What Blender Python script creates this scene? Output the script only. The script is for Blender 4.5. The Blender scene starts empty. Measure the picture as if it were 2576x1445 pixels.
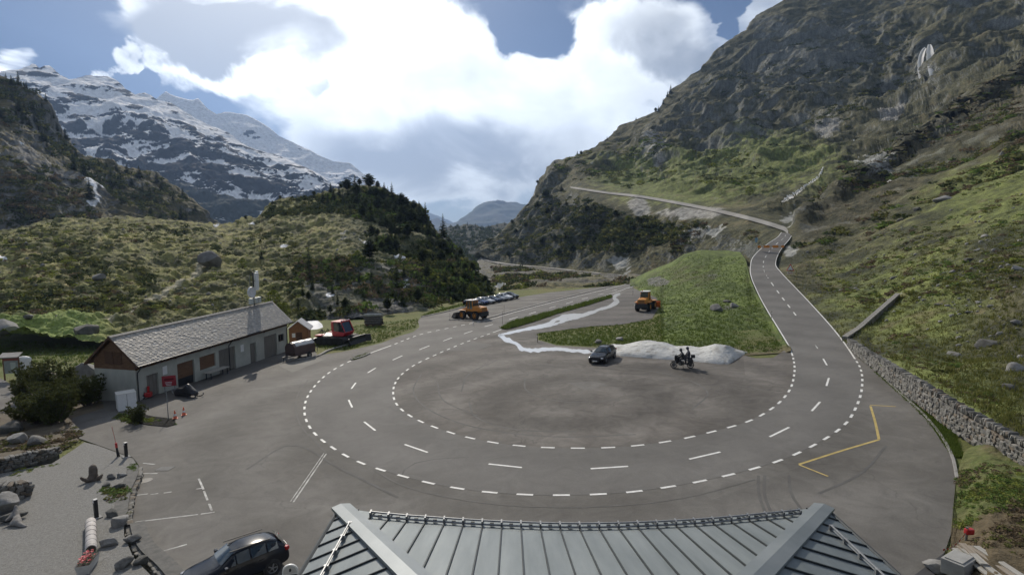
import bpy, bmesh, math, random
import numpy as np
from mathutils import Vector, Matrix, Euler
from mathutils.geometry import tessellate_polygon

R = math.radians
random.seed(7)
rng = np.random.default_rng(11)
SC = bpy.context.scene
COL = SC.collection

# ------------------------------------------------------------------ camera
CAMZ, FOC, CX, CY = 14.8, 1450.0, 1288.0, 722.5
PITCH = math.atan(162.0 / FOC)
CP, SP = math.cos(PITCH), math.sin(PITCH)
cam_d = bpy.data.cameras.new('camera')
cam = bpy.data.objects.new('camera', cam_d)
COL.objects.link(cam)
cam.location = (0, 0, CAMZ)
cam.rotation_euler = (R(90) - PITCH, 0, 0)
cam_d.sensor_width = 36.0
cam_d.lens = 36.0 * FOC / 2576.0
cam_d.clip_start = 0.1
cam_d.clip_end = 30000.0
SC.camera = cam

# ------------------------------------------------------------------ sun, sky, exposure
SUN_AZ, SUN_EL = R(-21.0), R(33.0)          # azimuth from +Y, towards +X positive
SUN_DIR = Vector((math.sin(SUN_AZ) * math.cos(SUN_EL), math.cos(SUN_AZ) * math.cos(SUN_EL), math.sin(SUN_EL)))
sun_d = bpy.data.lights.new('sun', 'SUN')
sun_d.energy = 3.3
sun_d.angle = R(0.6)
sun_d.color = (1.0, 0.91, 0.78)
sun = bpy.data.objects.new('sun', sun_d)
COL.objects.link(sun)
sun.location = (0, 0, 60)
sun.rotation_euler = SUN_DIR.to_track_quat('Z', 'Y').to_euler()
SC.view_settings.view_transform = 'Standard'
SC.view_settings.look = 'None'
SC.view_settings.gamma = 1.0
SC.view_settings.use_curve_mapping = False
SC.view_settings.exposure = 0.45
SC.cycles.use_denoising = True
try:
    SC.cycles.denoiser = 'OPENIMAGEDENOISE'
    SC.cycles.denoising_input_passes = 'RGB_ALBEDO_NORMAL'
    SC.cycles.denoising_prefilter = 'ACCURATE'
except Exception:
    pass
SC.cycles.use_adaptive_sampling = True
SC.cycles.adaptive_threshold = 0.02
SC.cycles.max_bounces = 6
SC.cycles.diffuse_bounces = 2
SC.cycles.glossy_bounces = 2
SC.cycles.transmission_bounces = 4
SC.cycles.volume_bounces = 0
SC.cycles.transparent_max_bounces = 8
SC.cycles.caustics_reflective = False
SC.cycles.caustics_refractive = False


# ------------------------------------------------------------------ projection of photo points (2576 x 1445) to the place
def ray(px, py):
    dx, dy = px - CX, py - CY
    return Vector((dx, FOC * CP - dy * SP, -FOC * SP - dy * CP))


def at(px, py, Y):
    d = ray(px, py)
    t = Y / d.y
    return Vector((d.x * t, Y, CAMZ + d.z * t))


GA, GB, GY = 0.04, 0.03, 30.0


def gz(x, y):
    return GA * x - GB * (y - GY)


def G(px, py, dz=0.0):
    d = ray(px, py)
    # CAMZ + d.z t = GA d.x t - GB (d.y t - GY) + dz
    t = (GB * GY + dz - CAMZ) / (d.z - GA * d.x + GB * d.y)
    return Vector((d.x * t, d.y * t, CAMZ + d.z * t))


def proj(p):
    d = Vector(p) - Vector((0, 0, CAMZ))
    f = d.y * CP - d.z * SP
    u = d.y * SP + d.z * CP
    return (CX + FOC * d.x / f, CY - FOC * u / f)


def ang(px, py):
    d = ray(px, py).normalized()
    return math.atan2(d.x, d.y), math.asin(d.z)


def build_world():
    w = bpy.data.worlds.new('World')
    SC.world = w
    w.use_nodes = True
    nt = w.node_tree
    N, L = nt.nodes, nt.links
    N.clear()
    out = N.new('ShaderNodeOutputWorld')
    bg = N.new('ShaderNodeBackground')
    L.new(bg.outputs[0], out.inputs[0])
    sky = N.new('ShaderNodeTexSky')
    sky.sky_type = 'NISHITA'
    sky.sun_disc = False
    sky.sun_elevation = SUN_EL
    sky.sun_rotation = SUN_AZ
    sky.altitude = 1800
    sky.air_density = 1.0
    sky.dust_density = 0.1
    sky.ozone_density = 3.0

    def val(x):
        return x

    def M(op, a, b=None, c=None, clamp=False):
        n = N.new('ShaderNodeMath')
        n.operation = op
        n.use_clamp = clamp
        for i, s in enumerate((a, b, c)):
            if s is None:
                continue
            if isinstance(s, (int, float)):
                n.inputs[i].default_value = s
            else:
                L.new(s, n.inputs[i])
        return n.outputs[0]

    def smooth(x, a, b):
        n = N.new('ShaderNodeMapRange')
        n.interpolation_type = 'SMOOTHSTEP'
        L.new(x, n.inputs['Value'])
        n.inputs['From Min'].default_value = a
        n.inputs['From Max'].default_value = b
        return n.outputs[0]

    tc = N.new('ShaderNodeTexCoord')
    sep = N.new('ShaderNodeSeparateXYZ')
    L.new(tc.outputs['Generated'], sep.inputs[0])
    x, y, z = sep.outputs
    az = M('ARCTAN2', x, y)
    el = M('ARCSINE', z)

    def noise(scale, detail, rough=0.55, dist=0.0, off=(0, 0, 0), sq=1.0):
        mp = N.new('ShaderNodeMapping')
        mp.inputs['Location'].default_value = off
        mp.inputs['Scale'].default_value = (1, 1, sq)
        L.new(tc.outputs['Generated'], mp.inputs[0])
        n = N.new('ShaderNodeTexNoise')
        n.inputs['Scale'].default_value = scale
        n.inputs['Detail'].default_value = detail
        n.inputs['Roughness'].default_value = rough
        n.inputs['Distortion'].default_value = dist
        L.new(mp.outputs[0], n.inputs['Vector'])
        return n.outputs[0]

    big = noise(3.2, 7, 0.52, 0.25, (1.3, 0.2, 0.7), 1.7)
    edge = noise(6.0, 6, 0.5, 0.3, (4.1, 2.2, 0.1), 1.4)
    soft = noise(5.0, 5, 0.55, 0.6, (9.1, 5.2, 3.1), 1.6)
    wa = M('ADD', az, M('MULTIPLY', M('SUBTRACT', edge, 0.5), 0.24))
    we = M('ADD', el, M('MULTIPLY', M('SUBTRACT', soft, 0.5), 0.20))

    def blob(px, py, rx, ry, wgt, soften=0.55):
        a0, e0 = ang(px, py)
        a1, _ = ang(px + rx, py)
        _, e1 = ang(px, py - ry)
        ra, re = abs(a1 - a0), abs(e1 - e0)
        u = M('MULTIPLY', M('SUBTRACT', wa, a0), 1.0 / ra)
        v = M('MULTIPLY', M('SUBTRACT', we, e0), 1.0 / re)
        q = M('ADD', M('MULTIPLY', u, u), M('MULTIPLY', v, v))
        return M('MULTIPLY', smooth(q, 1.0 + soften, 1.0 - soften), wgt)

    def total(start, items):
        s = start
        for it in items:
            s = M('ADD', s, blob(*it))
        return s

    # cloud cover: broken cumulus over the whole sky, shaped where the photograph shows its masses
    cov = total(big, [
        (540, 95, 320, 150, 0.32), (1000, 190, 360, 240, 0.34), (1080, 380, 330, 120, 0.34),
        (1500, 270, 280, 160, 0.32), (1640, 110, 190, 120, 0.26), (95, 150, 110, 45, 0.34), (290, 130, 40, 45, 0.30),
        (1370, 95, 120, 90, -0.42), (150, 50, 200, 110, -0.34), (330, 215, 60, 60, -0.25), (1840, 10, 50, 40, -0.3),
        (790, 225, 60, 40, -0.26), (1190, 300, 90, 30, -0.2), (1650, 250, 60, 30, -.2), (2000, 0, 200, 120, 0.2)])
    C = smooth(cov, 0.42, 0.70)
    # grey undersides
    shd = total(M('MULTIPLY', soft, 0.62), [
        (620, 85, 270, 120, 0.56, 0.7), (1120, 370, 320, 105, 0.34, 0.9), (1620, 110, 110, 80, 0.20, 0.8), (1780, 170, 90, 90, 0.26, 0.8),
        (1000, 140, 320, 190, -0.32, 0.8), (1500, 300, 260, 130, -0.30, 0.7), (620, 250, 120, 60, -0.2, 0.8)])
    S = smooth(shd, 0.26, 0.68)
    # glow of the hidden sun
    sd = N.new('ShaderNodeVectorMath')
    sd.operation = 'DOT_PRODUCT'
    L.new(tc.outputs['Generated'], sd.inputs[0])
    sd.inputs[1].default_value = SUN_DIR
    glow = M('POWER', M('MAXIMUM', sd.outputs['Value'], 0.0), 5.0)
    wht = M('MULTIPLY', M('ADD', 0.88, M('MULTIPLY', glow, 0.55)), M('ADD', 0.2, M('MULTIPLY', edge, 1.5)))
    gry = M('ADD', 0.22, M('MULTIPLY', glow, 0.13))

    def rgb(v, col):
        n = N.new('ShaderNodeMix')
        n.data_type = 'RGBA'
        n.blend_type = 'MULTIPLY'
        n.inputs[0].default_value = 1.0
        L.new(v, n.inputs[6])
        n.inputs[7].default_value = (*col, 1)
        return n.outputs[2]

    def mix(f, a, b):
        n = N.new('ShaderNodeMix')
        n.data_type = 'RGBA'
        if isinstance(f, float):
            n.inputs[0].default_value = f
        else:
            L.new(f, n.inputs[0])
        L.new(a, n.inputs[6])
        L.new(b, n.inputs[7])
        return n.outputs[2]

    cw = rgb(wht, (0.96, 1.0, 1.02))
    cg = rgb(gry, (0.92, 0.98, 1.08))
    cloud = mix(S, cw, cg)
    skyc = N.new('ShaderNodeMix')
    skyc.data_type = 'RGBA'
    skyc.blend_type = 'MULTIPLY'
    skyc.inputs[0].default_value = 1.0
    L.new(sky.outputs[0], skyc.inputs[6])
    skyc.inputs[7].default_value = (0.0095, 0.0155, 0.0225, 1)
    full = mix(C, skyc.outputs[2], cloud)
    # pale air just above the horizon
    hz = M('MULTIPLY', smooth(el, 0.13, 0.0), 0.55)
    pale = rgb(M('ADD', 0.42, M('MULTIPLY', glow, 0.25)), (0.88, 0.97, 1.05))
    au = M('ADD', M('MULTIPLY', M('POWER', M('MAXIMUM', sd.outputs['Value'], 0.0), 24.0), 0.5), M('MULTIPLY', glow, 0.03))
    ad = N.new('ShaderNodeMix')
    ad.data_type = 'RGBA'
    ad.blend_type = 'ADD'
    ad.inputs[0].default_value = 1.0
    L.new(mix(hz, full, pale), ad.inputs[6])
    L.new(rgb(au, (1.0, 0.98, 0.94)), ad.inputs[7])
    L.new(ad.outputs[2], bg.inputs[0])
    bg.inputs[1].default_value = 1.0


build_world()
SC.world.cycles.sampling_method = 'MANUAL'
SC.world.cycles.sample_map_resolution = 512


# ------------------------------------------------------------------ noise (numpy)
def _hash(ix, iy, iz, seed):
    h = (ix * 374761393 + iy * 668265263 + iz * 2147483647 + seed * 144269) & 0xFFFFFFFF
    h = ((h ^ (h >> 13)) * 1274126177) & 0xFFFFFFFF
    h = (h ^ (h >> 16)) & 0xFFFFFFFF
    return h


def pnoise(p, seed=0):
    """gradient noise, p (N,3) -> about -0.7..0.7"""
    p = np.asarray(p, dtype=np.float64)
    i = np.floor(p).astype(np.int64)
    f = p - i
    u = f * f * f * (f * (f * 6 - 15) + 10)
    res = np.zeros(len(p))
    for dx in (0, 1):
        wx = u[:, 0] if dx else 1 - u[:, 0]
        for dy in (0, 1):
            wy = u[:, 1] if dy else 1 - u[:, 1]
            for dz in (0, 1):
                wz = u[:, 2] if dz else 1 - u[:, 2]
                h = _hash(i[:, 0] + dx, i[:, 1] + dy, i[:, 2] + dz, seed)
                gx = ((h & 1023) / 511.5 - 1)
                gy = (((h >> 10) & 1023) / 511.5 - 1)
                gzv = (((h >> 20) & 1023) / 511.5 - 1)
                res += wx * wy * wz * (gx * (f[:, 0] - dx) + gy * (f[:, 1] - dy) + gzv * (f[:, 2] - dz))
    return res


def fbm(p, octv=5, gain=0.5, lac=2.03, seed=0, mode='n'):
    a, s, tot = 1.0, np.zeros(len(p)), 0.0
    q = np.asarray(p, dtype=np.float64).copy()
    for k in range(octv):
        n = pnoise(q, seed + k * 17)
        if mode == 'r':
            n = 0.32 - np.abs(n) * 1.6
        elif mode == 'b':
            n = np.abs(n) * 1.6 - 0.32
        s += a * n
        tot += a
        a *= gain
        q = q * lac + 13.7
    return s / tot * 1.4


def sstep(x, a, b):
    t = np.clip((x - a) / (b - a), 0, 1)
    return t * t * (3 - 2 * t)


# ------------------------------------------------------------------ materials
MATS = {}


def pm(name, c1, c2=None, scale=4.0, rough=0.8, metal=0.0, bump=0.0, bscale=None, coat=0.0, spec=0.5, alpha=None, stretch=(1, 1, 1), space='Object', trans=0.0, detail=5):
    """principled material, two colours mixed by noise, optional bump"""
    if name in MATS:
        return MATS[name]
    m = bpy.data.materials.new(name)
    m.use_nodes = True
    nt = m.node_tree
    N, L = nt.nodes, nt.links
    b = N['Principled BSDF']
    b.inputs['Roughness'].default_value = rough
    b.inputs['Metallic'].default_value = metal
    b.inputs['Specular IOR Level'].default_value = spec
    b.inputs['Coat Weight'].default_value = coat
    b.inputs['Coat Roughness'].default_value = 0.08
    b.inputs['Transmission Weight'].default_value = trans
    b.inputs['Base Color'].default_value = (*c1, 1)
    tc = N.new('ShaderNodeTexCoord')
    mp = N.new('ShaderNodeMapping')
    mp.inputs['Scale'].default_value = stretch
    if space == 'World':
        g = N.new('ShaderNodeNewGeometry')
        L.new(g.outputs['Position'], mp.inputs[0])
    else:
        L.new(tc.outputs['Object'], mp.inputs[0])
    if c2 is not None:
        n = N.new('ShaderNodeTexNoise')
        n.inputs['Scale'].default_value = scale
        n.inputs['Detail'].default_value = detail
        n.inputs['Roughness'].default_value = 0.6
        L.new(mp.outputs[0], n.inputs['Vector'])
        r = N.new('ShaderNodeValToRGB')
        r.color_ramp.elements[0].position = 0.32
        r.color_ramp.elements[1].position = 0.68
        r.color_ramp.elements[0].color = (*c1, 1)
        r.color_ramp.elements[1].color = (*c2, 1)
        L.new(n.outputs[0], r.inputs[0])
        L.new(r.outputs[0], b.inputs['Base Color'])
    if bump:
        n2 = N.new('ShaderNodeTexNoise')
        n2.inputs['Scale'].default_value = bscale or scale * 3
        n2.inputs['Detail'].default_value = 6
        L.new(mp.outputs[0], n2.inputs['Vector'])
        bp = N.new('ShaderNodeBump')
        bp.inputs['Strength'].default_value = bump
        bp.inputs['Distance'].default_value = 0.05
        L.new(n2.outputs[0], bp.inputs['Height'])
        L.new(bp.outputs[0], b.inputs['Normal'])
    MATS[name] = m
    return m


def terrain_mat(name, fine=6.0, amount=0.45, rough=0.95, bump=0.4, bdist=0.2, fine2=None):
    """colour from the sheet's own colour attribute, broken up by two scales of procedural grain"""
    m = bpy.data.materials.new(name)
    m.use_nodes = True
    nt = m.node_tree
    N, L = nt.nodes, nt.links
    b = N['Principled BSDF']
    b.inputs['Roughness'].default_value = rough
    b.inputs['Specular IOR Level'].default_value = 0.2
    a = N.new('ShaderNodeAttribute')
    a.attribute_name = 'tint'
    g = N.new('ShaderNodeNewGeometry')
    n = N.new('ShaderNodeTexNoise')
    n.inputs['Scale'].default_value = fine
    n.inputs['Detail'].default_value = 7
    n.inputs['Roughness'].default_value = 0.65
    L.new(g.outputs['Position'], n.inputs['Vector'])
    mr = N.new('ShaderNodeMapRange')
    mr.inputs['From Min'].default_value = 0.25
    mr.inputs['From Max'].default_value = 0.75
    mr.inputs['To Min'].default_value = 1 - amount
    mr.inputs['To Max'].default_value = 1 + amount
    L.new(n.outputs[0], mr.inputs['Value'])
    mx = N.new('ShaderNodeMix')
    mx.data_type = 'RGBA'
    mx.blend_type = 'MULTIPLY'
    mx.inputs[0].default_value = 1
    L.new(a.outputs['Color'], mx.inputs[6])
    L.new(mr.outputs[0], mx.inputs[7])
    L.new(mx.outputs[2], b.inputs['Base Color'])
    if bump:
        bp = N.new('ShaderNodeBump')
        bp.inputs['Strength'].default_value = bump
        bp.inputs['Distance'].default_value = bdist
        L.new(n.outputs[0], bp.inputs['Height'])
        L.new(bp.outputs[0], b.inputs['Normal'])
    MATS[name] = m
    return m


# ------------------------------------------------------------------ object helpers
def tag(o, label=None, cat=None, group=None, kind=None):
    if label:
        o['label'] = label
    if cat:
        o['category'] = cat
    if group:
        o['group'] = group
    if kind:
        o['kind'] = kind
    return o


def link(o, parent=None):
    COL.objects.link(o)
    if parent is not None:
        o.parent = parent
    return o


def empty(name, loc=(0, 0, 0), rz=0.0, label=None, cat=None, group=None, rot=None, scale=None):
    o = bpy.data.objects.new(name, None)
    o.empty_display_size = 0.3
    o.location = loc
    o.rotation_euler = rot if rot is not None else (0, 0, rz)
    if scale is not None:
        o.scale = (scale, scale, scale) if isinstance(scale, (int, float)) else scale
    link(o)
    return tag(o, label, cat, group)


def mesh_obj(name, verts, faces, mat, parent=None, smooth=False, loc=None, rz=0):
    me = bpy.data.meshes.new(name)
    me.from_pydata([tuple(v) for v in verts], [], [tuple(f) for f in faces])
    me.update()
    if mat is not None:
        me.materials.append(mat)
    if smooth:
        me.polygons.foreach_set('use_smooth', [True] * len(me.polygons))
    o = bpy.data.objects.new(name, me)
    if loc is not None:
        o.location = loc
    o.rotation_euler = (0, 0, rz)
    return link(o, parent)


def np_mesh(name, V, F, mat, parent=None, smooth=True, tint=None):
    """fast mesh from numpy; F (n,4) or (n,3)"""
    V = np.ascontiguousarray(V, dtype=np.float32)
    F = np.ascontiguousarray(F, dtype=np.int32)
    k = F.shape[1]
    me = bpy.data.meshes.new(name)
    me.vertices.add(len(V))
    me.vertices.foreach_set('co', V.ravel())
    me.loops.add(F.size)
    me.loops.foreach_set('vertex_index', F.ravel())
    me.polygons.add(len(F))
    me.polygons.foreach_set('loop_start', np.arange(0, F.size, k, dtype=np.int32))
    me.polygons.foreach_set('loop_total', np.full(len(F), k, dtype=np.int32))
    if smooth:
        me.polygons.foreach_set('use_smooth', np.ones(len(F), dtype=bool))
    me.update(calc_edges=True)
    if tint is not None:
        a = me.attributes.new('tint', 'FLOAT_COLOR', 'POINT')
        t = np.ones((len(V), 4), dtype=np.float32)
        t[:, :3] = tint
        a.data.foreach_set('color', t.ravel())
    if mat is not None:
        me.materials.append(mat)
    o = bpy.data.objects.new(name, me)
    return link(o, parent)


class MB:
    """collects simple solids into one mesh"""

    def __init__(self):
        self.v, self.f = [], []

    def add(self, verts, faces):
        n = len(self.v)
        self.v += [Vector(p) for p in verts]
        self.f += [tuple(i + n for i in f) for f in faces]
        return self

    def box(self, c, s, rz=0.0, rot=None, taper=1.0, jit=0.0):
        c = Vector(c)
        m = (rot.to_matrix() if rot is not None else Matrix.Rotation(rz, 3, 'Z'))
        vs = []
        for z in (-0.5, 0.5):
            k = taper if z > 0 else 1.0
            for (x, y) in ((-.5, -.5), (.5, -.5), (.5, .5), (-.5, .5)):
                p = Vector((x * s[0] * k, y * s[1] * k, z * s[2]))
                if jit:
                    p += Vector((random.uniform(-jit, jit) * s[0], random.uniform(-jit, jit) * s[1], random.uniform(-jit, jit) * s[2]))
                vs.append(c + m @ p)
        return self.add(vs, [(0, 3, 2, 1), (4, 5, 6, 7), (0, 1, 5, 4), (1, 2, 6, 5), (2, 3, 7, 6), (3, 0, 4, 7)])

    def bbox(self, c, s, b=0.03, rz=0.0):
        """box with chamfered edges"""
        c = Vector(c)
        bm = bmesh.new()
        bmesh.ops.create_cube(bm, size=1.0)
        bmesh.ops.scale(bm, vec=Vector(s), verts=bm.verts)
        bmesh.ops.bevel(bm, geom=list(bm.edges), offset=b, segments=2, affect='EDGES', profile=0.6)
        m = Matrix.Rotation(rz, 3, 'Z')
        bm.verts.index_update()
        vs = [c + m @ v.co for v in bm.verts]
        fs = [tuple(v.index for v in f.verts) for f in bm.faces]
        bm.free()
        return self.add(vs, fs)

    def tube(self, a, b, r0, r1=None, n=8, cap=True):
        a, b = Vector(a), Vector(b)
        r1 = r0 if r1 is None else r1
        d = (b - a).normalized()
        q = d.to_track_quat('Z', 'Y').to_matrix()
        vs = []
        for (p, r) in ((a, r0), (b, r1)):
            for k in range(n):
                t = 2 * math.pi * k / n
                vs.append(p + q @ Vector((r * math.cos(t), r * math.sin(t), 0)))
        fs = [(k, (k + 1) % n, n + (k + 1) % n, n + k) for k in range(n)]
        if cap:
            fs += [tuple(range(n - 1, -1, -1)), tuple(range(n, 2 * n))]
        return self.add(vs, fs)

    def path(self, pts, r, n=6):
        for a, b in zip(pts[:-1], pts[1:]):
            self.tube(a, b, r, n=n)
        return self

    def lathe(self, prof, n=20, axis='Z', c=(0, 0, 0), close=False):
        """prof list of (radius, height)"""
        c = Vector(c)
        vs, fs = [], []
        for (r, h) in prof:
            for k in range(n):
                t = 2 * math.pi * k / n
                if axis == 'Z':
                    vs.append(c + Vector((r * math.cos(t), r * math.sin(t), h)))
                elif axis == 'Y':
                    vs.append(c + Vector((r * math.cos(t), h, r * math.sin(t))))
                else:
                    vs.append(c + Vector((h, r * math.cos(t), r * math.sin(t))))
        m = len(prof)
        for i in range(m - 1 if not close else m):
            j = (i + 1) % m
            for k in range(n):
                k2 = (k + 1) % n
                fs.append((i * n + k, i * n + k2, j * n + k2, j * n + k))
        if not close:
            fs.append(tuple(range(n - 1, -1, -1)))
            fs.append(tuple(range((m - 1) * n, m * n)))
        return self.add(vs, fs)

    def prism(self, poly, y0, y1, plane='XZ'):
        """extrude a 2D outline"""
        n = len(poly)
        vs = []
        for d in (y0, y1):
            for (a, b) in poly:
                vs.append((a, d, b) if plane == 'XZ' else ((d, a, b) if plane == 'YZ' else (a, b, d)))
        fs = [(k, (k + 1) % n, n + (k + 1) % n, n + k) for k in range(n)]
        fs += [tuple(range(n - 1, -1, -1)), tuple(range(n, 2 * n))]
        return self.add(vs, fs)

    def build(self, name, mat, parent=None, smooth=False, loc=None, rz=0, bevel=0.0, sub=0, recalc=True):
        o = mesh_obj(name, self.v, self.f, mat, parent, smooth, loc, rz)
        if recalc:
            bm = bmesh.new()
            bm.from_mesh(o.data)
            bmesh.ops.recalc_face_normals(bm, faces=bm.faces)
            bm.to_mesh(o.data)
            bm.free()
        if bevel:
            md = o.modifiers.new('bevel', 'BEVEL')
            md.width = bevel
            md.segments = 2
            md.limit_method = 'ANGLE'
        if sub:
            md = o.modifiers.new('subdivision', 'SUBSURF')
            md.levels = sub
            md.render_levels = sub
        if smooth and not sub:
            try:
                o.data.set_sharp_from_angle(angle=R(40))
            except Exception:
                pass
        return o


def copy_tree(o, parent=None):
    c = o.copy()
    COL.objects.link(c)
    c.parent = parent
    for ch in list(o.children):
        copy_tree(ch, c)
    return c


def poly_sheet(name, pts, mat, parent=None, dz=0.0):
    """flat sheet on the tilted forecourt plane from photo points"""
    P = [G(px, py, dz) for (px, py) in pts]
    tri = tessellate_polygon([[Vector((p.x, p.y, 0)) for p in P]])
    fs = []
    for t in tri:
        a, b, c = (P[i] for i in t)
        if (b - a).cross(c - a).z < 0:
            t = (t[0], t[2], t[1])
        fs.append(tuple(t))
    return mesh_obj(name, P, fs, mat, parent)


def catmull(pts, n):
    """resample a polyline of tuples smoothly to n points by chord length"""
    P = np.array([list(p) for p in pts], dtype=float)
    seg = np.linalg.norm(np.diff(P, axis=0), axis=1)
    s = np.concatenate([[0], np.cumsum(seg)])
    m = np.zeros_like(P)
    for i in range(len(P)):
        if i == 0:
            m[i] = (P[1] - P[0]) / (s[1] - s[0])
        elif i == len(P) - 1:
            m[i] = (P[-1] - P[-2]) / (s[-1] - s[-2])
        else:
            a = (P[i] - P[i - 1]) / (s[i] - s[i - 1])
            b = (P[i + 1] - P[i]) / (s[i + 1] - s[i])
            w = (s[i] - s[i - 1]) / (s[i + 1] - s[i - 1])
            m[i] = a * (1 - w) + b * w
    t = np.linspace(0, s[-1], n)
    j = np.clip(np.searchsorted(s, t, side='right') - 1, 0, len(P) - 2)
    h = (s[j + 1] - s[j])
    u = ((t - s[j]) / h)[:, None]
    h = h[:, None]
    return (P[j] * (2 * u ** 3 - 3 * u ** 2 + 1) + m[j] * h * (u ** 3 - 2 * u ** 2 + u) + P[j + 1] * (-2 * u ** 3 + 3 * u ** 2) + m[j + 1] * h * (u ** 3 - u ** 2))


class Line3:
    """arc-length parametrised smooth 3D line"""

    def __init__(self, pts, n=600):
        self.p = catmull(pts, n)
        d = np.linalg.norm(np.diff(self.p, axis=0), axis=1)
        self.s = np.concatenate([[0], np.cumsum(d)])
        self.len = self.s[-1]

    def at(self, s):
        return Vector([np.interp(s, self.s, self.p[:, k]) for k in range(3)])

    def tan(self, s):
        a, b = self.at(max(0, s - 0.3)), self.at(min(self.len, s + 0.3))
        return (b - a).normalized()

    def nearest(self, q):
        return self.s[np.argmin(np.sum((self.p - np.array(q)) ** 2, axis=1))]

# ================================================================== TERRAIN
class Sheet:
    """a hillside lofted between its foot and its crest; depth comes from surveyed control points (px, py, metres ahead)"""

    def __init__(self, foot, top, ctrl, nx, ny, pad_back=(1.04, 1.12, 1.3), drop=(0.04, 0.16, 0.45), vpow=1.0):
        foot, top = sorted(foot), sorted(top)
        x0, x1 = max(foot[0][0], top[0][0]), min(foot[-1][0], top[-1][0])
        px = np.linspace(x0, x1, nx)
        self.x0, self.x1 = x0, x1
        fy = np.interp(px, [p[0] for p in foot], [p[1] for p in foot])
        ty = np.interp(px, [p[0] for p in top], [p[1] for p in top])
        v = np.linspace(0, 1, ny) ** vpow
        self.px, self.fy, self.ty, self.v = px, fy, ty, v
        PX = np.repeat(px[None, :], ny, 0)
        PY = fy[None, :] + (ty - fy)[None, :] * v[:, None]
        C = np.array(ctrl, dtype=float)
        xy = C[:, :2] / 300.0
        val = np.log(C[:, 2])
        D = np.linalg.norm(xy[:, None] - xy[None], axis=2)
        n = len(C)
        A = np.zeros((n + 3, n + 3))
        A[:n, :n] = D
        A[:n, n] = 1
        A[:n, n + 1:] = xy
        A[n, :n] = 1
        A[n + 1:, :n] = xy.T
        A[:n, :n] += np.eye(n) * 1e-3
        w = np.linalg.solve(A, np.concatenate([val, [0, 0, 0]]))
        q = np.stack([PX.ravel(), PY.ravel()], 1) / 300.0
        lnY = np.empty(len(q))
        for i in range(0, len(q), 60000):
            qq = q[i:i + 60000]
            d = np.sqrt(((qq[:, None] - xy[None]) ** 2).sum(2))
            lnY[i:i + 60000] = d @ w[:n] + w[n] + qq @ w[n + 1:]
        Y = np.exp(lnY).reshape(PX.shape)
        dx, dy = PX - CX, PY - CY
        ry = FOC * CP - dy * SP
        rz = -FOC * SP - dy * CP
        P = np.stack([dx / ry * Y, Y, CAMZ + rz / ry * Y], 2)
        back = []
        zb = P[0, :, 2]
        for k, dr in zip(pad_back, drop):
            t = P[-1].copy()
            t[:, :2] *= k
            t[:, 2] = t[:, 2] - dr * np.maximum(t[:, 2] - np.minimum(zb, t[:, 2] - 5), 6)
            back.append(t)
        self.P = np.concatenate([P, np.array(back)], 0)
        self.PX = np.concatenate([PX, np.repeat(PX[-1:], len(back), 0)], 0)
        self.PY = np.concatenate([PY, np.repeat(PY[-1:], len(back), 0)], 0)
        self.ny, self.nx = self.P.shape[:2]
        self.nvis = ny

    def normals(self):
        du = np.gradient(self.P, axis=1)
        dv = np.gradient(self.P, axis=0)
        n = np.cross(du, dv)
        n /= np.linalg.norm(n, axis=2, keepdims=True) + 1e-9
        n *= np.where(n[..., 2:3] < 0, -1, 1)
        return n

    def displace(self, h, along=None):
        n = self.normals() if along is None else along
        self.P += n * h.reshape(self.ny, self.nx, 1)

    def flat(self):
        return self.P.reshape(-1, 3)

    def surf(self, px, py):
        i = (px - self.x0) / (self.x1 - self.x0) * (self.nx - 1)
        i = min(max(i, 0), self.nx - 1.001)
        f = np.interp(px, self.px, self.fy)
        t = np.interp(px, self.px, self.ty)
        vv = (py - f) / (t - f) if abs(t - f) > 1e-6 else 0.0
        j = np.interp(min(max(vv, 0), 1), self.v, np.arange(self.nvis))
        i0, j0 = int(i), min(int(j), self.nvis - 2)
        a, b = i - i0, j - j0
        P = self.P
        return Vector(P[j0, i0] * (1 - a) * (1 - b) + P[j0, i0 + 1] * a * (1 - b) + P[j0 + 1, i0] * (1 - a) * b + P[j0 + 1, i0 + 1] * a * b)

    def build(self, name, mat, tint, kind='structure', label=None, parent=None, gain=1.0):
        ny, nx = self.ny, self.nx
        idx = np.arange(ny * nx).reshape(ny, nx)
        F = np.stack([idx[:-1, :-1], idx[:-1, 1:], idx[1:, 1:], idx[1:, :-1]], -1).reshape(-1, 4)
        o = np_mesh(name, self.flat(), F, mat, parent, True, np.clip(tint * gain, 0, .9))
        tag(o, label, kind=kind)
        self.obj = o
        return o


def mixc(a, b, t):
    a, b = np.asarray(a, float), np.asarray(b, float)
    t = np.asarray(t)[:, None]
    return a * (1 - t) + b * t


def regional(PX, PY, x, y, rx, ry):
    return np.exp(-(((PX - x) / rx) ** 2 + ((PY - y) / ry) ** 2)).ravel()


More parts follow.
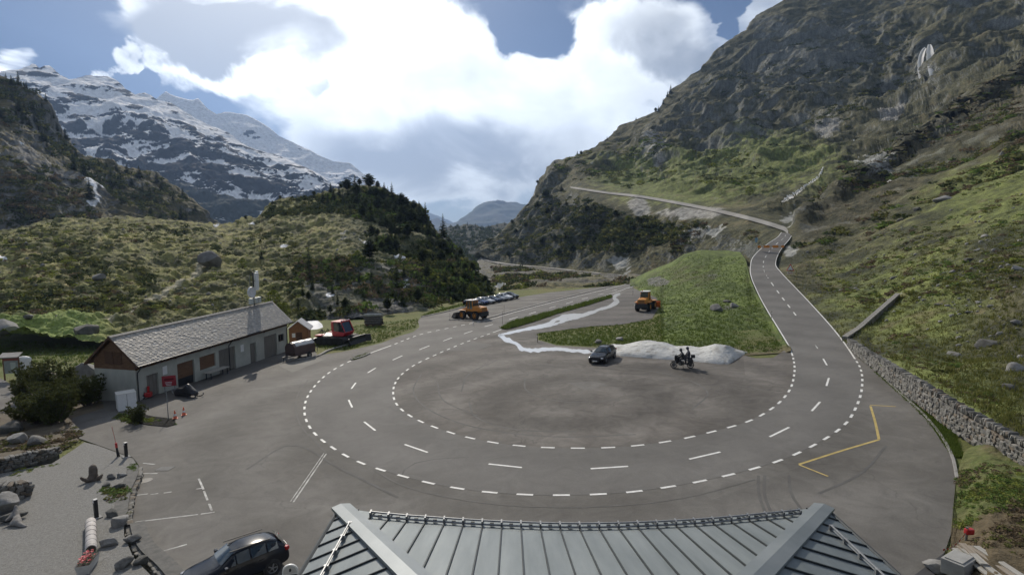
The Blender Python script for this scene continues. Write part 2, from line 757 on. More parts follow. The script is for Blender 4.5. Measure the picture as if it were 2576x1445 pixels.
# ---- the wide ground under everything
def build_ground():
    xs = np.concatenate([np.linspace(-9000, -400, 16), np.linspace(-300, 300, 121), np.linspace(400, 9000, 16)])
    ys = np.concatenate([np.linspace(-600, -40, 8), np.linspace(-35, 260, 99), np.linspace(300, 12000, 20)])
    X, Y = np.meshgrid(xs, ys)
    Z = np.clip(GA * X - GB * (Y - GY), -60, 2.2) - 0.07
    far = sstep(Y, 160, 250)
    Z = Z * (1 - far) + (-55) * far
    V = np.stack([X, Y, Z], 2).reshape(-1, 3)
    n1 = fbm(V * 0.25, 4, seed=3)
    n2 = fbm(V * 1.3, 4, seed=5)
    tint = mixc((0.085, 0.105, 0.032), (0.13, 0.125, 0.05), sstep(n1 + 0.4 * n2, -0.3, 0.4))
    tint = mixc(tint, (0.10, 0.08, 0.05), 0.6 * sstep(n2 - 0.3 * n1, 0.1, 0.5))
    V[:, 2] += np.where((np.abs(V[:, 0]) < 280) & (V[:, 1] < 250), n2 * 0.04, 0)
    idx = np.arange(X.size).reshape(X.shape)
    F = np.stack([idx[:-1, :-1], idx[:-1, 1:], idx[1:, 1:], idx[1:, :-1]], -1).reshape(-1, 4)
    tint = tint * 1.25
    o = np_mesh('ground', V, F, terrain_mat('grass_ground', 5.0, 0.5, bump=0.8, bdist=0.15), None, True, tint)
    tag(o, kind='structure')


build_ground()

# ---- far mountains
S = Sheet([(1060, 600), (1420, 600)],
          [(1060, 556), (1100, 552), (1130, 560), (1150, 557), (1165, 549), (1180, 538), (1190, 530), (1203, 518), (1210, 513), (1225, 508), (1240, 505), (1265, 503), (1280, 505), (1295, 506), (1310, 508), (1340, 520), (1420, 560)],
          [(1060, 600, 5000), (1420, 600, 5000), (1060, 540, 6400), (1240, 505, 6000), (1420, 540, 6000)], 120, 50)
p = S.flat()
S.displace(fbm(p / 420, 6, 0.55, seed=21, mode='r') * 55)
t = fbm(p / 300, 5, seed=22)
S.build('far_mountain', terrain_mat('far_rock', 0.01, 0.3, bump=0), mixc((0.035, 0.05, 0.04), (0.07, 0.075, 0.07), sstep(t, -0.2, 0.3)))

S = Sheet([(1060, 620), (1180, 620)], [(1060, 528), (1090, 540), (1120, 552), (1150, 566), (1180, 585)],
          [(1060, 620, 7500), (1180, 620, 7500), (1060, 528, 9000), (1180, 580, 9000)], 40, 30)
S.displace(fbm(S.flat() / 500, 5, seed=25, mode='r') * 50)
S.build('farthest_mountain', MATS['far_rock'], np.tile(np.array([[0.07, 0.08, 0.08]]), (S.ny * S.nx, 1)))


def snow_mountain(name, foot, top, ctrl, nx, ny, seed, snowbias, amp, k=1.0):
    S = Sheet(foot, top, ctrl, nx, ny, (1.03, 1.08, 1.2), (0.1, 0.3, 0.7))
    p = S.flat()
    tpv = np.repeat(np.concatenate([S.v, np.ones(3)])[:, None], S.nx, 1).ravel()
    tpr = 1 - 0.75 * sstep(tpv, .75, 1)
    big = fbm(p / 420, 6, 0.52, seed=seed, mode='r')
    mid = fbm((p * np.array([1, 1, .8])) / (130 * k), 5, 0.5, seed=seed + 3, mode='r')
    S.displace((big * amp + mid * amp * 0.62) * tpr)
    n = S.normals().reshape(-1, 3)
    p = S.flat()
    hgt = sstep(tpv, 0, 1)
    q = p.copy()
    q[:, 2] *= 1.3
    w = fbm(q / (130 * k), 4, seed=seed + 7)
    a = fbm((q + w[:, None] * 50) / (85 * k), 5, 0.5, seed=seed + 9)
    s = a * 0.95 - mid * 0.9 - big * 0.25 + (hgt - 0.62) * 0.40 + (n[:, 2] - 0.55) * 0.6 + snowbias
    sm = sstep(s, 0.02, 0.06)
    rock = mixc((0.012, 0.013, 0.016), (0.038, 0.038, 0.040), sstep(fbm(p / 30, 5, seed=seed + 30), -0.25, 0.4))
    veg = mixc(rock, (0.04, 0.05, 0.035), 0.75 * sstep(hgt + 0.2 * a, 0.42, 0.2))
    S.build(name, terrain_mat(name + '_rock', 0.06, 0.35, bump=0.8, bdist=9.0), mixc(veg, (0.9, 0.9, 0.9), sm))
    return S


snow_mountain('rear_snow_mountain', [(330, 570), (1020, 570)],
              [(330, 300), (380, 262), (400, 244), (410, 236), (418, 230), (426, 237), (440, 243), (470, 251), (486, 254), (497, 249), (506, 258), (520, 275), (545, 290), (565, 284), (580, 283), (620, 290), (650, 305), (700, 340), (760, 370), (800, 390), (840, 405), (880, 410), (900, 425), (925, 445), (960, 470), (1020, 500)],
              [(330, 570, 2800), (700, 570, 2800), (1020, 570, 2800), (330, 300, 3500), (418, 230, 3700), (580, 283, 3700), (760, 370, 3600), (1020, 500, 3400), (700, 450, 3200), (500, 400, 3250)],
              360, 160, 40, 0.28, 60, 2.0)
snow_mountain('snow_mountain', [(-60, 600), (1000, 600)],
              [(-60, 190), (0, 185), (20, 180), (60, 176), (78, 168), (85, 163), (94, 170), (102, 176), (114, 166), (125, 165), (136, 178), (150, 190), (175, 200), (200, 193), (215, 188), (240, 190), (270, 191), (288, 200), (300, 210), (315, 225), (340, 238), (365, 235), (380, 243), (395, 255), (430, 262), (490, 300), (560, 330), (600, 350), (640, 375), (690, 385), (725, 400), (760, 420), (800, 440), (830, 460), (870, 472), (1000, 520)],
              [(-60, 600, 1300), (300, 600, 1300), (700, 600, 1300), (1000, 600, 1400), (0, 185, 2100), (215, 188, 2250), (400, 255, 2250), (690, 385, 2150), (870, 472, 2000), (1000, 520, 1900),
               (200, 330, 1850), (450, 400, 1750), (650, 480, 1650), (250, 450, 1550)],
              560, 310, 60, 0.0, 75)

# ---- wooded ridge closing the valley
S = VALLEY = Sheet([(1090, 690), (1330, 690)],
                   [(1090, 585), (1110, 578), (1130, 569), (1160, 565), (1190, 563), (1205, 570), (1220, 573), (1240, 566), (1265, 561), (1290, 564), (1330, 575)],
                   [(1090, 690, 480), (1330, 690, 480), (1210, 640, 700), (1090, 585, 1050), (1200, 565, 1150), (1330, 575, 1050)], 140, 70)
p = S.flat()
S.displace(fbm(p / 60, 5, seed=81) * 7 + fbm(p / 9, 3, seed=82, mode='b') * 3)
p = S.flat()
S.build('wooded_ridge', terrain_mat('ridge_forest', 0.25, 0.5, bump=0.5, bdist=2.0), mixc((0.010, 0.015, 0.010), (0.022, 0.028, 0.016), sstep(fbm(p / 12, 4, seed=83), -0.2, 0.3)))

# ---- cliff on the left
S = CLIFF = Sheet([(-60, 640), (560, 640)],
                  [(-60, 165), (0, 183), (30, 196), (70, 222), (100, 250), (120, 268), (135, 305), (160, 352), (200, 392), (235, 405), (300, 420), (380, 440), (430, 468), (480, 505), (520, 548), (560, 580)],
                  [(-60, 640, 250), (0, 600, 280), (200, 600, 300), (520, 600, 360), (-60, 165, 430), (0, 183, 420), (120, 265, 430), (160, 352, 440), (235, 405, 450), (430, 465, 480), (560, 580, 470), (60, 420, 330), (230, 480, 350), (350, 520, 390), (120, 450, 335)],
                  360, 300)
p = S.flat()
S.displace(fbm(p / 55, 6, 0.55, seed=101, mode='r') * 11 + fbm(p / 9, 4, 0.55, seed=102, mode='r') * 2.2)
n = S.normals().reshape(-1, 3)
p = S.flat()
rk = mixc((0.075, 0.078, 0.075), (0.19, 0.185, 0.175), sstep(fbm(p * np.array([1, 1, .35]) / 7, 5, 0.6, seed=103), -0.2, 0.4))
vg = mixc((0.05, 0.05, 0.028), (0.10, 0.085, 0.045), sstep(fbm(p / 6, 5, seed=104), -0.3, 0.4))
m = sstep(fbm(p / 38, 5, 0.55, seed=105) * 0.9 + (0.62 - n[:, 2]) * 1.3 + 0.45 * regional(S.PX, S.PY, 190, 480, 120, 90) + 0.3 * regional(S.PX, S.PY, 40, 400, 60, 80) - 0.18, -0.05, 0.18)
tint = mixc(vg, rk, m)
sn = sstep(fbm(p / 20, 5, seed=107) + 0.9 * regional(S.PX, S.PY, 235, 490, 45, 60) + 0.6 * regional(S.PX, S.PY, 55, 350, 30, 30) - 0.72, 0, 0.05)
S.build('cliff', terrain_mat('cliff_rock', 0.5, 0.4, bump=0.6, bdist=1.0), mixc(tint * 1.6, (0.8, 0.83, 0.88), sn))

# ---- meadow hill and wooded knoll on the left
HILL_TOP = [(-80, 592), (0, 580), (50, 570), (110, 550), (170, 546), (240, 550), (300, 541), (380, 545), (450, 548), (500, 556), (560, 560), (590, 556), (615, 545), (640, 548), (652, 545), (664, 525), (676, 510), (700, 496), (730, 492), (750, 497), (775, 497), (800, 488), (830, 478), (880, 468), (930, 463), (960, 468), (985, 484), (1010, 500), (1040, 508), (1060, 516), (1075, 540), (1090, 568), (1120, 606), (1160, 645), (1190, 678), (1225, 716), (1250, 750)]
HILL_FOOT = [(-80, 838), (0, 838), (120, 850), (250, 872), (300, 866), (500, 830), (740, 804), (800, 803), (1000, 812), (1060, 804), (1130, 782), (1180, 770), (1250, 756)]
S = HILL = Sheet(HILL_FOOT, HILL_TOP,
                 [(-80, 838, 84), (0, 836, 86), (120, 850, 86), (250, 872, 84), (300, 866, 88), (500, 830, 96), (740, 804, 108), (800, 803, 112), (1000, 812, 114), (1060, 804, 116), (1130, 782, 126), (1180, 770, 132), (1250, 756, 140),
                  (-80, 700, 130), (100, 700, 122), (300, 700, 126), (500, 700, 132), (650, 700, 132), (0, 620, 165), (300, 610, 165), (530, 640, 150), (640, 610, 175), (0, 580, 200), (300, 541, 215), (560, 560, 230), (640, 548, 235),
                  (700, 496, 250), (730, 600, 185), (800, 488, 255), (930, 463, 262), (1010, 500, 255), (1075, 540, 240), (1120, 606, 210), (1160, 645, 190), (1225, 716, 165),
                  (760, 650, 150), (850, 640, 155), (950, 690, 138), (1000, 640, 165), (1050, 600, 190), (900, 560, 200), (850, 720, 128), (950, 760, 121), (1100, 720, 142), (1150, 710, 150), (760, 740, 118), (1000, 740, 128)],
                 760, 330)
p = S.flat()
hx, hy = S.PX.ravel(), S.PY.ravel()
cl = np.clip(sstep(hx, 730, 800) * sstep(hy, 640, 690) * sstep(hx, 1250, 1180), 0, 1)        # the gorge wall under the knoll
S.displace((fbm(p / 30, 5, 0.5, seed=121) * (4.2 + 1.0 * cl) + fbm(p / 11, 4, .5, seed=120, mode='b') * 2.0 * (1 - cl)) * (1 - .7 * sstep(np.repeat(np.concatenate([S.v, np.ones(3)])[:, None], S.nx, 1).ravel(), .85, 1)))
p = S.flat()
hum = fbm(p / 3.6, 4, 0.5, seed=122, mode='b')
S.displace(hum * 1.7 * (1 - cl) + fbm(p / 7, 5, 0.55, seed=123, mode='r') * 1.6 * cl)
n = S.normals().reshape(-1, 3)
p = S.flat()
w1 = fbm(p / 14, 4, seed=124)
w2 = fbm(p / 2.2, 4, seed=125)
w3 = fbm(p / 5, 4, seed=129)
tint = mixc((0.046, 0.046, 0.024), (0.155, 0.150, 0.055), sstep(w2 * 0.8 + 0.7 * w3 + 0.3 * w1, -0.4, 0.5))
tint = mixc(tint, (0.15, 0.115, 0.065), 0.6 * sstep(w3 + 0.4 * w1, 0.12, 0.5))
green = sstep(hy + w1 * 25, 770, 815) * sstep(hx, 330, 200)
tint = mixc(tint, (0.115, 0.15, 0.045), 0.85 * green)
# bare rock slabs
slab = sstep(fbm(p / 11, 5, 0.55, seed=126) + 0.55 * (regional(S.PX, S.PY, 890, 590, 70, 35) + 0.6 * regional(S.PX, S.PY, 130, 555, 110, 16) + 0.5 * regional(S.PX, S.PY, 700, 530, 40, 30)) - 0.52, 0, 0.1)
rockc = mixc((0.13, 0.13, 0.125), (0.24, 0.235, 0.22), sstep(w2, -0.3, 0.4))
tint = mixc(tint, rockc, slab * 0.85)
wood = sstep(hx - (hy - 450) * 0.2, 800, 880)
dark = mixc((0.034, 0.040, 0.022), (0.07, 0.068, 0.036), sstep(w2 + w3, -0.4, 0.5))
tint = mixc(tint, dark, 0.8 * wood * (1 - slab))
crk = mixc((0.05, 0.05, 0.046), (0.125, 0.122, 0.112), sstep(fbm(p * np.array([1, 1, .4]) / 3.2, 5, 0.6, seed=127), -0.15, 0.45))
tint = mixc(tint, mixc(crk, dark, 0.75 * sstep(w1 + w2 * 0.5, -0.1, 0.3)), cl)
# trodden path up to the big boulder
PATH = np.array([(255, 815), (300, 798), (345, 768), (400, 735), (430, 715), (465, 697), (488, 672), (500, 655), (520, 640)], float)
dmin = np.full(len(hx), 1e9)
for a, b in zip(PATH[:-1], PATH[1:]):
    ab = b - a
    tt = np.clip(((hx - a[0]) * ab[0] + (hy - a[1]) * ab[1]) / (ab @ ab), 0, 1)
    dmin = np.minimum(dmin, np.hypot(hx - a[0] - tt * ab[0], (hy - a[1] - tt * ab[1])))
tint = mixc(tint, (0.20, 0.185, 0.135), 0.95 * sstep(dmin + w2 * 4, 8.0, 4.0))
for x_, y_, a_, b_ in ((1016, 655, 16, 9), (998, 643, 10, 6), (1022, 719, 9, 14), (830, 736, 12, 7), (714, 613, 12, 2.5), (924, 611, 11, 4), (2, 645, 14, 5), (632, 561, 9, 2), (545, 563, 8, 2)):
    tint = mixc(tint, (0.62, 0.64, 0.67), sstep(regional(S.PX, S.PY, x_, y_, a_, b_) + 0.35 * w2, 0.42, 0.55))
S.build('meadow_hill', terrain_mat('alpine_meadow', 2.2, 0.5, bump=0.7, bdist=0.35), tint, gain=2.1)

# ---- river bank below the lower road
LROAD = [(1226, 640, 500), (1219, 646, 486), (1222, 652, 470), (1240, 658, 445), (1300, 667, 395), (1400, 676, 345), (1500, 687, 298), (1560, 692, 275), (1630, 698, 252), (1680, 704, 236)]
S = BANK = Sheet([(1205, 775), (1240, 764), (1300, 753), (1380, 740), (1450, 733), (1560, 724), (1600, 719), (1680, 716)],
                 [(1205, 655), (1222, 655), (1240, 661), (1300, 670), (1400, 679), (1500, 690), (1560, 695), (1630, 701), (1680, 707)],
                 [(1205, 775, 140), (1240, 764, 144), (1300, 753, 150), (1380, 740, 152), (1450, 733, 156), (1560, 724, 163), (1600, 719, 166), (1680, 716, 170),
                  (1205, 655, 475), (1222, 655, 462), (1240, 661, 438), (1300, 670, 388), (1400, 679, 338), (1500, 690, 291), (1560, 695, 268), (1630, 701, 246), (1680, 707, 230),
                  (1245, 725, 215), (1300, 715, 225), (1400, 712, 215), (1500, 708, 215), (1560, 708, 210), (1230, 690, 330), (1350, 695, 270)],
                 320, 110)
p = S.flat()
tp = np.clip(np.repeat(np.concatenate([S.v, np.ones(3)])[:, None], S.nx, 1).ravel(), 0, 1)
tap = sstep(tp, 0, 0.15) * sstep(tp, 1.0, 0.85)
S.displace((fbm(p / 16, 5, seed=141) * 2.4 + fbm(p / 4, 4, seed=142, mode='b') * 1.1) * tap)
p = S.flat()
w1, w2 = fbm(p / 12, 4, seed=143), fbm(p / 2.5, 4, seed=144)
scree = mixc((0.085, 0.082, 0.072), (0.155, 0.15, 0.135), sstep(w2, -0.3, 0.4))
veg = mixc((0.05, 0.052, 0.028), (0.145, 0.13, 0.06), sstep(w2 + w1 * 0.6, -0.4, 0.4))
up = sstep(tp + 0.25 * w1, 0.42, 0.6)
tint = mixc(veg, mixc(scree, veg, 0.7 * sstep(w1, -0.05, 0.2)), up)
S.build('river_bank', terrain_mat('bank_scrub', 1.2, 0.45, bump=0.6, bdist=0.5), tint, gain=1.15)

# ---- big mountainside on the right, reaching from the valley mouth to the stone wall
WALL_BASE = [((2133, 869), 0.6), ((2170, 903), 0.85), ((2213, 937), 1.1), ((2290, 1000), 1.45), ((2350, 1045), 1.55), ((2402, 1084), 1.6), ((2485, 1138), 1.6), ((2576, 1196), 1.6), ((2690, 1265), 1.6)]
WALL_PTS = [(G(*b_, 0.1), h_) for b_, h_ in WALL_BASE]
_wt = [(proj(q + Vector((0, 0, h_))), q.y + 0.75) for q, h_ in WALL_PTS]
UROAD = [(1915, 706), (1921, 660), (1936, 632), (1966, 603), (1982, 588), (1975, 580), (1935, 567), (1880, 551), (1800, 532), (1700, 512), (1600, 495), (1520, 486), (1455, 476)]
MT_TOP = [(1222, 652), (1233, 622), (1242, 606), (1262, 585), (1285, 562), (1300, 545), (1320, 515), (1340, 490), (1355, 455), (1380, 425), (1400, 412), (1440, 402), (1480, 375), (1520, 350), (1560, 325), (1600, 300), (1655, 280), (1668, 256), (1690, 232), (1730, 195), (1760, 172), (1810, 128), (1850, 92), (1880, 76), (1905, 42), (1950, 20), (1980, -2), (2040, -30), (2200, -60), (2400, -120), (2720, -200)]
MT_FOOT = [(1222, 656), (1240, 662), (1300, 672), (1400, 681), (1500, 692), (1630, 704), (1750, 690), (1900, 668), (1940, 664), (1952, 672), (1970, 697), (2046, 772), (2122, 857), (2133, 866)] + [(u[0], u[1] + 10) for u, _ in _wt[1:]]
MT_CTRL = [(1222, 656, 490), (1240, 662, 450), (1300, 672, 400), (1400, 681, 350), (1500, 692, 303), (1630, 704, 257), (1750, 690, 228), (1900, 668, 190), (1940, 664, 160), (1952, 672, 146), (1970, 697, 124), (2046, 772, 97), (2122, 857, 69),
           (1985, 584, 193), (1990, 620, 170), (1880, 559, 221), (1800, 540, 254), (1700, 520, 298), (1600, 503, 343), (1520, 494, 380), (1455, 484, 416), (1935, 575, 204), (1890, 580, 212), (1800, 560, 242), (1700, 540, 284), (1600, 522, 328), (1500, 512, 372), (1880, 551, 226), (1700, 512, 305), (1600, 495, 352), (1455, 476, 425), (1935, 567, 208), (1800, 532, 260),
           (1242, 606, 520), (1300, 545, 560), (1380, 425, 640), (1560, 325, 730), (1668, 256, 760), (1760, 172, 800), (1880, 76, 850), (1980, -2, 880), (2200, -60, 900), (2400, -120, 850), (2720, -200, 700),
           (1350, 600, 440), (1500, 600, 345), (1450, 540, 400), (1650, 590, 290), (1800, 590, 240), (1600, 430, 500), (1750, 400, 500), (1900, 450, 360), (1750, 280, 660), (1900, 200, 700), (2000, 100, 760), (2000, 350, 470), (2060, 430, 330), (2000, 500, 270), (2150, 350, 420), (2330, 205, 560), (2330, 110, 575), (2200, 240, 560),
           (2100, 520, 215), (2200, 450, 250), (2400, 330, 300), (2576, 230, 330), (2576, 60, 560), (2720, 100, 400), (2720, 400, 140), (2300, 560, 140), (2450, 450, 165), (2576, 380, 165), (2576, 560, 100), (2450, 620, 98), (2250, 660, 112), (2120, 640, 142), (2100, 720, 112), (2250, 780, 82), (2400, 780, 70), (2576, 760, 62), (2400, 900, 55), (2576, 930, 46), (2700, 900, 46), (2200, 860, 70)] + [(u[0], u[1], y_) for u, y_ in _wt[1:]]
S = MOUNT = Sheet(MT_FOOT, MT_TOP, MT_CTRL, 700, 490)
hx, hy = S.PX.ravel(), S.PY.ravel()
# keep the rock back from the roads that are cut into it
dr = np.full(len(hx), 1e9)
for a, b in zip(UROAD[:-1], UROAD[1:]):
    a, b = np.array(a, float), np.array(b, float)
    ab = b - a
    tt = np.clip(((hx - a[0]) * ab[0] + (hy - a[1]) * ab[1]) / (ab @ ab), 0, 1)
    dr = np.minimum(dr, np.hypot(hx - a[0] - tt * ab[0], hy - a[1] - tt * ab[1]))
tp = np.repeat(np.concatenate([S.v, np.ones(3)])[:, None], S.nx, 1).ravel()
tap = sstep(dr, 12, 60) * sstep(tp, 0.0, 0.10) * (1 - 0.72 * sstep(tp, .78, 1.0))
p = S.flat()
Yd = p[:, 1]
amp = sstep(Yd, 45, 420)
high = sstep(Yd, 300, 620)
S.displace(fbm(p / 120, 5, 0.5, seed=161, mode='r') * (40 * high) * tap + fbm(p / 38, 4, 0.45, seed=162, mode='r') * (1.5 + 11 * amp) * tap)
p = S.flat()
spd = hy - (590 - (hx - 1980) * 0.663) + 22 * fbm(p / 22, 4, seed=172)
spw = 55 + (hx - 1980) * 0.17
spur = sstep(hx, 1975, 2030)
S.displace(np.exp(-(spd / 16) ** 2) * spur * Yd * 0.022)
p = S.flat()
S.displace(fbm(p / 9, 5, 0.5, seed=163, mode='r') * (0.55 + 1.5 * amp) * tap + fbm(p / 2.6, 4, 0.5, seed=164, mode='b') * 0.42 * (1 - amp) * tap)
n = S.normals().reshape(-1, 3)
p = S.flat()
w1 = fbm(p / 75, 5, seed=165)
w2 = fbm(p / 9, 5, 0.55, seed=166)
w3 = fbm(p / 2.6, 4, seed=167)
rockc = mixc((0.062, 0.066, 0.060), (0.120, 0.122, 0.110), sstep(fbm(p * np.array([1, 1, .45]) / 9, 6, 0.6, seed=168), -0.25, 0.4))
vegd = mixc((0.026, 0.029, 0.018), (0.078, 0.074, 0.040), sstep(w2 + 0.5 * w3, -0.4, 0.4))
grass = mixc((0.056, 0.066, 0.026), (0.120, 0.138, 0.044), sstep(w3 + 0.5 * w2, -0.4, 0.4))
rockc = rockc * (0.80 + 0.45 * sstep(fbm(p * np.array([1, 1, .6]) / 4.5, 4, .6, seed=171, mode='r'), -.25, .3))[:, None]
rockm = sstep((0.66 - n[:, 2]) * 1.6 + w1 * 0.9 + w2 * 0.2 + 0.16 * high - 0.34, -0.10, 0.16)
rockm = np.clip(rockm + 0.5 * regional(S.PX, S.PY, 2000, 180, 260, 120) * sstep(w2, -0.2, 0.2), 0, 1)
grm = sstep(0.85 * regional(S.PX, S.PY, 2300, 760, 240, 130) + 0.9 * regional(S.PX, S.PY, 2560, 480, 260, 120) + 0.75 * regional(S.PX, S.PY, 1800, 440, 260, 70) + 0.6 * regional(S.PX, S.PY, 1980, 400, 170, 60) + 0.5 * regional(S.PX, S.PY, 1650, 450, 160, 60) + 0.9 * regional(S.PX, S.PY, 2350, 1000, 200, 90) + w1 * 0.6 + w2 * 0.55 - 0.25, -0.05, 0.4)
tint = mixc(vegd, grass, grm)
tint = mixc(tint, (0.125, 0.098, 0.058), 0.55 * sstep(w2 - 0.6 * w3, 0.16, 0.5))
tint = mixc(tint, rockc, np.clip(rockm * (1 - 0.55 * grm * (1 - high)), 0, 1))
band = spur * sstep(spd, -10, 8) * sstep(spd - spw, 22, -12)
tint = mixc(tint, mixc(mixc((0.026, 0.027, 0.017), (0.070, 0.062, 0.038), sstep(w3 + w2, -.4, .4)), rockc, 0.75 * sstep(w2 + .4 * w1, .12, .3)), 0.85 * band)
# scree fans and the gravel cut below the upper road
scr = 0.8 * regional(S.PX, S.PY, 1745, 535, 95, 17) + 0.8 * regional(S.PX, S.PY, 1605, 515, 26, 24) + 0.7 * regional(S.PX, S.PY, 2250, 290, 60, 40) * sstep(np.abs((hy - 290) + (hx - 2250) * 0.72), 26, 8) + 0.6 * regional(S.PX, S.PY, 1650, 385, 45, 50) + 0.6 * regional(S.PX, S.PY, 2080, 330, 45, 35)
tint = mixc(tint, mixc((0.145, 0.14, 0.13), (0.25, 0.245, 0.225), sstep(w3, -0.3, 0.4)), sstep(scr + 0.4 * w2 + .2 * w3, 0.3, 0.5) * 0.9)
pale = 0.9 * regional(S.PX, S.PY, 2205, 425, 50, 38) + 0.8 * regional(S.PX, S.PY, 1565, 665, 28, 26) + 0.8 * regional(S.PX, S.PY, 1985, 545, 26, 26) + 0.8 * regional(S.PX, S.PY, 1990, 635, 22, 22) + 0.7 * regional(S.PX, S.PY, 1790, 590, 70, 22)
tint = mixc(tint, mixc((0.13, 0.135, 0.13), (0.26, 0.265, 0.255), sstep(w3 + w2, -0.3, 0.4)), sstep(pale + 0.75 * w2 + 0.45 * w3, 0.42, 0.52) * 0.85)
S.build('mountainside', terrain_mat('mountain_ground', 0.7, 0.5, bump=0.9, bdist=1.2), tint, gain=1.75)

# ---- green knoll between the forecourt and the uphill road
RD_L = [(1985, 872), (1962, 832), (1930, 780), (1906, 735), (1891, 700), (1888, 668), (1892, 650), (1908, 631), (1935, 610), (1958, 595), (1968, 583)]
K_FOOT = [(1585, 722), (1620, 738), (1650, 748), (1660, 790), (1670, 872), (1700, 884), (1880, 893), (1975, 886), (1990, 882)]
K_TOP = [(1585, 718), (1600, 713), (1640, 690), (1690, 665), (1705, 652), (1720, 640), (1760, 629), (1830, 630), (1862, 634), (1877, 655), (1887, 700), (1902, 735), (1926, 782), (1958, 833), (1982, 874), (1990, 880)]
gp = lambda px, py: (px, py, G(px, py).y)
S = KNOLL = Sheet(K_FOOT, K_TOP,
                  [gp(1585, 722), gp(1620, 738), gp(1650, 748), gp(1658, 770), gp(1662, 800), gp(1668, 860), gp(1700, 884), gp(1780, 889), gp(1880, 893), gp(1975, 886), (1990, 882, 64),
                   (1983, 874, 65.5), (1960, 833, 76), (1928, 782, 93), (1904, 735, 111), (1889, 700, 123), (1886, 650, 150), (1870, 636, 158), (1830, 630, 168), (1760, 629, 172), (1720, 640, 172), (1690, 665, 172), (1640, 690, 170), (1600, 713, 166),
                   (1800, 760, 104), (1850, 720, 120), (1780, 690, 138), (1870, 800, 88)] + [(x_, y_, G(x_, y_).y * f_) for x_, y_, f_ in ((1750, 820, .95), (1700, 740, .95), (1700, 800, .965), (1685, 835, .985), (1680, 770, .975))],
                  260, 200)
p = S.flat()
hx, hy = S.PX.ravel(), S.PY.ravel()
tp = np.repeat(np.concatenate([S.v, np.ones(3)])[:, None], S.nx, 1).ravel()
tap = sstep(tp, 0, 0.12) * sstep(tp, 1.0, 0.9)
S.displace((fbm(p / 14, 4, seed=181) * 1.0 + fbm(p / 2.4, 4, 0.5, seed=182, mode='b') * 0.32) * tap, np.array([0, 0, 1.0]))
p = S.flat()
w1, w2, w3 = fbm(p / 10, 4, seed=183), fbm(p / 2, 4, seed=184), fbm(p / 5, 5, seed=185)
tint = mixc((0.060, 0.082, 0.026), (0.120, 0.158, 0.042), sstep(w2 + w1 * 0.7, -0.4, 0.45))
tint = mixc(tint, (0.12, 0.095, 0.06), 0.8 * sstep(hy + 18 * w1 + 16 * w2 - 25 * sstep(hx, 1720, 1670), 858, 884))
tint = mixc(tint, (0.07, 0.065, 0.035), 0.6 * sstep(w3 + 0.5 * regional(S.PX, S.PY, 1720, 690, 60, 30), 0.15, 0.5))
rk = mixc((0.085, 0.085, 0.08), (0.19, 0.188, 0.175), sstep(w2, -0.3, 0.4))
tint = mixc(tint, rk, 0.9 * sstep(regional(S.PX, S.PY, 1655, 708, 34, 16) + 0.6 * regional(S.PX, S.PY, 1830, 770, 35, 14) + 0.45 * regional(S.PX, S.PY, 1800, 690, 40, 25) + 0.35 * w3, 0.42, 0.6))
S.build('grassy_knoll', terrain_mat('knoll_grass', 2.5, 0.45, bump=0.7, bdist=0.25), tint, gain=1.2)


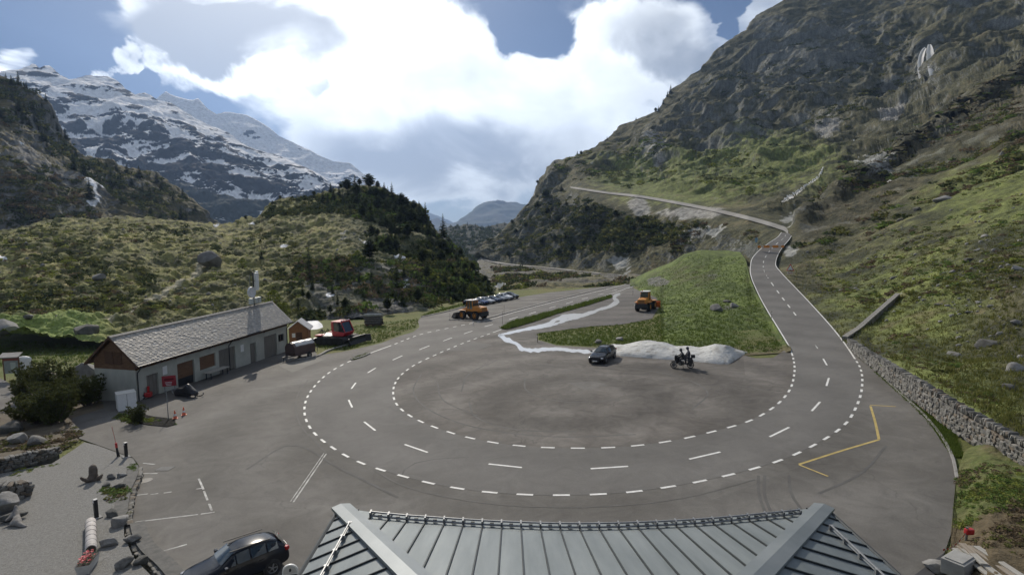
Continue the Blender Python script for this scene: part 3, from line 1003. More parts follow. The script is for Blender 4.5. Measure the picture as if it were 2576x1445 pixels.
# ================================================================== ASPHALT, ROADS, MARKINGS
def asphalt_mat(name, c1, c2, patch=0.0, crack=0.0, wear=1.0):
    m = bpy.data.materials.new(name)
    m.use_nodes = True
    nt = m.node_tree
    N, L = nt.nodes, nt.links
    b = N['Principled BSDF']
    b.inputs['Roughness'].default_value = 0.86
    b.inputs['Specular IOR Level'].default_value = 0.3
    g = N.new('ShaderNodeNewGeometry')

    def noise(scale, detail, rough=0.6, dist=0.0, off=0.0):
        mp = N.new('ShaderNodeMapping')
        mp.inputs['Location'].default_value = (off, off * .7, 0)
        L.new(g.outputs['Position'], mp.inputs[0])
        n = N.new('ShaderNodeTexNoise')
        n.inputs['Scale'].default_value = scale
        n.inputs['Detail'].default_value = detail
        n.inputs['Roughness'].default_value = rough
        n.inputs['Distortion'].default_value = dist
        L.new(mp.outputs[0], n.inputs['Vector'])
        return n.outputs[0]

    def ramp(v, a, b_, lo, hi):
        n = N.new('ShaderNodeMapRange')
        n.inputs['From Min'].default_value = a
        n.inputs['From Max'].default_value = b_
        n.inputs['To Min'].default_value = lo
        n.inputs['To Max'].default_value = hi
        L.new(v, n.inputs['Value'])
        return n.outputs[0]

    def mixn(f, a, c, mode='MIX'):
        n = N.new('ShaderNodeMix')
        n.data_type = 'RGBA'
        n.blend_type = mode
        for i, s in ((0, f), (6, a), (7, c)):
            if isinstance(s, float):
                n.inputs[i].default_value = s
            elif isinstance(s, tuple):
                n.inputs[i].default_value = (*s, 1)
            else:
                L.new(s, n.inputs[i])
        return n.outputs[2]

    col = mixn(ramp(noise(0.11, 6, 0.6, 0.8), 0.35, 0.65, 0.0, 1.0), c1, c2)
    col = mixn(1.0, col, ramp(noise(0.55, 6, 0.65, 1.2, 5.0), 0.3, 0.7, 1 - 0.13 * wear, 1 + 0.13 * wear), 'MULTIPLY')
    col = mixn(1.0, col, ramp(noise(14.0, 4, 0.7), 0.25, 0.75, 0.84, 1.16), 'MULTIPLY')
    wv = N.new('ShaderNodeTexWave')
    wv.wave_type = 'RINGS'
    wv.rings_direction = 'Z'
    wv.inputs['Scale'].default_value = 0.045
    wv.inputs['Distortion'].default_value = 5.0
    wv.inputs['Detail'].default_value = 4.0
    wv.inputs['Detail Scale'].default_value = 0.35
    wm = N.new('ShaderNodeMapping')
    lc = G(1440, 1010)
    wm.inputs['Location'].default_value = (-lc.x, -lc.y, -lc.z)
    L.new(g.outputs['Position'], wm.inputs[0])
    L.new(wm.outputs[0], wv.inputs['Vector'])
    col = mixn(1.0, col, ramp(wv.outputs['Fac'], 0.0, 1.0, 1 - 0.10 * wear, 1 + 0.08 * wear), 'MULTIPLY')
    # oil stains
    col = mixn(ramp(noise(0.9, 3, 0.5, 0.5, 31.0), 0.70, 0.80, 0.0, 0.35 * wear), col, (0.045, 0.045, 0.045))
    if patch:
        v = N.new('ShaderNodeTexVoronoi')
        v.inputs['Scale'].default_value = 0.085
        L.new(g.outputs['Position'], v.inputs['Vector'])
        bw = N.new('ShaderNodeSeparateColor')
        L.new(v.outputs['Color'], bw.inputs[0])
        col = mixn(1.0, col, ramp(bw.outputs[0], 0.0, 1.0, 1 - patch, 1 + patch), 'MULTIPLY')
    if crack:
        v = N.new('ShaderNodeTexVoronoi')
        v.feature = 'DISTANCE_TO_EDGE'
        v.inputs['Scale'].default_value = 0.16
        mp = N.new('ShaderNodeVectorMath')
        mp.operation = 'ADD'
        nn = N.new('ShaderNodeTexNoise')
        nn.inputs['Scale'].default_value = 0.7
        nn.inputs['Detail'].default_value = 5
        L.new(g.outputs['Position'], nn.inputs['Vector'])
        sc = N.new('ShaderNodeVectorMath')
        sc.operation = 'SCALE'
        sc.inputs['Scale'].default_value = 2.2
        L.new(nn.outputs['Color'], sc.inputs[0])
        L.new(g.outputs['Position'], mp.inputs[0])
        L.new(sc.outputs[0], mp.inputs[1])
        L.new(mp.outputs[0], v.inputs['Vector'])
        mk = N.new('ShaderNodeMath')
        mk.operation = 'MULTIPLY'
        L.new(ramp(v.outputs['Distance'], 0.003, 0.009, crack * .7, 0.0), mk.inputs[0])
        L.new(ramp(noise(0.15, 3, 0.5, 0.0, 77.0), 0.48, 0.58, 0.0, 1.0), mk.inputs[1])
        col = mixn(mk.outputs[0], col, (0.035, 0.034, 0.033))
    L.new(col, b.inputs['Base Color'])
    bp = N.new('ShaderNodeBump')
    bp.inputs['Strength'].default_value = 0.25
    bp.inputs['Distance'].default_value = 0.02
    L.new(noise(30, 3), bp.inputs['Height'])
    L.new(bp.outputs[0], b.inputs['Normal'])
    MATS[name] = m
    return m


A_PLAZA = asphalt_mat('plaza_asphalt', (0.105, 0.099, 0.090), (0.145, 0.139, 0.129), 0.07, 0.35, 1.4)
A_ISLE = asphalt_mat('old_asphalt', (0.088, 0.080, 0.072), (0.136, 0.127, 0.116), 0.14, 0.6, 2.2)
A_ROAD = asphalt_mat('road_asphalt', (0.118, 0.114, 0.108), (0.140, 0.136, 0.129), 0.0, 0.0, 0.9)
A_BAY = asphalt_mat('bay_asphalt', (0.085, 0.080, 0.076), (0.120, 0.112, 0.104), 0.08, 0.6, 1.5)
A_DARK = asphalt_mat('dark_asphalt', (0.042, 0.043, 0.046), (0.055, 0.056, 0.06), 0.0, 0.0, 0.6)
A_LIGHT = asphalt_mat('concrete_apron', (0.15, 0.145, 0.132), (0.19, 0.183, 0.168), 0.05, 0.3, 0.8)
PAINT = pm('road_paint', (0.58, 0.58, 0.56), (0.78, 0.78, 0.76), 3.0, 0.7, space='World')
PAINT_OLD = pm('worn_road_paint', (0.22, 0.215, 0.205), (0.55, 0.55, 0.53), 2.2, 0.8, space='World')
PAINT_Y = pm('yellow_road_paint', (0.34, 0.26, 0.08), (0.50, 0.38, 0.13), 2.0, 0.75, space='World')

PLAZA = [(182, 1030), (176, 1085), (200, 1102), (240, 1116), (335, 1150), (350, 1170), (352, 1195), (330, 1245), (322, 1300), (322, 1345), (345, 1400), (392, 1446), (450, 1520), (520, 1640), (2230, 1640), (2290, 1470), (2376, 1388), (2400, 1320), (2413, 1250), (2408, 1200), (2395, 1150), (2330, 1050), (2260, 985), (2210, 940), (2150, 885), (2128, 862), (2115, 850), (1985, 868),
         (1977, 890), (1945, 899), (1900, 900), (1860, 890), (1700, 886), (1560, 870), (1500, 874), (1400, 868), (1352, 854), (1347, 838), (1480, 821), (1560, 816), (1640, 801), (1657, 772), (1652, 748), (1620, 737), (1592, 723), (1596, 712), (1560, 717), (1500, 722), (1450, 728), (1380, 735), (1300, 748), (1240, 757), (1170, 772), (1120, 785), (1060, 797), (1051, 806), (1055, 822), (1040, 834), (1000, 846), (960, 862), (900, 876), (860, 884), (800, 893), (790, 880), (725, 872), (600, 890), (340, 945), (255, 985), (250, 1010)]
plaza = poly_sheet('forecourt', PLAZA, A_PLAZA)
tag(plaza, kind='structure')
# inner island of older asphalt and the gravelly bay
INNER = [(1240, 836), (1180, 857), (1100, 890), (1042, 918), (1004, 948), (989, 985), (1000, 1019), (1040, 1050), (1100, 1076), (1180, 1100), (1260, 1115), (1340, 1123), (1420, 1126), (1500, 1126), (1600, 1120), (1700, 1106), (1800, 1083), (1880, 1060), (1940, 1028), (1980, 990), (1998, 940), (1994, 895), (1985, 872)]
OUTER = [(1218, 806), (1150, 820), (1060, 840), (985, 868), (930, 888), (880, 908), (838, 930), (792, 970), (768, 1012), (770, 1055), (792, 1090), (832, 1122), (900, 1160), (1000, 1193), (1100, 1218), (1200, 1234), (1320, 1243), (1450, 1244), (1560, 1239), (1700, 1221), (1850, 1190), (1960, 1158), (2060, 1112), (2120, 1072), (2156, 1018), (2169, 965), (2164, 925), (2148, 898), (2115, 850)]
isle = poly_sheet('island_asphalt', INNER + [(1945, 899), (1900, 900), (1860, 892), (1700, 888), (1560, 872), (1500, 876), (1400, 870), (1352, 856), (1300, 850)], A_ISLE, plaza, 0.004)
bay = poly_sheet('bay_asphalt', [(1262, 832), (1330, 817), (1400, 793), (1480, 770), (1540, 750), (1580, 731), (1620, 738), (1651, 749), (1656, 772), (1639, 800), (1560, 815), (1480, 820), (1349, 837), (1352, 850), (1300, 848)], A_BAY, plaza, 0.004)
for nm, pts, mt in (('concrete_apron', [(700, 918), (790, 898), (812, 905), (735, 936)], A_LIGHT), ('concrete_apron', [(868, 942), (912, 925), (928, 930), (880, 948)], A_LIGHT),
                    ('surface_patch', [(2230, 1520), (2300, 1445), (2376, 1388), (2352, 1440), (2310, 1560)], A_DARK),  # plain darker corner area with sharp edges
                    ('surface_patch', [(1430, 962), (1500, 958), (1530, 968), (1470, 980)], A_PLAZA),
                    ('surface_patch', [(1130, 868), (1190, 858), (1240, 866), (1200, 880), (1120, 882)], A_ROAD)):
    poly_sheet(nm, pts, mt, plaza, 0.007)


def strip(name, L, R_, mat, parent, dz=0.0, skirt=0.0):
    n = len(L)
    vs, fs = [], []
    for a, b in zip(L, R_):
        vs += [a + Vector((0, 0, dz)), b + Vector((0, 0, dz))]
    for i in range(n - 1):
        fs.append((2 * i, 2 * i + 1, 2 * i + 3, 2 * i + 2))
    o = mesh_obj(name, vs, fs, mat, parent)
    bm = bmesh.new()
    bm.from_mesh(o.data)
    bmesh.ops.recalc_face_normals(bm, faces=bm.faces)
    up = sum(f.normal.z for f in bm.faces)
    if up < 0:
        bmesh.ops.reverse_faces(bm, faces=bm.faces)
    bm.to_mesh(o.data)
    bm.free()
    return o


# outer, inner and centre line of the road as lines in space: loop on the forecourt, then up the hill
UP = {'R': [(2040, 764, 98.5), (2000, 722, 114), (1965, 685, 128), (1951, 660, 147), (1957, 640, 158), (1968, 622, 168), (1985, 602, 178), (1993, 588, 189)],
      'L': [(1962, 832, 77), (1930, 780, 94.5), (1906, 735, 112), (1891, 700, 124), (1888, 668, 141), (1892, 650, 150), (1908, 631, 160), (1935, 610, 174), (1956, 596, 182), (1966, 584, 191)],
      'C': [(2053, 868), (2027, 832), (2003, 803), (1983, 777), (1966, 752), (1950, 732), (1940, 715), (1930, 697), (1922, 672), (1920, 655), (1922, 640), (1935, 620)]}
out_pts = [G(*p) for p in [(1575, 714), (1500, 733), (1400, 757), (1300, 783)] + OUTER[:-1]] + [at(*p) for p in UP['R']]
inn_pts = [G(*p) for p in [(1596, 718), (1530, 741), (1400, 779), (1300, 813)] + INNER] + [at(*p) for p in UP['L']]
LO, LI = Line3(out_pts, 1500), Line3(inn_pts, 1500)
n = 260
oL = [LO.at(LO.len * i / (n - 1)) for i in range(n)]
# pair the two edges by walking the inner one proportionally between matched stations
match = [(LO.nearest(G(1575, 714)), LI.nearest(G(1596, 718))), (LO.nearest(G(1218, 806)), LI.nearest(G(1240, 836))), (LO.nearest(G(930, 888)), LI.nearest(G(1042, 918))), (LO.nearest(G(768, 1012)), LI.nearest(G(989, 985))), (LO.nearest(G(900, 1160)), LI.nearest(G(1100, 1076))), (LO.nearest(G(1380, 1244)), LI.nearest(G(1430, 1126))), (LO.nearest(G(1850, 1190)), LI.nearest(G(1760, 1093))), (LO.nearest(G(2120, 1072)), LI.nearest(G(1960, 1012))), (LO.nearest(G(2164, 925)), LI.nearest(G(1996, 920))),
         (LO.nearest(G(2115, 850)), LI.nearest(G(1985, 872))), (LO.nearest(at(*UP['R'][2])), LI.nearest(at(*UP['L'][3]))), (LO.nearest(at(*UP['R'][4])), LI.nearest(at(*UP['L'][6]))), (LO.len, LI.len)]
so, si = [m_[0] for m_ in match], [m_[1] for m_ in match]
iL = [LI.at(np.interp(LO.len * i / (n - 1), so, si)) for i in range(n)]
road = strip('road', oL, iL, A_ROAD, None, 0.009)
tag(road, kind='structure')


def ribbon(line, s0, s1, w, name, mat, parent, dz, seg=1.2):
    k = max(2, int((s1 - s0) / seg) + 1)
    A, B = [], []
    for i in range(k):
        s = s0 + (s1 - s0) * i / (k - 1)
        p, t = line.at(s), line.tan(s)
        nrm = Vector((-t.y, t.x, 0)).normalized() * (w / 2)
        A.append(p + nrm)
        B.append(p - nrm)
    return strip(name, A, B, mat, parent, dz)


# edge lines: solid where the photograph has them solid, dashed round the loop
s_a, s_b = LO.nearest(G(1218, 806)), LO.nearest(G(2148, 898))
ribbon(LO, 0, s_a, 0.16, 'edge_line', PAINT, road, 0.014)
ribbon(LO, s_b, LO.len, 0.17, 'edge_line', PAINT, road, 0.014)
s_g0, s_g1 = LO.nearest(G(988, 868)), LO.nearest(G(928, 889))
ribbon(LO, s_g0, s_g1, 0.17, 'edge_line', PAINT, road, 0.014)
s = s_a + 1.0
while s < s_b - 0.8:
    if not (s_g0 - 0.8 < s < s_g1 + 0.4):
        ribbon(LO, s, s + 0.92, 0.18, 'edge_dash', PAINT, road, 0.014, 0.5)
    s += 2.0
s_a, s_b = LI.nearest(G(1240, 836)), LI.nearest(G(1994, 895))
ribbon(LI, 0, s_a, 0.16, 'edge_line', PAINT, road, 0.014)
ribbon(LI, s_b, LI.len, 0.17, 'edge_line', PAINT, road, 0.014)
s = s_a + 1.0
while s < s_b - 0.8:
    ribbon(LI, s, s + 0.92, 0.18, 'edge_dash', PAINT, road, 0.014, 0.5)
    s += 2.0
# centre dashes, each taken at its own place (photo points of its two ends)
CEN = [((1553, 728), (1540, 731)), ((1518, 738), (1504, 741)), ((1479, 748), (1463, 752)), ((1441, 758), (1424, 763)), ((1398, 770), (1382, 774)), ((1348, 784), (1331, 789)), ((1302, 797), (1281, 803)), ((1240, 815), (1219, 821)), ((1188, 832), (1167, 839)), ((1137, 849), (1115, 857)), ((1080, 869), (1055, 879)), ((1012, 894), (988, 905)), ((945, 925), (925, 937)), ((895, 962), (884, 977)), ((877, 1005), (886, 1024)), ((916, 1060), (944, 1082)), ((1018, 1117), (1076, 1137)), ((1229, 1166), (1313, 1175)), ((1486, 1178), (1580, 1172)), ((1734, 1154), (1812, 1136)), ((1936, 1098), (1985, 1074)), ((2042, 1033), (2063, 1010)), ((2079, 970), (2085, 950)), ((2080, 918), (2071, 902)), ((2058, 876), (2047, 860)), ((2033, 838), (2021, 825))]
for a, b in CEN:
    a, b = G(*a), G(*b)
    ln = Line3([a, (a + b) / 2, b], 8)
    ribbon(ln, 0, ln.len, 0.16, 'centre_dash', PAINT, road, 0.014, 1.0)
# further up the hill the dashes follow the middle of the carriageway
s_up = LO.nearest(at(2040, 764, 98.5)) - 8
while s_up < LO.len - 2:
    def mid(s):
        return (LO.at(s) + LI.at(np.interp(s, so, si))) / 2
    a, b = mid(s_up), mid(min(LO.len, s_up + 3.0))
    ln = Line3([a, (a + b) / 2, b], 8)
    ribbon(ln, 0, ln.len, 0.2, 'centre_dash', PAINT, road, 0.016, 1.5)
    s_up += 7.2

# painted lines on the forecourt: parking bays, hatched line, yellow bus box, tyre marks
def painted(name, pts, w, mat, dz=0.010):
    P = [G(*p) for p in pts]
    if len(P) == 2:
        P = [P[0], (P[0] + P[1]) / 2, P[1]]
    ln = Line3(P, 40)
    ribbon(ln, 0, ln.len, w, name, mat, plaza, dz, 1.0)


for a, b in (((340, 1312), (498, 1293)), ((368, 1397), (470, 1368)), ((340, 1245), (372, 1241)), ((378, 1243), (398, 1240)), ((412, 1239), (432, 1236)), ((357, 1190), (396, 1190)),
             ((500, 1203), (512, 1230)), ((513, 1234), (522, 1257)), ((526, 1266), (533, 1283)), ((494, 1229), (508, 1227)), ((505, 1292), (540, 1287)), ((360, 1164), (390, 1167))):
    painted('bay_line', (a, b), 0.11, PAINT_OLD)
painted('bay_line', [(821, 1140), (738, 1262)], 0.09, PAINT_OLD)
painted('bay_line', [(815, 1139), (731, 1260)], 0.06, PAINT_OLD)
painted('yellow_line', [(2188, 1018), (2254, 1022)], 0.14, PAINT_Y)
painted('yellow_line', [(2190, 1021), (2202, 1062), (2211, 1104)], 0.16, PAINT_Y)
painted('yellow_line', [(2211, 1105), (2120, 1132), (2010, 1167)], 0.16, PAINT_Y)
painted('yellow_line', [(2010, 1168), (2045, 1180), (2083, 1197)], 0.13, PAINT_Y)
TYRE = pm('tyre_mark', (0.072, 0.070, 0.067), (0.115, 0.112, 0.107), 0.6, 0.9, space='World')
SEAM = pm('asphalt_seam', (0.085, 0.083, 0.078), (0.125, 0.120, 0.112), 0.9, 0.9, space='World')
for pts in ([(1908, 1195), (1908, 1235), (1922, 1280), (1938, 1310)], [(1924, 1195), (1922, 1235), (1936, 1280), (1956, 1310)], [(1985, 1195), (1990, 1240), (2025, 1290), (2070, 1330)], [(1010, 1200), (1030, 1170), (1090, 1155), (1180, 1150)],
            [(1180, 1010), (1200, 1050), (1300, 1080), (1450, 1085)], [(1320, 950), (1330, 985), (1420, 1010), (1560, 1005)], [(1100, 960), (1120, 1010), (1200, 1045)], [(1060, 940), (1040, 985), (1080, 1030), (1200, 1075), (1400, 1098), (1600, 1092)], [(1420, 930), (1560, 925), (1700, 945), (1780, 985), (1740, 1030)], [(1250, 905), (1180, 940), (1160, 985)], [(620, 1180), (720, 1120), (860, 1180), (1000, 1250)], [(2060, 1240), (2150, 1200), (2230, 1120)]):
    painted('tyre_mark', pts, 0.16, TYRE)
painted('asphalt_seam', [(775, 955), (750, 990), (745, 1030), (760, 1075), (800, 1118), (820, 1138)], 0.13, SEAM)
painted('asphalt_seam', [(940, 1180), (1000, 1215), (1200, 1262), (1450, 1275), (1700, 1255), (1900, 1205)], 0.10, SEAM)

# lower road in the gorge and upper road across the slope: carriageway plus a low parapet of kerb stones
STONE_L = pm('pale_kerb_stone', (0.20, 0.195, 0.185), (0.30, 0.29, 0.275), 0.8, 0.9, space='World')
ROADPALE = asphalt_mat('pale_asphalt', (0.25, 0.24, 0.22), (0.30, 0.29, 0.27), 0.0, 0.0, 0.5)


def hill_road(name, pts, width, tilt, rails, verge):
    dz = 0.0
    C = Line3([at(*p) for p in pts], 400)
    n = int(C.len / 4)
    A, B, EB = [], [], []
    for i in range(n):
        s = C.len * i / (n - 1)
        p, t = C.at(s), C.tan(s)
        nr = Vector((-t.y, t.x, 0)).normalized()
        if nr.y > 0:
            nr = -nr          # towards the viewer
        A.append(p + nr * width / 2 + Vector((0, 0, -tilt * width / 2)))
        B.append(p - nr * width / 2 + Vector((0, 0, tilt * width / 2)))
        EB.append(A[-1] + nr * verge + Vector((0, 0, -3.6 if dz else -verge * .9)))
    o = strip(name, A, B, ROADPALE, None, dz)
    tag(o, kind='structure')
    e = strip('embankment', EB, A, pm('embankment_gravel', (0.13, 0.125, 0.11), (0.25, 0.24, 0.215), 0.5, 0.95, bump=0.6, bscale=2, space='World'), o, dz - 0.02)
    if rails:
        stone = None
        for i in range(0, n * 2 - 1):
            s = C.len * i / (2 * n - 2)
            p, t = C.at(s), C.tan(s)
            nr = Vector((-t.y, t.x, 0)).normalized()
            if nr.y > 0:
                nr = -nr
            q = p + nr * (width / 2 - 0.2) + Vector((0, 0, -tilt * width / 2 + 0.30))
            if stone is None:
                stone = MB().box((0, 0, 0), (1.2, 0.35, 0.6), taper=0.9).build('kerb_stone', STONE_L, o)
                k = stone
            else:
                k = stone.copy()
                link(k, o)
            k.location = q
            k.rotation_euler = (0, 0, math.atan2(t.y, t.x))
    return o


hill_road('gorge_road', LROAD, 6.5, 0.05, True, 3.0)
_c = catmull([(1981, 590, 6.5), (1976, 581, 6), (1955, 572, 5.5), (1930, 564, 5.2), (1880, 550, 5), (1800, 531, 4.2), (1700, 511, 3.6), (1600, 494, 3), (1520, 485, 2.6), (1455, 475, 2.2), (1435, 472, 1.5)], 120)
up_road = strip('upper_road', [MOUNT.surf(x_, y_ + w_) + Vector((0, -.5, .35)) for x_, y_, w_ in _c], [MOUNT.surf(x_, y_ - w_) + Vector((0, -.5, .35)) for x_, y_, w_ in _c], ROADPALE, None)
tag(up_road, kind='structure')

# hazy air over the whole valley
def build_haze():
    o = MB().box((0, 4500, 880), (9000, 11500, 1920)).build('haze', None)
    m = bpy.data.materials.new('haze_air')
    m.use_nodes = True
    nt = m.node_tree
    nt.nodes.clear()
    out = nt.nodes.new('ShaderNodeOutputMaterial')
    v = nt.nodes.new('ShaderNodeVolumePrincipled')
    v.inputs['Color'].default_value = (0.40, 0.60, 1.0, 1)
    v.inputs['Density'].default_value = HAZE
    v.inputs['Anisotropy'].default_value = 0.35
    nt.links.new(v.outputs[0], out.inputs['Volume'])
    o.data.materials.append(m)
    tag(o, kind='stuff')


HAZE = 0.8e-4
build_haze()

# ================================================================== BUILDINGS
WOOD_D = pm('dark_larch_boards', (0.060, 0.030, 0.017), (0.120, 0.062, 0.036), 2.5, 0.85, bump=0.3, stretch=(0.4, 1, 6))
WOOD_M = pm('weathered_boards', (0.115, 0.060, 0.032), (0.20, 0.115, 0.065), 2.0, 0.85, bump=0.3, stretch=(0.5, 1, 5))
WOOD_G = pm('grey_door_wood', (0.15, 0.14, 0.12), (0.22, 0.205, 0.18), 2.0, 0.85, stretch=(6, 6, 0.5))
WOOD_SHED = pm('orange_shed_boards', (0.23, 0.105, 0.045), (0.31, 0.155, 0.07), 2.0, 0.8, stretch=(1, 1, 4))
CONC = pm('painted_concrete', (0.36, 0.37, 0.325), (0.47, 0.475, 0.42), 0.8, 0.9, bump=0.15, bscale=12)
CONC_G = pm('grey_concrete', (0.25, 0.25, 0.24), (0.36, 0.355, 0.34), 1.2, 0.92, bump=0.3, bscale=10)
METAL_D = pm('dark_metal', (0.035, 0.037, 0.04), (0.05, 0.052, 0.056), 6, 0.45, 0.6)
METAL_L = pm('galvanised_metal', (0.20, 0.21, 0.22), (0.30, 0.31, 0.32), 8, 0.55, 0.6)
BLACK = pm('black_rubber', (0.018, 0.018, 0.019), (0.028, 0.028, 0.03), 8, 0.8)
WHITE = pm('white_paint', (0.70, 0.71, 0.70), (0.78, 0.79, 0.78), 3, 0.5)
RED = pm('red_paint', (0.42, 0.018, 0.022), (0.52, 0.03, 0.03), 3, 0.4, coat=0.3)
GLASS = pm('dark_window_glass', (0.022, 0.028, 0.030), None, rough=0.06, spec=0.7)
GLASS_T = pm('tinted_car_glass', (0.020, 0.030, 0.032), None, rough=0.04, spec=0.8, coat=0.5)


def shingle_mat():
    m = bpy.data.materials.new('slate_shingle')
    m.use_nodes = True
    N, L = m.node_tree.nodes, m.node_tree.links
    b = N['Principled BSDF']
    b.inputs['Roughness'].default_value = 0.5
    g = N.new('ShaderNodeNewGeometry')
    r = N.new('ShaderNodeValToRGB')
    r.color_ramp.elements[0].color = (0.27, 0.265, 0.255, 1)
    r.color_ramp.elements[1].color = (0.52, 0.51, 0.49, 1)
    e = r.color_ramp.elements.new(0.9)
    e.color = (0.46, 0.42, 0.36, 1)
    L.new(g.outputs['Random Per Island'], r.inputs[0])
    L.new(r.outputs[0], b.inputs['Base Color'])
    MATS['slate_shingle'] = m
    return m


SHINGLE = shingle_mat()


def depot_building():
    A, B = G(346, 1008), G(724, 882)
    d = B - A
    rz = math.atan2(d.y, d.x)
    Lb, W, HC, HE, HR = math.hypot(d.x, d.y), 4.7, 3.0, 4.1, 6.2
    t = empty('depot_building', A, rz, 'long low depot with grey shingle gable roof, pale walls and brown timber band', 'building')
    u = Vector((math.cos(rz), math.sin(rz), 0))

    def bx(px, py):
        # distance along the front whose base projects to px
        lo, hi = 0.0, Lb
        for _ in range(40):
            m_ = (lo + hi) / 2
            if proj(A + d * (m_ / Lb))[0] < px:
                lo = m_
            else:
                hi = m_
        return lo
    drop = lambda x: d.z * x / Lb
    # wall with recessed openings, built as piers and lintels
    ops = [(372, 401, 2.15, 'door', 0.0), (449, 491, 2.35, 'garage', 0.0), (505, 545, 2.35, 'shutter', 0.85), (553, 594, 2.45, 'garage_grey', 0.0), (631, 646, 2.1, 'door', 0.0), (666, 698, 2.4, 'garage_grey', 0.0), (702, 716, 2.1, 'window', 1.1)]
    w = MB()
    x_prev = 0.0
    spans = []
    for (a, b_, h, kind, sill) in ops:
        xa, xb = bx(a, 0), bx(b_, 0)
        spans.append((xa, xb, h, kind, sill))
    TH = 0.28
    for (xa, xb, h, kind, sill) in spans:
        w.box(((x_prev + xa) / 2, TH / 2, HC / 2 - 0.5), (xa - x_prev, TH, HC + 1.0))
        w.box(((xa + xb) / 2, TH / 2, (h + HC) / 2), (xb - xa, TH, HC - h))
        if sill > 0:
            w.box(((xa + xb) / 2, TH / 2, sill / 2 - 0.5), (xb - xa, TH, sill + 1.0))
        x_prev = xb
    w.box(((x_prev + Lb) / 2, TH / 2, HC / 2 - 0.5), (Lb - x_prev, TH, HC + 1.0))
    w.box((Lb / 2, W - TH / 2, HC / 2 - 0.5), (Lb, TH, HC + 1.0))
    w.box((TH / 2 - 0.003, W / 2, HC / 2 - 0.5), (TH, W - 2 * TH, HC + 1.0))
    w.box((Lb - TH / 2, W / 2, HC / 2 - 0.5), (TH, W - 2 * TH, HC + 1.0))
    w.box((Lb / 2, W / 2, -0.6), (Lb - 0.6, W - 0.6, 0.5))
    w.build('wall', CONC, t)
    for (xa, xb, h, kind, sill) in spans:
        cx, wd = (xa + xb) / 2, xb - xa
        z0 = drop(cx)
        if kind == 'window':
            f = MB().box((cx, 0.16, (sill + h) / 2), (wd, 0.06, h - sill)).build('window', WOOD_D, t)
            for s in (-1, 1):
                MB().box((cx + s * wd * 0.23, 0.12, (sill + h) / 2), (wd * 0.36, 0.03, (h - sill) * 0.78)).build('pane', GLASS, f)
            continue
        mt = {'door': WOOD_G, 'garage': WOOD_M, 'shutter': WOOD_M, 'garage_grey': WOOD_G}[kind]
        n_ = 2 if kind == 'door' else 6
        f = MB().box((cx, 0.24, (sill + z0 - 0.1 + h) / 2), (wd, 0.05, h - sill - z0 + 0.1)).build('door', WOOD_D if mt is WOOD_M else mt, t)
        for k in range(n_ * 2 if kind != 'door' else 3):
            m_ = n_ * 2 if kind != 'door' else 3
            ww = wd / m_
            lo = sill + (0.0 if kind != 'garage' else 0.75)
            MB().box((xa + ww * (k + .5), 0.20, (lo + z0 + h) / 2 + 0.0), (ww - 0.025, 0.04, h - lo - z0 - 0.06)).build('plank', mt, f)
        if kind == 'garage':
            MB().box((cx, 0.19, (0.7 + z0) / 2), (wd - 0.05, 0.04, 0.68 - z0)).build('kick_panel', METAL_D, f)
        MB().box((xa + 0.12, 0.15, 1.05 + z0), (0.05, 0.08, 0.14)).build('handle', METAL_D, f)
    # timber band under the eave, in boards, with posts
    band = MB().box((Lb / 2, 0.17, (HC + HE) / 2), (Lb, 0.26, HE - HC)).build('timber_band', WOOD_D, t)
    for k in range(5):
        z = HC + (HE - HC) * (k + 0.5) / 5
        MB().box((Lb / 2, 0.02, z), (Lb - 0.1, 0.03, (HE - HC) / 5 - 0.025)).build('plank', WOOD_D, band)
    for k in range(6):
        MB().box((0.1 + (Lb - 0.2) * k / 5, -0.045, (HC + HE) / 2 - 0.08), (0.16, 0.09, HE - HC - 0.1)).build('post', WOOD_D, t)
    # gable ends in horizontal boards
    hr = HR - 0.28
    for xg, s, mt in ((-0.03, -1, WOOD_M), (Lb + 0.03, 1, WOOD_D)):
        core = MB()
        core.add([(xg - s * 0.08, 0, HC), (xg - s * 0.08, W, HC), (xg - s * 0.08, W, HE), (xg - s * 0.08, W / 2, hr), (xg - s * 0.08, 0, HE), (xg - s * 0.3, 0, HC), (xg - s * 0.3, W, HC), (xg - s * 0.3, W, HE), (xg - s * 0.3, W / 2, hr), (xg - s * 0.3, 0, HE)],
                 [(0, 1, 2, 3, 4), (9, 8, 7, 6, 5), (0, 5, 6, 1), (1, 6, 7, 2), (2, 7, 8, 3), (3, 8, 9, 4), (4, 9, 5, 0)])
        gb = core.build('gable', WOOD_D, t)
        z = HC
        while z < hr - 0.15:
            zt = z + 0.2
            half = W / 2 if zt < HE else W / 2 * (hr - zt) / (hr - HE)
            if half > 0.15:
                MB().box((xg - s * 0.03, W / 2, z + 0.095), (0.05, 2 * half - 0.03, 0.18)).build('plank', mt, gb)
            z += 0.2
        MB().box((xg + s * 0.03, W / 2 - 0.5, 4.1), (0.05, 0.95, 1.2)).build('shutter', WOOD_D, gb)
        MB().box((xg + s * 0.03, W / 2 + 0.5, 4.1), (0.05, 0.95, 1.2)).build('shutter', WOOD_D, gb)
    # roof: two decks and overlapping shingles
    OH, OG = 0.65, 0.4
    zf = HE - (HR - HE) / (W / 2) * OH
    dk = MB()
    for s in (0, 1):
        y0, y1 = (-OH, W / 2) if s == 0 else (W + OH, W / 2)
        th = 0.16
        dk.add([(-OG, y0, zf), (Lb + OG, y0, zf), (Lb + OG, y1, HR), (-OG, y1, HR), (-OG, y0, zf - th), (Lb + OG, y0, zf - th), (Lb + OG, y1, HR - th), (-OG, y1, HR - th)],
               [(0, 1, 2, 3), (7, 6, 5, 4), (0, 4, 5, 1), (1, 5, 6, 2), (2, 6, 7, 3), (3, 7, 4, 0)])
    roof = dk.build('roof', WOOD_D, t)
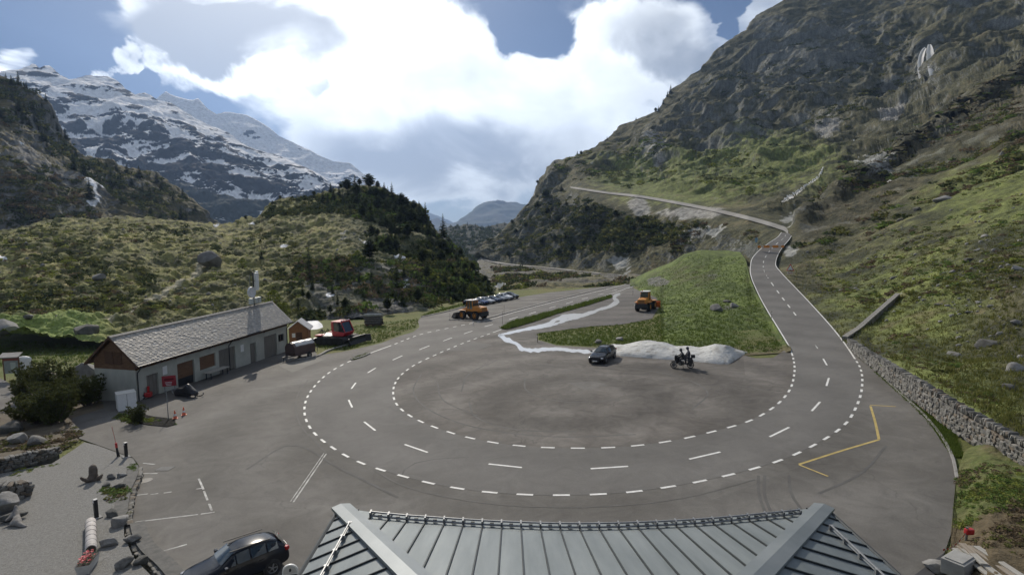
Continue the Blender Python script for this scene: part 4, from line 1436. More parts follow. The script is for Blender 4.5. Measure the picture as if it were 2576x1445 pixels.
    SL = math.hypot(W / 2 + OH, HR - zf)
    rows = 24
    cols = 78
    sy, szz = (W / 2 + OH) / SL, (HR - zf) / SL
    for side in (0, 1):
        sh = MB()
        cw = (Lb + 2 * OG) / cols
        for r in range(rows):
            l0 = SL * r / rows
            l1 = l0 + SL / rows * 1.35
            l1 = min(l1, SL)
            for c in range(cols + (r % 2)):
                x0 = -OG + cw * (c - 0.5 * (r % 2))
                x1 = x0 + cw * 0.96
                x0, x1 = max(x0, -OG), min(x1, Lb + OG)
                if x1 - x0 < 0.05:
                    continue
                j = random.uniform(-0.012, 0.012)
                up0, up1 = 0.055 + random.uniform(0, 0.02), 0.022
                pts = []
                for (l, up) in ((l0 + j, up0), (l1, up1)):
                    for xx in (x0, x1):
                        y = -OH + l * sy - up * szz
                        z = zf + l * szz + up * sy
                        if side:
                            y = W - y
                        pts.append(Vector((xx, y, z)))
                a, b_, c_, e_ = pts
                dn = Vector((0, (szz if not side else -szz) * 0.022, -sy * 0.022))
                sh.add([a, b_, e_, c_, a + dn, b_ + dn], [(0, 1, 2, 3), (0, 4, 5, 1)] if not side else [(3, 2, 1, 0), (1, 5, 4, 0)])
        o = sh.build('shingles', SHINGLE, roof, recalc=False)
        o['kind'] = 'stuff'
    rc = MB()
    rc.prism([(W / 2 - 0.22, HR - 0.03), (W / 2, HR + 0.11), (W / 2 + 0.22, HR - 0.03), (W / 2, HR + 0.05)], -OG, Lb + OG, 'YZ')
    rc.build('ridge_cap', pm('ridge_slate', (0.16, 0.155, 0.15), (0.24, 0.23, 0.22), 3, 0.7), roof)
    MB().tube((-OG, -OH - 0.07, zf - 0.06), (Lb + OG, -OH - 0.07, zf - 0.06), 0.07).build('gutter', METAL_D, roof)
    for s, yy in ((-1, -OG - 0.03), (1, Lb + OG + 0.03)):
        bb = MB()
        for sgn in (0, 1):
            y0 = -OH if sgn == 0 else W + OH
            bb.add([(yy - 0.02, y0, zf - 0.2), (yy + 0.02, y0, zf - 0.2), (yy + 0.02, W / 2, HR - 0.2), (yy - 0.02, W / 2, HR - 0.2), (yy - 0.02, y0, zf + 0.05), (yy + 0.02, y0, zf + 0.05), (yy + 0.02, W / 2, HR + 0.05), (yy - 0.02, W / 2, HR + 0.05)],
                   [(0, 1, 2, 3), (7, 6, 5, 4), (0, 4, 5, 1), (1, 5, 6, 2), (2, 6, 7, 3), (3, 7, 4, 0)])
        bb.build('barge_board', WOOD_D, roof)
    for x in (0.12, Lb / 2 + .6, Lb - 0.15):
        MB().path([(x, -OH - .05, zf - .1), (x, -.08, HC - .3), (x, -.08, -.6)], .05).build('downpipe', METAL_D, t)
    for px in (418, 611):
        x = bx(px, 0)
        MB().box((x, -0.025, 2.2 + drop(x)), (0.55, 0.04, 0.85)).build('notice_board', WHITE, t)
    # antenna mast at the far end of the ridge
    mx = Lb - 3.4
    base = t.matrix_basis @ Vector((mx, W / 2, HR + 0.1))
    an = empty('antenna_mast', base, rz, 'roof mast with white panel antenna, round dish, whip and grey boxes', 'antenna')
    MB().tube((0, 0, -0.3), (0, 0, 4.3), 0.09).tube((-.9, 0, 0.75), (1.1, 0, 0.75), 0.05).tube((0, 0, 3.1), (0.45, 0, 3.1), 0.04).tube((0, 0, 1.9), (-0.6, -0.1, 1.9), 0.04).build('mast', METAL_D, an)
    MB().bbox((0.62, -0.05, 3.0), (0.62, 0.3, 2.3), 0.06).build('panel_antenna', WHITE, an)
    MB().bbox((0.98, 0.15, 3.15), (0.34, 0.3, 2.4), 0.05).build('panel_antenna', WHITE, an)
    dish = MB().lathe([(0.02, 0.0), (0.35, -0.03), (0.68, -0.12), (0.7, -0.16), (0.7, 0.12), (0.55, 0.18), (0.02, 0.2)], 24, 'Y', (-0.78, -0.25, 1.75)).build('dish', pm('dish_white', (0.55, 0.56, 0.58), (0.66, 0.67, 0.69), 2, 0.5), an, True)
    MB().tube((-0.7, 0, 1.9), (-0.7, 0, 4.0), 0.035, 0.02).build('whip', METAL_L, an)
    for x in (-0.75, 0.2, 0.85):
        MB().bbox((x, -0.1, 0.55), (0.5, 0.4, 0.75), 0.04).build('radio_box', pm('radio_grey', (0.42, 0.45, 0.43), (0.5, 0.53, 0.51), 2, 0.5), an)
    # table under the shutter
    x = (spans[2][0] + spans[2][1]) / 2 + 0.4
    tp = t.matrix_basis @ Vector((x, -0.75, drop(x)))
    tb = empty('wall_table', tp, rz, 'long pale wooden table standing against the depot wall', 'table')
    MB().box((0, 0, 0.8), (3.2, 0.85, 0.06)).build('table_top', pm('pale_plank', (0.36, 0.34, 0.30), (0.46, 0.43, 0.38), 2, 0.8, stretch=(.4, 4, 1)), tb)
    for sx in (-1, 1):
        for sy_ in (-1, 1):
            MB().box((sx * 1.3, sy_ * 0.3, 0.38), (0.08, 0.08, 0.78)).build('leg', METAL_D, tb)
    return t, A, rz, Lb, W


DEPOT, DEPA, DEPRZ, DEPL, DEPW = depot_building()


def dep(x, y, dz=0.0):
    """a point of the depot's own axes, on the ground"""
    q = DEPA + Vector((math.cos(DEPRZ) * x - math.sin(DEPRZ) * y, math.sin(DEPRZ) * x + math.cos(DEPRZ) * y, 0))
    q.z = gz(q.x, q.y) + dz
    return q


# little orange shed behind the depot
def shed():
    p = G(752, 868)
    t = empty('timber_shed', p, DEPRZ + 0.05, 'small orange-brown timber shed tucked behind the long depot', 'shed')
    W, D, H, HR = 2.6, 2.6, 2.5, 3.5
    w = MB()
    w.prism([(-W / 2, -0.3), (W / 2, -0.3), (W / 2, H), (0, HR), (-W / 2, H)], 0, D, 'XZ')
    rot = -R(62)
    root = w
    wall = w.build('wall', WOOD_SHED, t, rz=-math.pi / 2 + 0.35)
    for k in range(14):
        z = -0.2 + k * 0.24
        half = W / 2 if z < H - 0.2 else W / 2 * max(0, (HR - z - 0.2)) / (HR - H)
        if half > 0.2:
            o = MB().box((0, -0.02, z + 0.11), (2 * half - 0.04, 0.04, 0.21)).build('plank', WOOD_SHED, wall)
    o = MB().box((0.1, -0.05, 0.95), (0.8, 0.05, 1.9)).build('door', WOOD_D, wall)
    o = MB().box((-0.65, -0.06, 1.5), (0.45, 0.05, 0.6)).build('notice_board', WHITE, wall)
    r = MB()
    for s in (-1, 1):
        r.add([(0, -0.3, HR + 0.1), (s * (W / 2 + 0.35), -0.3, H - 0.2), (s * (W / 2 + 0.35), D + 0.3, H - 0.2), (0, D + 0.3, HR + 0.1), (0, -0.3, HR + 0.0), (s * (W / 2 + 0.35), -0.3, H - 0.3), (s * (W / 2 + 0.35), D + 0.3, H - 0.3), (0, D + 0.3, HR)],
              [(0, 1, 2, 3), (7, 6, 5, 4), (0, 4, 5, 1), (1, 5, 6, 2), (2, 6, 7, 3), (3, 7, 4, 0)])
    r.build('roof', pm('shed_sheet_metal', (0.30, 0.30, 0.30), (0.42, 0.42, 0.42), 2, 0.5, 0.5), t, rz=-math.pi / 2 + 0.35)


shed()


# ------------------------------------------------------------------ hotel roof below the camera
def hotel():
    ZE = 7.6
    METAL_R = pm('zinc_roof_sheet', (0.155, 0.180, 0.19), (0.225, 0.252, 0.26), 0.9, 0.5, 0.3, bump=0.05, bscale=3, space='World', stretch=(3.0, .35, .35))
    METAL_RC = pm('zinc_hip_sheet', (0.165, 0.19, 0.205), (0.215, 0.24, 0.255), 0.9, 0.5, 0.3, space='World')
    SEAMM = pm('dark_seam_metal', (0.030, 0.036, 0.040), (0.045, 0.052, 0.056), 2, 0.5, 0.5)  # dark metal for seams, gutters and guard clips

    def onz(px, py, z):
        d = ray(px, py)
        t = (z - CAMZ) / d.z
        return Vector((d.x * t, d.y * t, z))
    zoom = [(272, 40), (325, 50), (430, 65), (560, 78), (700, 88), (840, 98), (980, 105), (1120, 110), (1270, 112), (1410, 110), (1550, 105), (1690, 98), (1830, 88), (1960, 75), (2090, 62), (2230, 47), (2300, 40)]
    E = [onz((780 + a / 1.4977) * 0.8944, (1400 + b / 1.4977) * 0.8944, ZE) for a, b in zoom]
    ex, ey = [p.x for p in E], [p.y for p in E]
    YE = lambda x: float(np.interp(x, ex, ey))
    XL, XR = ex[0], ex[-1]
    ZH = 8.75
    HL, HRr = onz(1038, 1445, ZH), onz(1905, 1445, ZH)
    CL, CR = Vector((XL, YE(XL), ZE)), Vector((XR, YE(XR), ZE))
    k = 1.55
    TL, TR = CL + (HL - CL) * k, CR + (HRr - CR) * k
    ztop = (TL.z + TR.z) / 2
    ytop = (TL.y + TR.y) / 2
    t = empty('hotel_building', (0, 0, 0), 0, 'hotel wing with grey standing-seam metal hip roof in the foreground', 'building')
    ym = min(ey) - .3
    roof = MB().add([Vector((CL.x + .9, ym, ZE - .12)), Vector((CR.x - .9, ym, ZE - .12)), Vector((TR.x, ytop, ztop - 0.06)), Vector((TL.x, ytop, ztop - 0.06)), Vector((CL.x + 0.1, -4, ZE - 0.05)), Vector((CR.x - 0.1, -4, ZE - 0.05)), Vector((TL.x, -2, ztop - 0.06)), Vector((TR.x, -2, ztop - 0.06))],
                    [(0, 1, 2, 3), (4, 0, 3, 6), (1, 5, 7, 2), (3, 2, 7, 6)]).build('roof', METAL_RC, t, recalc=False)

    def hipx(y, side):
        a, b = (CL, TL) if side == 0 else (CR, TR)
        f = (a.y - y) / (a.y - b.y)
        return a.x + (b.x - a.x) * f

    def hipz(y):
        f = (CL.y - y) / (CL.y - TL.y)
        return ZE + (TL.z - ZE) * f

    # front face: height of the sheet at a plan point, so that it meets both hips and the eave
    def zf(x, y):
        ye = YE(min(max(x, XL), XR))
        return ZE + (ye - y) / (ye - ytop) * (ztop - ZE)

    npan = 27
    xs = [XL + (XR - XL) * i / npan for i in range(npan + 1)]
    for i in range(npan):
        xa, xb = xs[i] + 0.006, xs[i + 1] - 0.006

        def yend(x):
            if x < TL.x:
                return CL.y + (TL.y - CL.y) * (x - CL.x) / (TL.x - CL.x)
            if x > TR.x:
                return CR.y + (TR.y - CR.y) * (x - CR.x) / (TR.x - CR.x)
            return ytop
        n = 6
        vs, fs = [], []
        for j in range(n + 1):
            f = j / n
            for x in (xa, xb):
                ye = YE(x) + 0.02
                y = ye + (yend(x) - ye) * f
                vs.append(Vector((x, y, zf(x, y) + 0.01)))
        for j in range(n):
            fs.append((2 * j, 2 * j + 1, 2 * j + 3, 2 * j + 2))
        m0 = len(vs)
        vs += [v + Vector((0, 0, -0.04)) for v in vs[:2]]
        fs.append((m0, m0 + 1, 1, 0))
        mesh_obj('roof_panel', vs, fs, METAL_R, roof)
        if i:
            x = xs[i]
            sb = MB()
            ye, y2 = YE(x) + 0.03, yend(x)
            if ye - y2 > 0.25:
                sb.add([Vector((x + dx, y, zf(x, y) + dz)) for dx, dz in ((-.016, 0.0), (.016, 0.0), (.014, .045), (-.014, .045)) for y in (ye, y2)],
                       [(0, 2, 3, 1), (2, 4, 5, 3), (4, 6, 7, 5), (6, 0, 1, 7), (0, 6, 4, 2), (1, 3, 5, 7)])
                sb.build('standing_seam', SEAMM, roof)
    # side faces, seams running up from the side eaves
    for side in (0, 1):
        C_, T_ = (CL, TL) if side == 0 else (CR, TR)
        xe = C_.x
        sg = 1 if side == 0 else -1
        yy = C_.y - 0.12
        kk = 0
        while yy > 4.0:
            y2 = yy - 0.56

            def xz(y):
                yq = max(y, T_.y)
                xh = C_.x + (T_.x - C_.x) * (C_.y - yq) / (C_.y - T_.y)
                zh = ZE + (T_.z - ZE) * (C_.y - yq) / (C_.y - T_.y)
                return xh, zh
            (xa, za), (xb, zb) = xz(yy - 0.006), xz(y2 + 0.006)
            vs = [Vector((xe, yy - .006, ZE + .01)), Vector((xa, yy - .006, za + .01)), Vector((xb, y2 + .006, zb + .01)), Vector((xe, y2 + .006, ZE + .01))]
            mesh_obj('roof_panel', vs, [(0, 1, 2, 3) if side == 1 else (3, 2, 1, 0)], METAL_R, roof)
            if abs(xb - xe) > 0.3:
                MB().add([Vector((x, y2 + dy, z + dz)) for dy, dz in ((-.014, 0.0), (.014, 0.0), (.012, .05), (-.012, .05)) for x, z in ((xe, ZE), (xb, zb))],
                         [(0, 2, 3, 1), (2, 4, 5, 3), (4, 6, 7, 5), (6, 0, 1, 7), (0, 6, 4, 2), (1, 3, 5, 7)]).build('standing_seam', SEAMM, roof)
            yy = y2
            kk += 1
        # gutter, hip cap, side snow rail
        MB().tube((xe - sg * 0.05, C_.y + 0.05, ZE - 0.03), (xe - sg * 0.05, -3, ZE - 0.03), 0.065).build('gutter', SEAMM, roof)
        hd = (T_ - C_)
        hn = Vector((hd.y, -hd.x, 0)).normalized()
        w_ = 0.235
        a0 = C_ - hd.normalized() * 0.12
        cap = MB()
        for q in (-1, 1):
            pass
        P0, P1 = a0 + Vector((0, 0, 0.09)), T_ + Vector((0, 0, 0.09))
        cap.add([P0 + hn * w_ + Vector((0, 0, -0.05)), P0, P0 - hn * w_ + Vector((0, 0, -0.05)), P1 + hn * w_ + Vector((0, 0, -0.05)), P1, P1 - hn * w_ + Vector((0, 0, -0.05)),
                 P0 + hn * w_ + Vector((0, 0, -0.12)), P0 - hn * w_ + Vector((0, 0, -0.12)), P1 + hn * w_ + Vector((0, 0, -0.12)), P1 - hn * w_ + Vector((0, 0, -0.12))],
                [(0, 1, 4, 3), (1, 2, 5, 4), (0, 3, 8, 6), (2, 7, 9, 5), (0, 6, 7, 2, 1)])
        cap.build('hip_cap', METAL_RC, roof)
        rail = MB()
        pa, pb = [], []
        for y in np.arange(C_.y - 0.9, 4.5, -0.56):
            x = xe + sg * 0.62
            yq = max(y, T_.y)
            xh = C_.x + (T_.x - C_.x) * (C_.y - yq) / (C_.y - T_.y)
            zh = ZE + (T_.z - ZE) * (C_.y - yq) / (C_.y - T_.y)
            if abs(xh - xe) < 0.75:
                continue
            z = ZE + (zh - ZE) * 0.62 / abs(xh - xe)
            pa.append(Vector((x, y, z + 0.14)))
            rail.box((x, y, z + 0.07), (0.09, 0.06, 0.15))
        if len(pa) > 1:
            rail.path(pa, 0.022)
            rail.path([p - Vector((0, 0, 0.07)) for p in pa], 0.016)
            rail.build('snow_rail', METAL_L, roof)
    # long snow guard parallel to the eave
    g = MB()
    pa = []
    for i in range(1, npan):
        x = xs[i]
        y = YE(x) - 0.42
        z = zf(x, y)
        if x < hipx(y, 0) + 0.25 or x > hipx(y, 1) - 0.25:
            continue
        pa.append(Vector((x, y, z + 0.15)))
        g.box((x, y, z + 0.08), (0.035, 0.16, 0.17))
    g.path(pa, 0.022)
    g.path([p + Vector((0, -0.05, -0.07)) for p in pa], 0.022)
    g.build('snow_guard', METAL_L, roof)
    clip = MB()
    for a, b in zip(pa[:-1], pa[1:]):
        clip.box((a + b) / 2 + Vector((0, 0.02, -0.09)), (0.09, 0.05, 0.07))
    clip.build('guard_clips', SEAMM, roof)
    # body of the house under the roof
    wl = MB()
    wl.box(((XL + XR) / 2, (YE(0) - 1.0 - 4) / 2, (ZE - 0.15 - 2.0) / 2), (XR - XL - 1.2, YE(0) - 1.0 + 4, ZE - 0.15 + 2.0))
    wl.build('wall', pm('render_wall', (0.5, 0.49, 0.46), (0.58, 0.57, 0.54), 1.5, 0.9), t)


hotel()


# ------------------------------------------------------------------ dry-stone walls
STONE_MATS = [pm('wall_stone_grey', (0.13, 0.124, 0.108), (0.21, 0.20, 0.178), 3, 0.92, bump=0.5, bscale=12),
              pm('wall_stone_pale', (0.19, 0.182, 0.165), (0.28, 0.27, 0.25), 3, 0.92, bump=0.5, bscale=12),
              pm('wall_stone_warm', (0.13, 0.108, 0.082), (0.20, 0.17, 0.135), 3, 0.92, bump=0.5, bscale=12),
              pm('wall_stone_dark', (0.085, 0.085, 0.08), (0.15, 0.145, 0.135), 3, 0.92, bump=0.5, bscale=12)]


def stone_protos():
    out = []
    for k in range(10):
        m = MB().box((0, 0, 0), (1, 1, 1), jit=0.16)
        o = m.build('stone', STONE_MATS[k % 4], None)
        bm = bmesh.new()
        bm.from_mesh(o.data)
        bmesh.ops.bevel(bm, geom=list(bm.edges), offset=0.13, segments=1, affect='EDGES')
        bm.to_mesh(o.data)
        bm.free()
        me = o.data
        bpy.data.objects.remove(o)
        out.append(me)
    return out


STONES = stone_protos()


def drystone(name, pts, heights, label, sw=0.34, sh=0.2, thick=0.5, caps=True, limit=290, near=None, cap_h=0.38, group=None):
    """pts: world points of the base line of the visible face; stones are laid course by course"""
    line = Line3([tuple(p) for p in pts], 300)
    P = [Vector(p) for p in pts]
    sl = [line.nearest(p) for p in P]
    t = empty(name, P[0], 0, label, 'wall', group)
    inv = Vector(P[0])
    items = []
    s = 0.0

    def frame(s):
        p, tn = line.at(s), line.tan(s)
        tn = Vector((tn.x, tn.y, 0)).normalized()
        nr = Vector((-tn.y, tn.x, 0))
        if nr.dot(Vector((-p.x, -p.y, 0))) < 0:
            nr = -nr               # towards the camera side
        return p, tn, nr
    hmax = max(heights)
    nrow = int(hmax / sh)
    for r in range(nrow):
        s = random.uniform(0, sw)
        while s < line.len:
            w = sw * random.uniform(0.6, 1.5)
            h = float(np.interp(s, sl, heights))
            z = (r + 0.5) * sh
            if z < h - 0.05:
                p, tn, nr = frame(min(line.len, s + w / 2))
                items.append((p + nr * random.uniform(-0.03, 0.06) + Vector((0, 0, z + random.uniform(-.03, .03))), math.atan2(tn.y, tn.x), (w * 0.98, thick * 0.6, sh * random.uniform(0.85, 1.25)), random.uniform(-.08, .08)))
            s += w
    if caps:
        s = 0.1
        while s < line.len:
            w = random.uniform(0.13, 0.26)
            h = float(np.interp(s, sl, heights))
            p, tn, nr = frame(s)
            ch = cap_h * random.uniform(0.7, 1.25)
            items.append((p - nr * 0.12 + Vector((0, 0, h + ch * 0.35)), math.atan2(tn.y, tn.x), (w, thick * 0.95, ch), random.uniform(-.2, .2)))
            s += w * 1.08
    camp = Vector((0, 0, CAMZ))
    inside = [i for i in items if -40 < proj(i[0])[0] < 2616 and proj(i[0])[1] < 1480]
    inside.sort(key=lambda i: -max(i[2][0], i[2][2]) / (i[0] - camp).length)
    singles, rest = inside[:limit], inside[limit:]
    for (p, a, sz, tilt) in singles:
        o = bpy.data.objects.new('stone', random.choice(STONES))
        link(o, t)
        o.location = p - inv
        o.rotation_euler = (random.uniform(-.06, .06), tilt, a)
        o.scale = sz
    # fill behind and the stones too small to pick apart
    core = MB()
    n = 60
    vs, fs = [], []
    for i in range(n):
        s = line.len * i / (n - 1)
        p, tn, nr = frame(s)
        h = float(np.interp(s, sl, heights))
        for q, z in ((nr * -0.02, -0.4), (nr * -0.06, h), (nr * -(thick + 0.25), h), (nr * -(thick + 0.25), -0.4)):
            vs.append(p - inv + q + Vector((0, 0, z)))
    for i in range(n - 1):
        for k in range(4):
            fs.append((4 * i + k, 4 * i + (k + 1) % 4, 4 * i + 4 + (k + 1) % 4, 4 * i + 4 + k))
    fs += [(0, 1, 2, 3), (4 * n - 1, 4 * n - 2, 4 * n - 3, 4 * n - 4)]
    core.add(vs, fs).build('core', STONE_MATS[3], t)
    if rest:
        m = MB()
        for (p, a, sz, tilt) in rest:
            m.box(p - inv, sz, rot=Euler((0, tilt, a)), jit=0.12)
        o = m.build('small_stones', pm('mixed_wall_stone', (0.12, 0.118, 0.108), (0.27, 0.262, 0.24), 1.8, 0.92, bump=0.5, bscale=12), t, recalc=False)
        o['kind'] = 'stuff'
    return t


drystone('stone_wall', [p for p, h in WALL_PTS], [h for p, h in WALL_PTS], 'long dry-stone retaining wall with upright cap stones above the forecourt', 0.36, 0.21, 0.5, True, 300)


# terrace of gravel on the lower left, held by a stone edging
GRAVEL = pm('gravel', (0.15, 0.147, 0.137), (0.24, 0.236, 0.222), 9.0, 0.95, bump=0.9, bscale=22, space='World', detail=8)
TERR = [(-90, 1200), (0, 1190), (60, 1178), (130, 1165), (185, 1130), (212, 1111), (245, 1119), (335, 1152), (347, 1172), (342, 1200), (322, 1245), (312, 1300), (312, 1345), (335, 1400), (380, 1446), (440, 1530), (-90, 1530)]
terrace = poly_sheet('gravel_terrace', TERR, GRAVEL, None, 0.42)
tag(terrace, kind='structure')
kerb_pts = [(352, 1183), (352, 1200), (335, 1245), (326, 1300), (326, 1345), (348, 1400), (395, 1446), (440, 1505)]
drystone('terrace_wall', [G(a, b, 0.0) for a, b in kerb_pts], [0.42] * 8, 'low curved stone edging between gravel terrace and parking bays', 0.30, 0.15, 0.45, False, 200)
drystone('garden_wall', [G(a, b, 0.42) for a, b in [(-60, 1200), (0, 1188), (60, 1172), (110, 1158), (150, 1140)]], [0.75, 0.75, 0.7, 0.6, 0.3], 'low rough stone wall along the back of the gravel terrace', 0.3, 0.17, 0.5, True, 200, cap_h=0.2)
drystone('garden_wall', [G(a, b, 0.42) for a, b in [(-50, 1268), (0, 1262), (40, 1256), (78, 1243)]], [0.85, 0.85, 0.8, 0.7], 'short broken stone wall end standing on the gravel terrace', 0.32, 0.2, 0.6, True, 120, cap_h=0.2)


# diversion wall with coping slabs on the slope above the stone wall
def coping_wall():
    P = [at(x, y, MOUNT.surf(x, y).y - 2.2) for x, y in ((2125, 847), (2161, 823), (2259, 738))]
    P = [P[0], (P[0] + P[1]) / 2, P[1], P[1] * .75 + P[2] * .25, P[1] * .5 + P[2] * .5, P[1] * .25 + P[2] * .75, P[2]]
    t = empty('coping_wall', P[0], 0, 'straight wall with pale coping slabs climbing the grass slope', 'wall')
    ln = Line3([tuple(p) for p in P], 200)
    n = int(ln.len / 1.1)
    for i in range(n):
        s = ln.len * (i + .5) / n
        p, tn = ln.at(s), ln.tan(s)
        rot = tn.to_track_quat('X', 'Z').to_euler()
        o = MB().box((0, 0, 0), (ln.len / n - 0.03, 0.62, 0.14), jit=0.02).build('coping_slab', STONE_MATS[1], t)
        o.location = p - P[0] + Vector((0, 0, 0.0))
        o.rotation_euler = rot
        b = MB().box((0, 0, 0), (ln.len / n, 0.5, 1.65)).build('wall_block', STONE_MATS[i % 2], t)
        b.location = p - P[0] + Vector((0, 0, -0.9))
        b.rotation_euler = (0, 0, math.atan2(tn.y, tn.x))


coping_wall()


# kerbs on the forecourt
def kerb(pts, label, w=0.28, h=0.14, name='kerb'):
    ln = Line3([tuple(G(*p)) for p in pts], 200)
    t = empty(name, ln.at(0), 0, label, 'kerb')
    n = max(3, int(ln.len / 1.0))
    me = None
    L1 = ln.len / n
    for i in range(n):
        s = ln.len * (i + .5) / n
        p, tn = ln.at(s), ln.tan(s)
        if me is None:
            o = MB().bbox((0, 0, h / 2 - 0.05), (L1 - 0.015, w, h + 0.1), 0.02).build('kerb_stone', STONE_L, t)
            me = o
        else:
            o = me.copy()
            link(o, t)
        o.location = p - ln.at(0)
        o.rotation_euler = (0, 0, math.atan2(tn.y, tn.x))


kerb([(725, 906), (780, 900), (830, 880), (890, 863), (932, 850)], 'pale kerb curving past the parked trailer', 0.35)
kerb([(1130, 804), (1165, 806), (1205, 808)], 'short kerb under the wheel loader at the car park entrance')
kerb([(1215, 803), (1300, 780), (1400, 754), (1480, 734), (1535, 721)], 'long kerb dividing the car park from the road', 0.5)
kerb([(883, 905), (912, 897), (930, 889)], 'short kerb round the small weedy traffic island')
kerb([(2408, 1205), (2396, 1150), (2331, 1050), (2262, 986), (2212, 940), (2152, 886)], 'thin kerb along the grass strip below the stone wall', 0.16, 0.08)
kerb([(1060, 797), (1120, 784), (1168, 771)], 'kerb along the far grass edge of the car park', 0.3)

# ================================================================== VEHICLES
def paint(name, c, rough=0.16, metal=0.0):
    return pm('car_paint_' + name, c, tuple(min(1, x * 1.15 + 0.002) for x in c), 1.0, rough, metal, coat=0.0, spec=0.32)


CHROME = pm('bright_rim', (0.45, 0.46, 0.47), (0.55, 0.56, 0.57), 5, 0.3, 0.9)
LAMP_W = pm('headlamp_glass', (0.55, 0.57, 0.6), None, rough=0.08, spec=0.8)
LAMP_R = pm('tail_lamp', (0.35, 0.012, 0.012), None, rough=0.15)
LAMP_O = pm('amber_lamp', (0.6, 0.22, 0.02), None, rough=0.2)
PLATE = pm('number_plate', (0.7, 0.7, 0.68), None, rough=0.5)
BLACKP = pm('black_plastic', (0.022, 0.022, 0.023), (0.03, 0.03, 0.032), 6, 0.55)
_wheels = {}


def wheel_meshes(r, w, spokes=5, rimc=None):
    key = (round(r, 3), round(w, 3), spokes, rimc.name if rimc else '')
    if key not in _wheels:
        ty = MB().lathe([(r * .66, -w / 2), (r * .93, -w / 2), (r, -w * .33), (r, w * .33), (r * .93, w / 2), (r * .66, w / 2), (r * .62, 0)], 28, 'Y', close=True).build('tyre', BLACK, None, True)
        rm = MB().lathe([(r * .66, -w * .36), (r * .60, -w * .30), (r * .60, w * .3), (r * .66, w * .36)], 24, 'Y', close=True)
        rm.lathe([(r * .15, -w * .42), (r * .15, w * .3)], 12, 'Y')
        for s in range(spokes):
            a = 2 * math.pi * s / spokes
            rm.box((math.cos(a) * r * .38, -w * .33, math.sin(a) * r * .38), (r * .5, w * .10, r * .15), rot=Euler((0, -a, 0)))
        rm = rm.build('rim', rimc or CHROME, None)
        bk = MB().lathe([(r * .6, -w * .18), (r * .6, w * .2)], 20, 'Y').build('brake_disc', BLACKP, None)
        ms = (ty.data, rm.data, bk.data)
        for o in (ty, rm, bk):
            bpy.data.objects.remove(o)
        _wheels[key] = ms
    return _wheels[key]


def wheel(parent, loc, r, w, spokes=5, rimc=None, flip=False):
    ms = wheel_meshes(r, w, spokes, rimc)
    o = bpy.data.objects.new('wheel', None)
    o.empty_display_size = 0.2
    link(o, parent)
    o.location = loc
    o.rotation_euler = (0, 0, math.pi if flip else 0)
    for nm, me in zip(('tyre', 'rim', 'brake_disc'), ms):
        link(bpy.data.objects.new(nm, me), o)
    return o


CARS = {
    # x, z_bottom, z_belt, z_top, half width at belt, half width at top
    'suv': dict(L=4.35, W=1.82, st=[(2.16, .42, .62, .66, .55, .45), (2.10, .30, .78, .84, .74, .60), (1.75, .24, .88, .97, .86, .70), (1.05, .24, .96, 1.06, .905, .74), (0.78, .24, .99, 1.14, .91, .70), (0.15, .24, 1.02, 1.55, .91, .60), (-.45, .24, 1.05, 1.61, .91, .62), (-1.15, .24, 1.10, 1.58, .90, .60), (-1.68, .26, 1.12, 1.46, .87, .55), (-1.98, .30, 1.06, 1.18, .83, .66), (-2.12, .38, .86, .96, .76, .64), (-2.17, .48, .66, .70, .6, .5)], wr=.345, wx=(1.32, -1.30)),
    'wagon': dict(L=4.75, W=1.82, st=[(2.36, .40, .56, .60, .55, .45), (2.30, .28, .68, .74, .74, .6), (1.9, .2, .76, .84, .86, .72), (1.05, .2, .85, .95, .90, .74), (.80, .2, .88, 1.0, .905, .72), (.1, .2, .91, 1.38, .905, .57), (-.5, .2, .93, 1.45, .905, .6), (-1.4, .2, .96, 1.43, .895, .58), (-1.95, .22, .98, 1.34, .87, .55), (-2.25, .28, .95, 1.06, .82, .66), (-2.36, .36, .78, .86, .76, .62), (-2.40, .46, .6, .64, .6, .5)], wr=.325, wx=(1.45, -1.38)),
    'sedan': dict(L=4.6, W=1.8, st=[(2.28, .40, .56, .60, .55, .45), (2.22, .28, .68, .74, .74, .6), (1.85, .2, .76, .84, .86, .72), (1.0, .2, .86, .96, .89, .74), (.75, .2, .89, 1.01, .90, .72), (.05, .2, .92, 1.37, .90, .56), (-.5, .2, .94, 1.42, .90, .58), (-1.1, .2, .97, 1.34, .89, .56), (-1.65, .22, .98, 1.06, .86, .68), (-2.1, .26, .94, 1.02, .82, .68), (-2.24, .36, .76, .84, .76, .62), (-2.28, .46, .6, .64, .6, .5)], wr=.32, wx=(1.38, -1.32))}


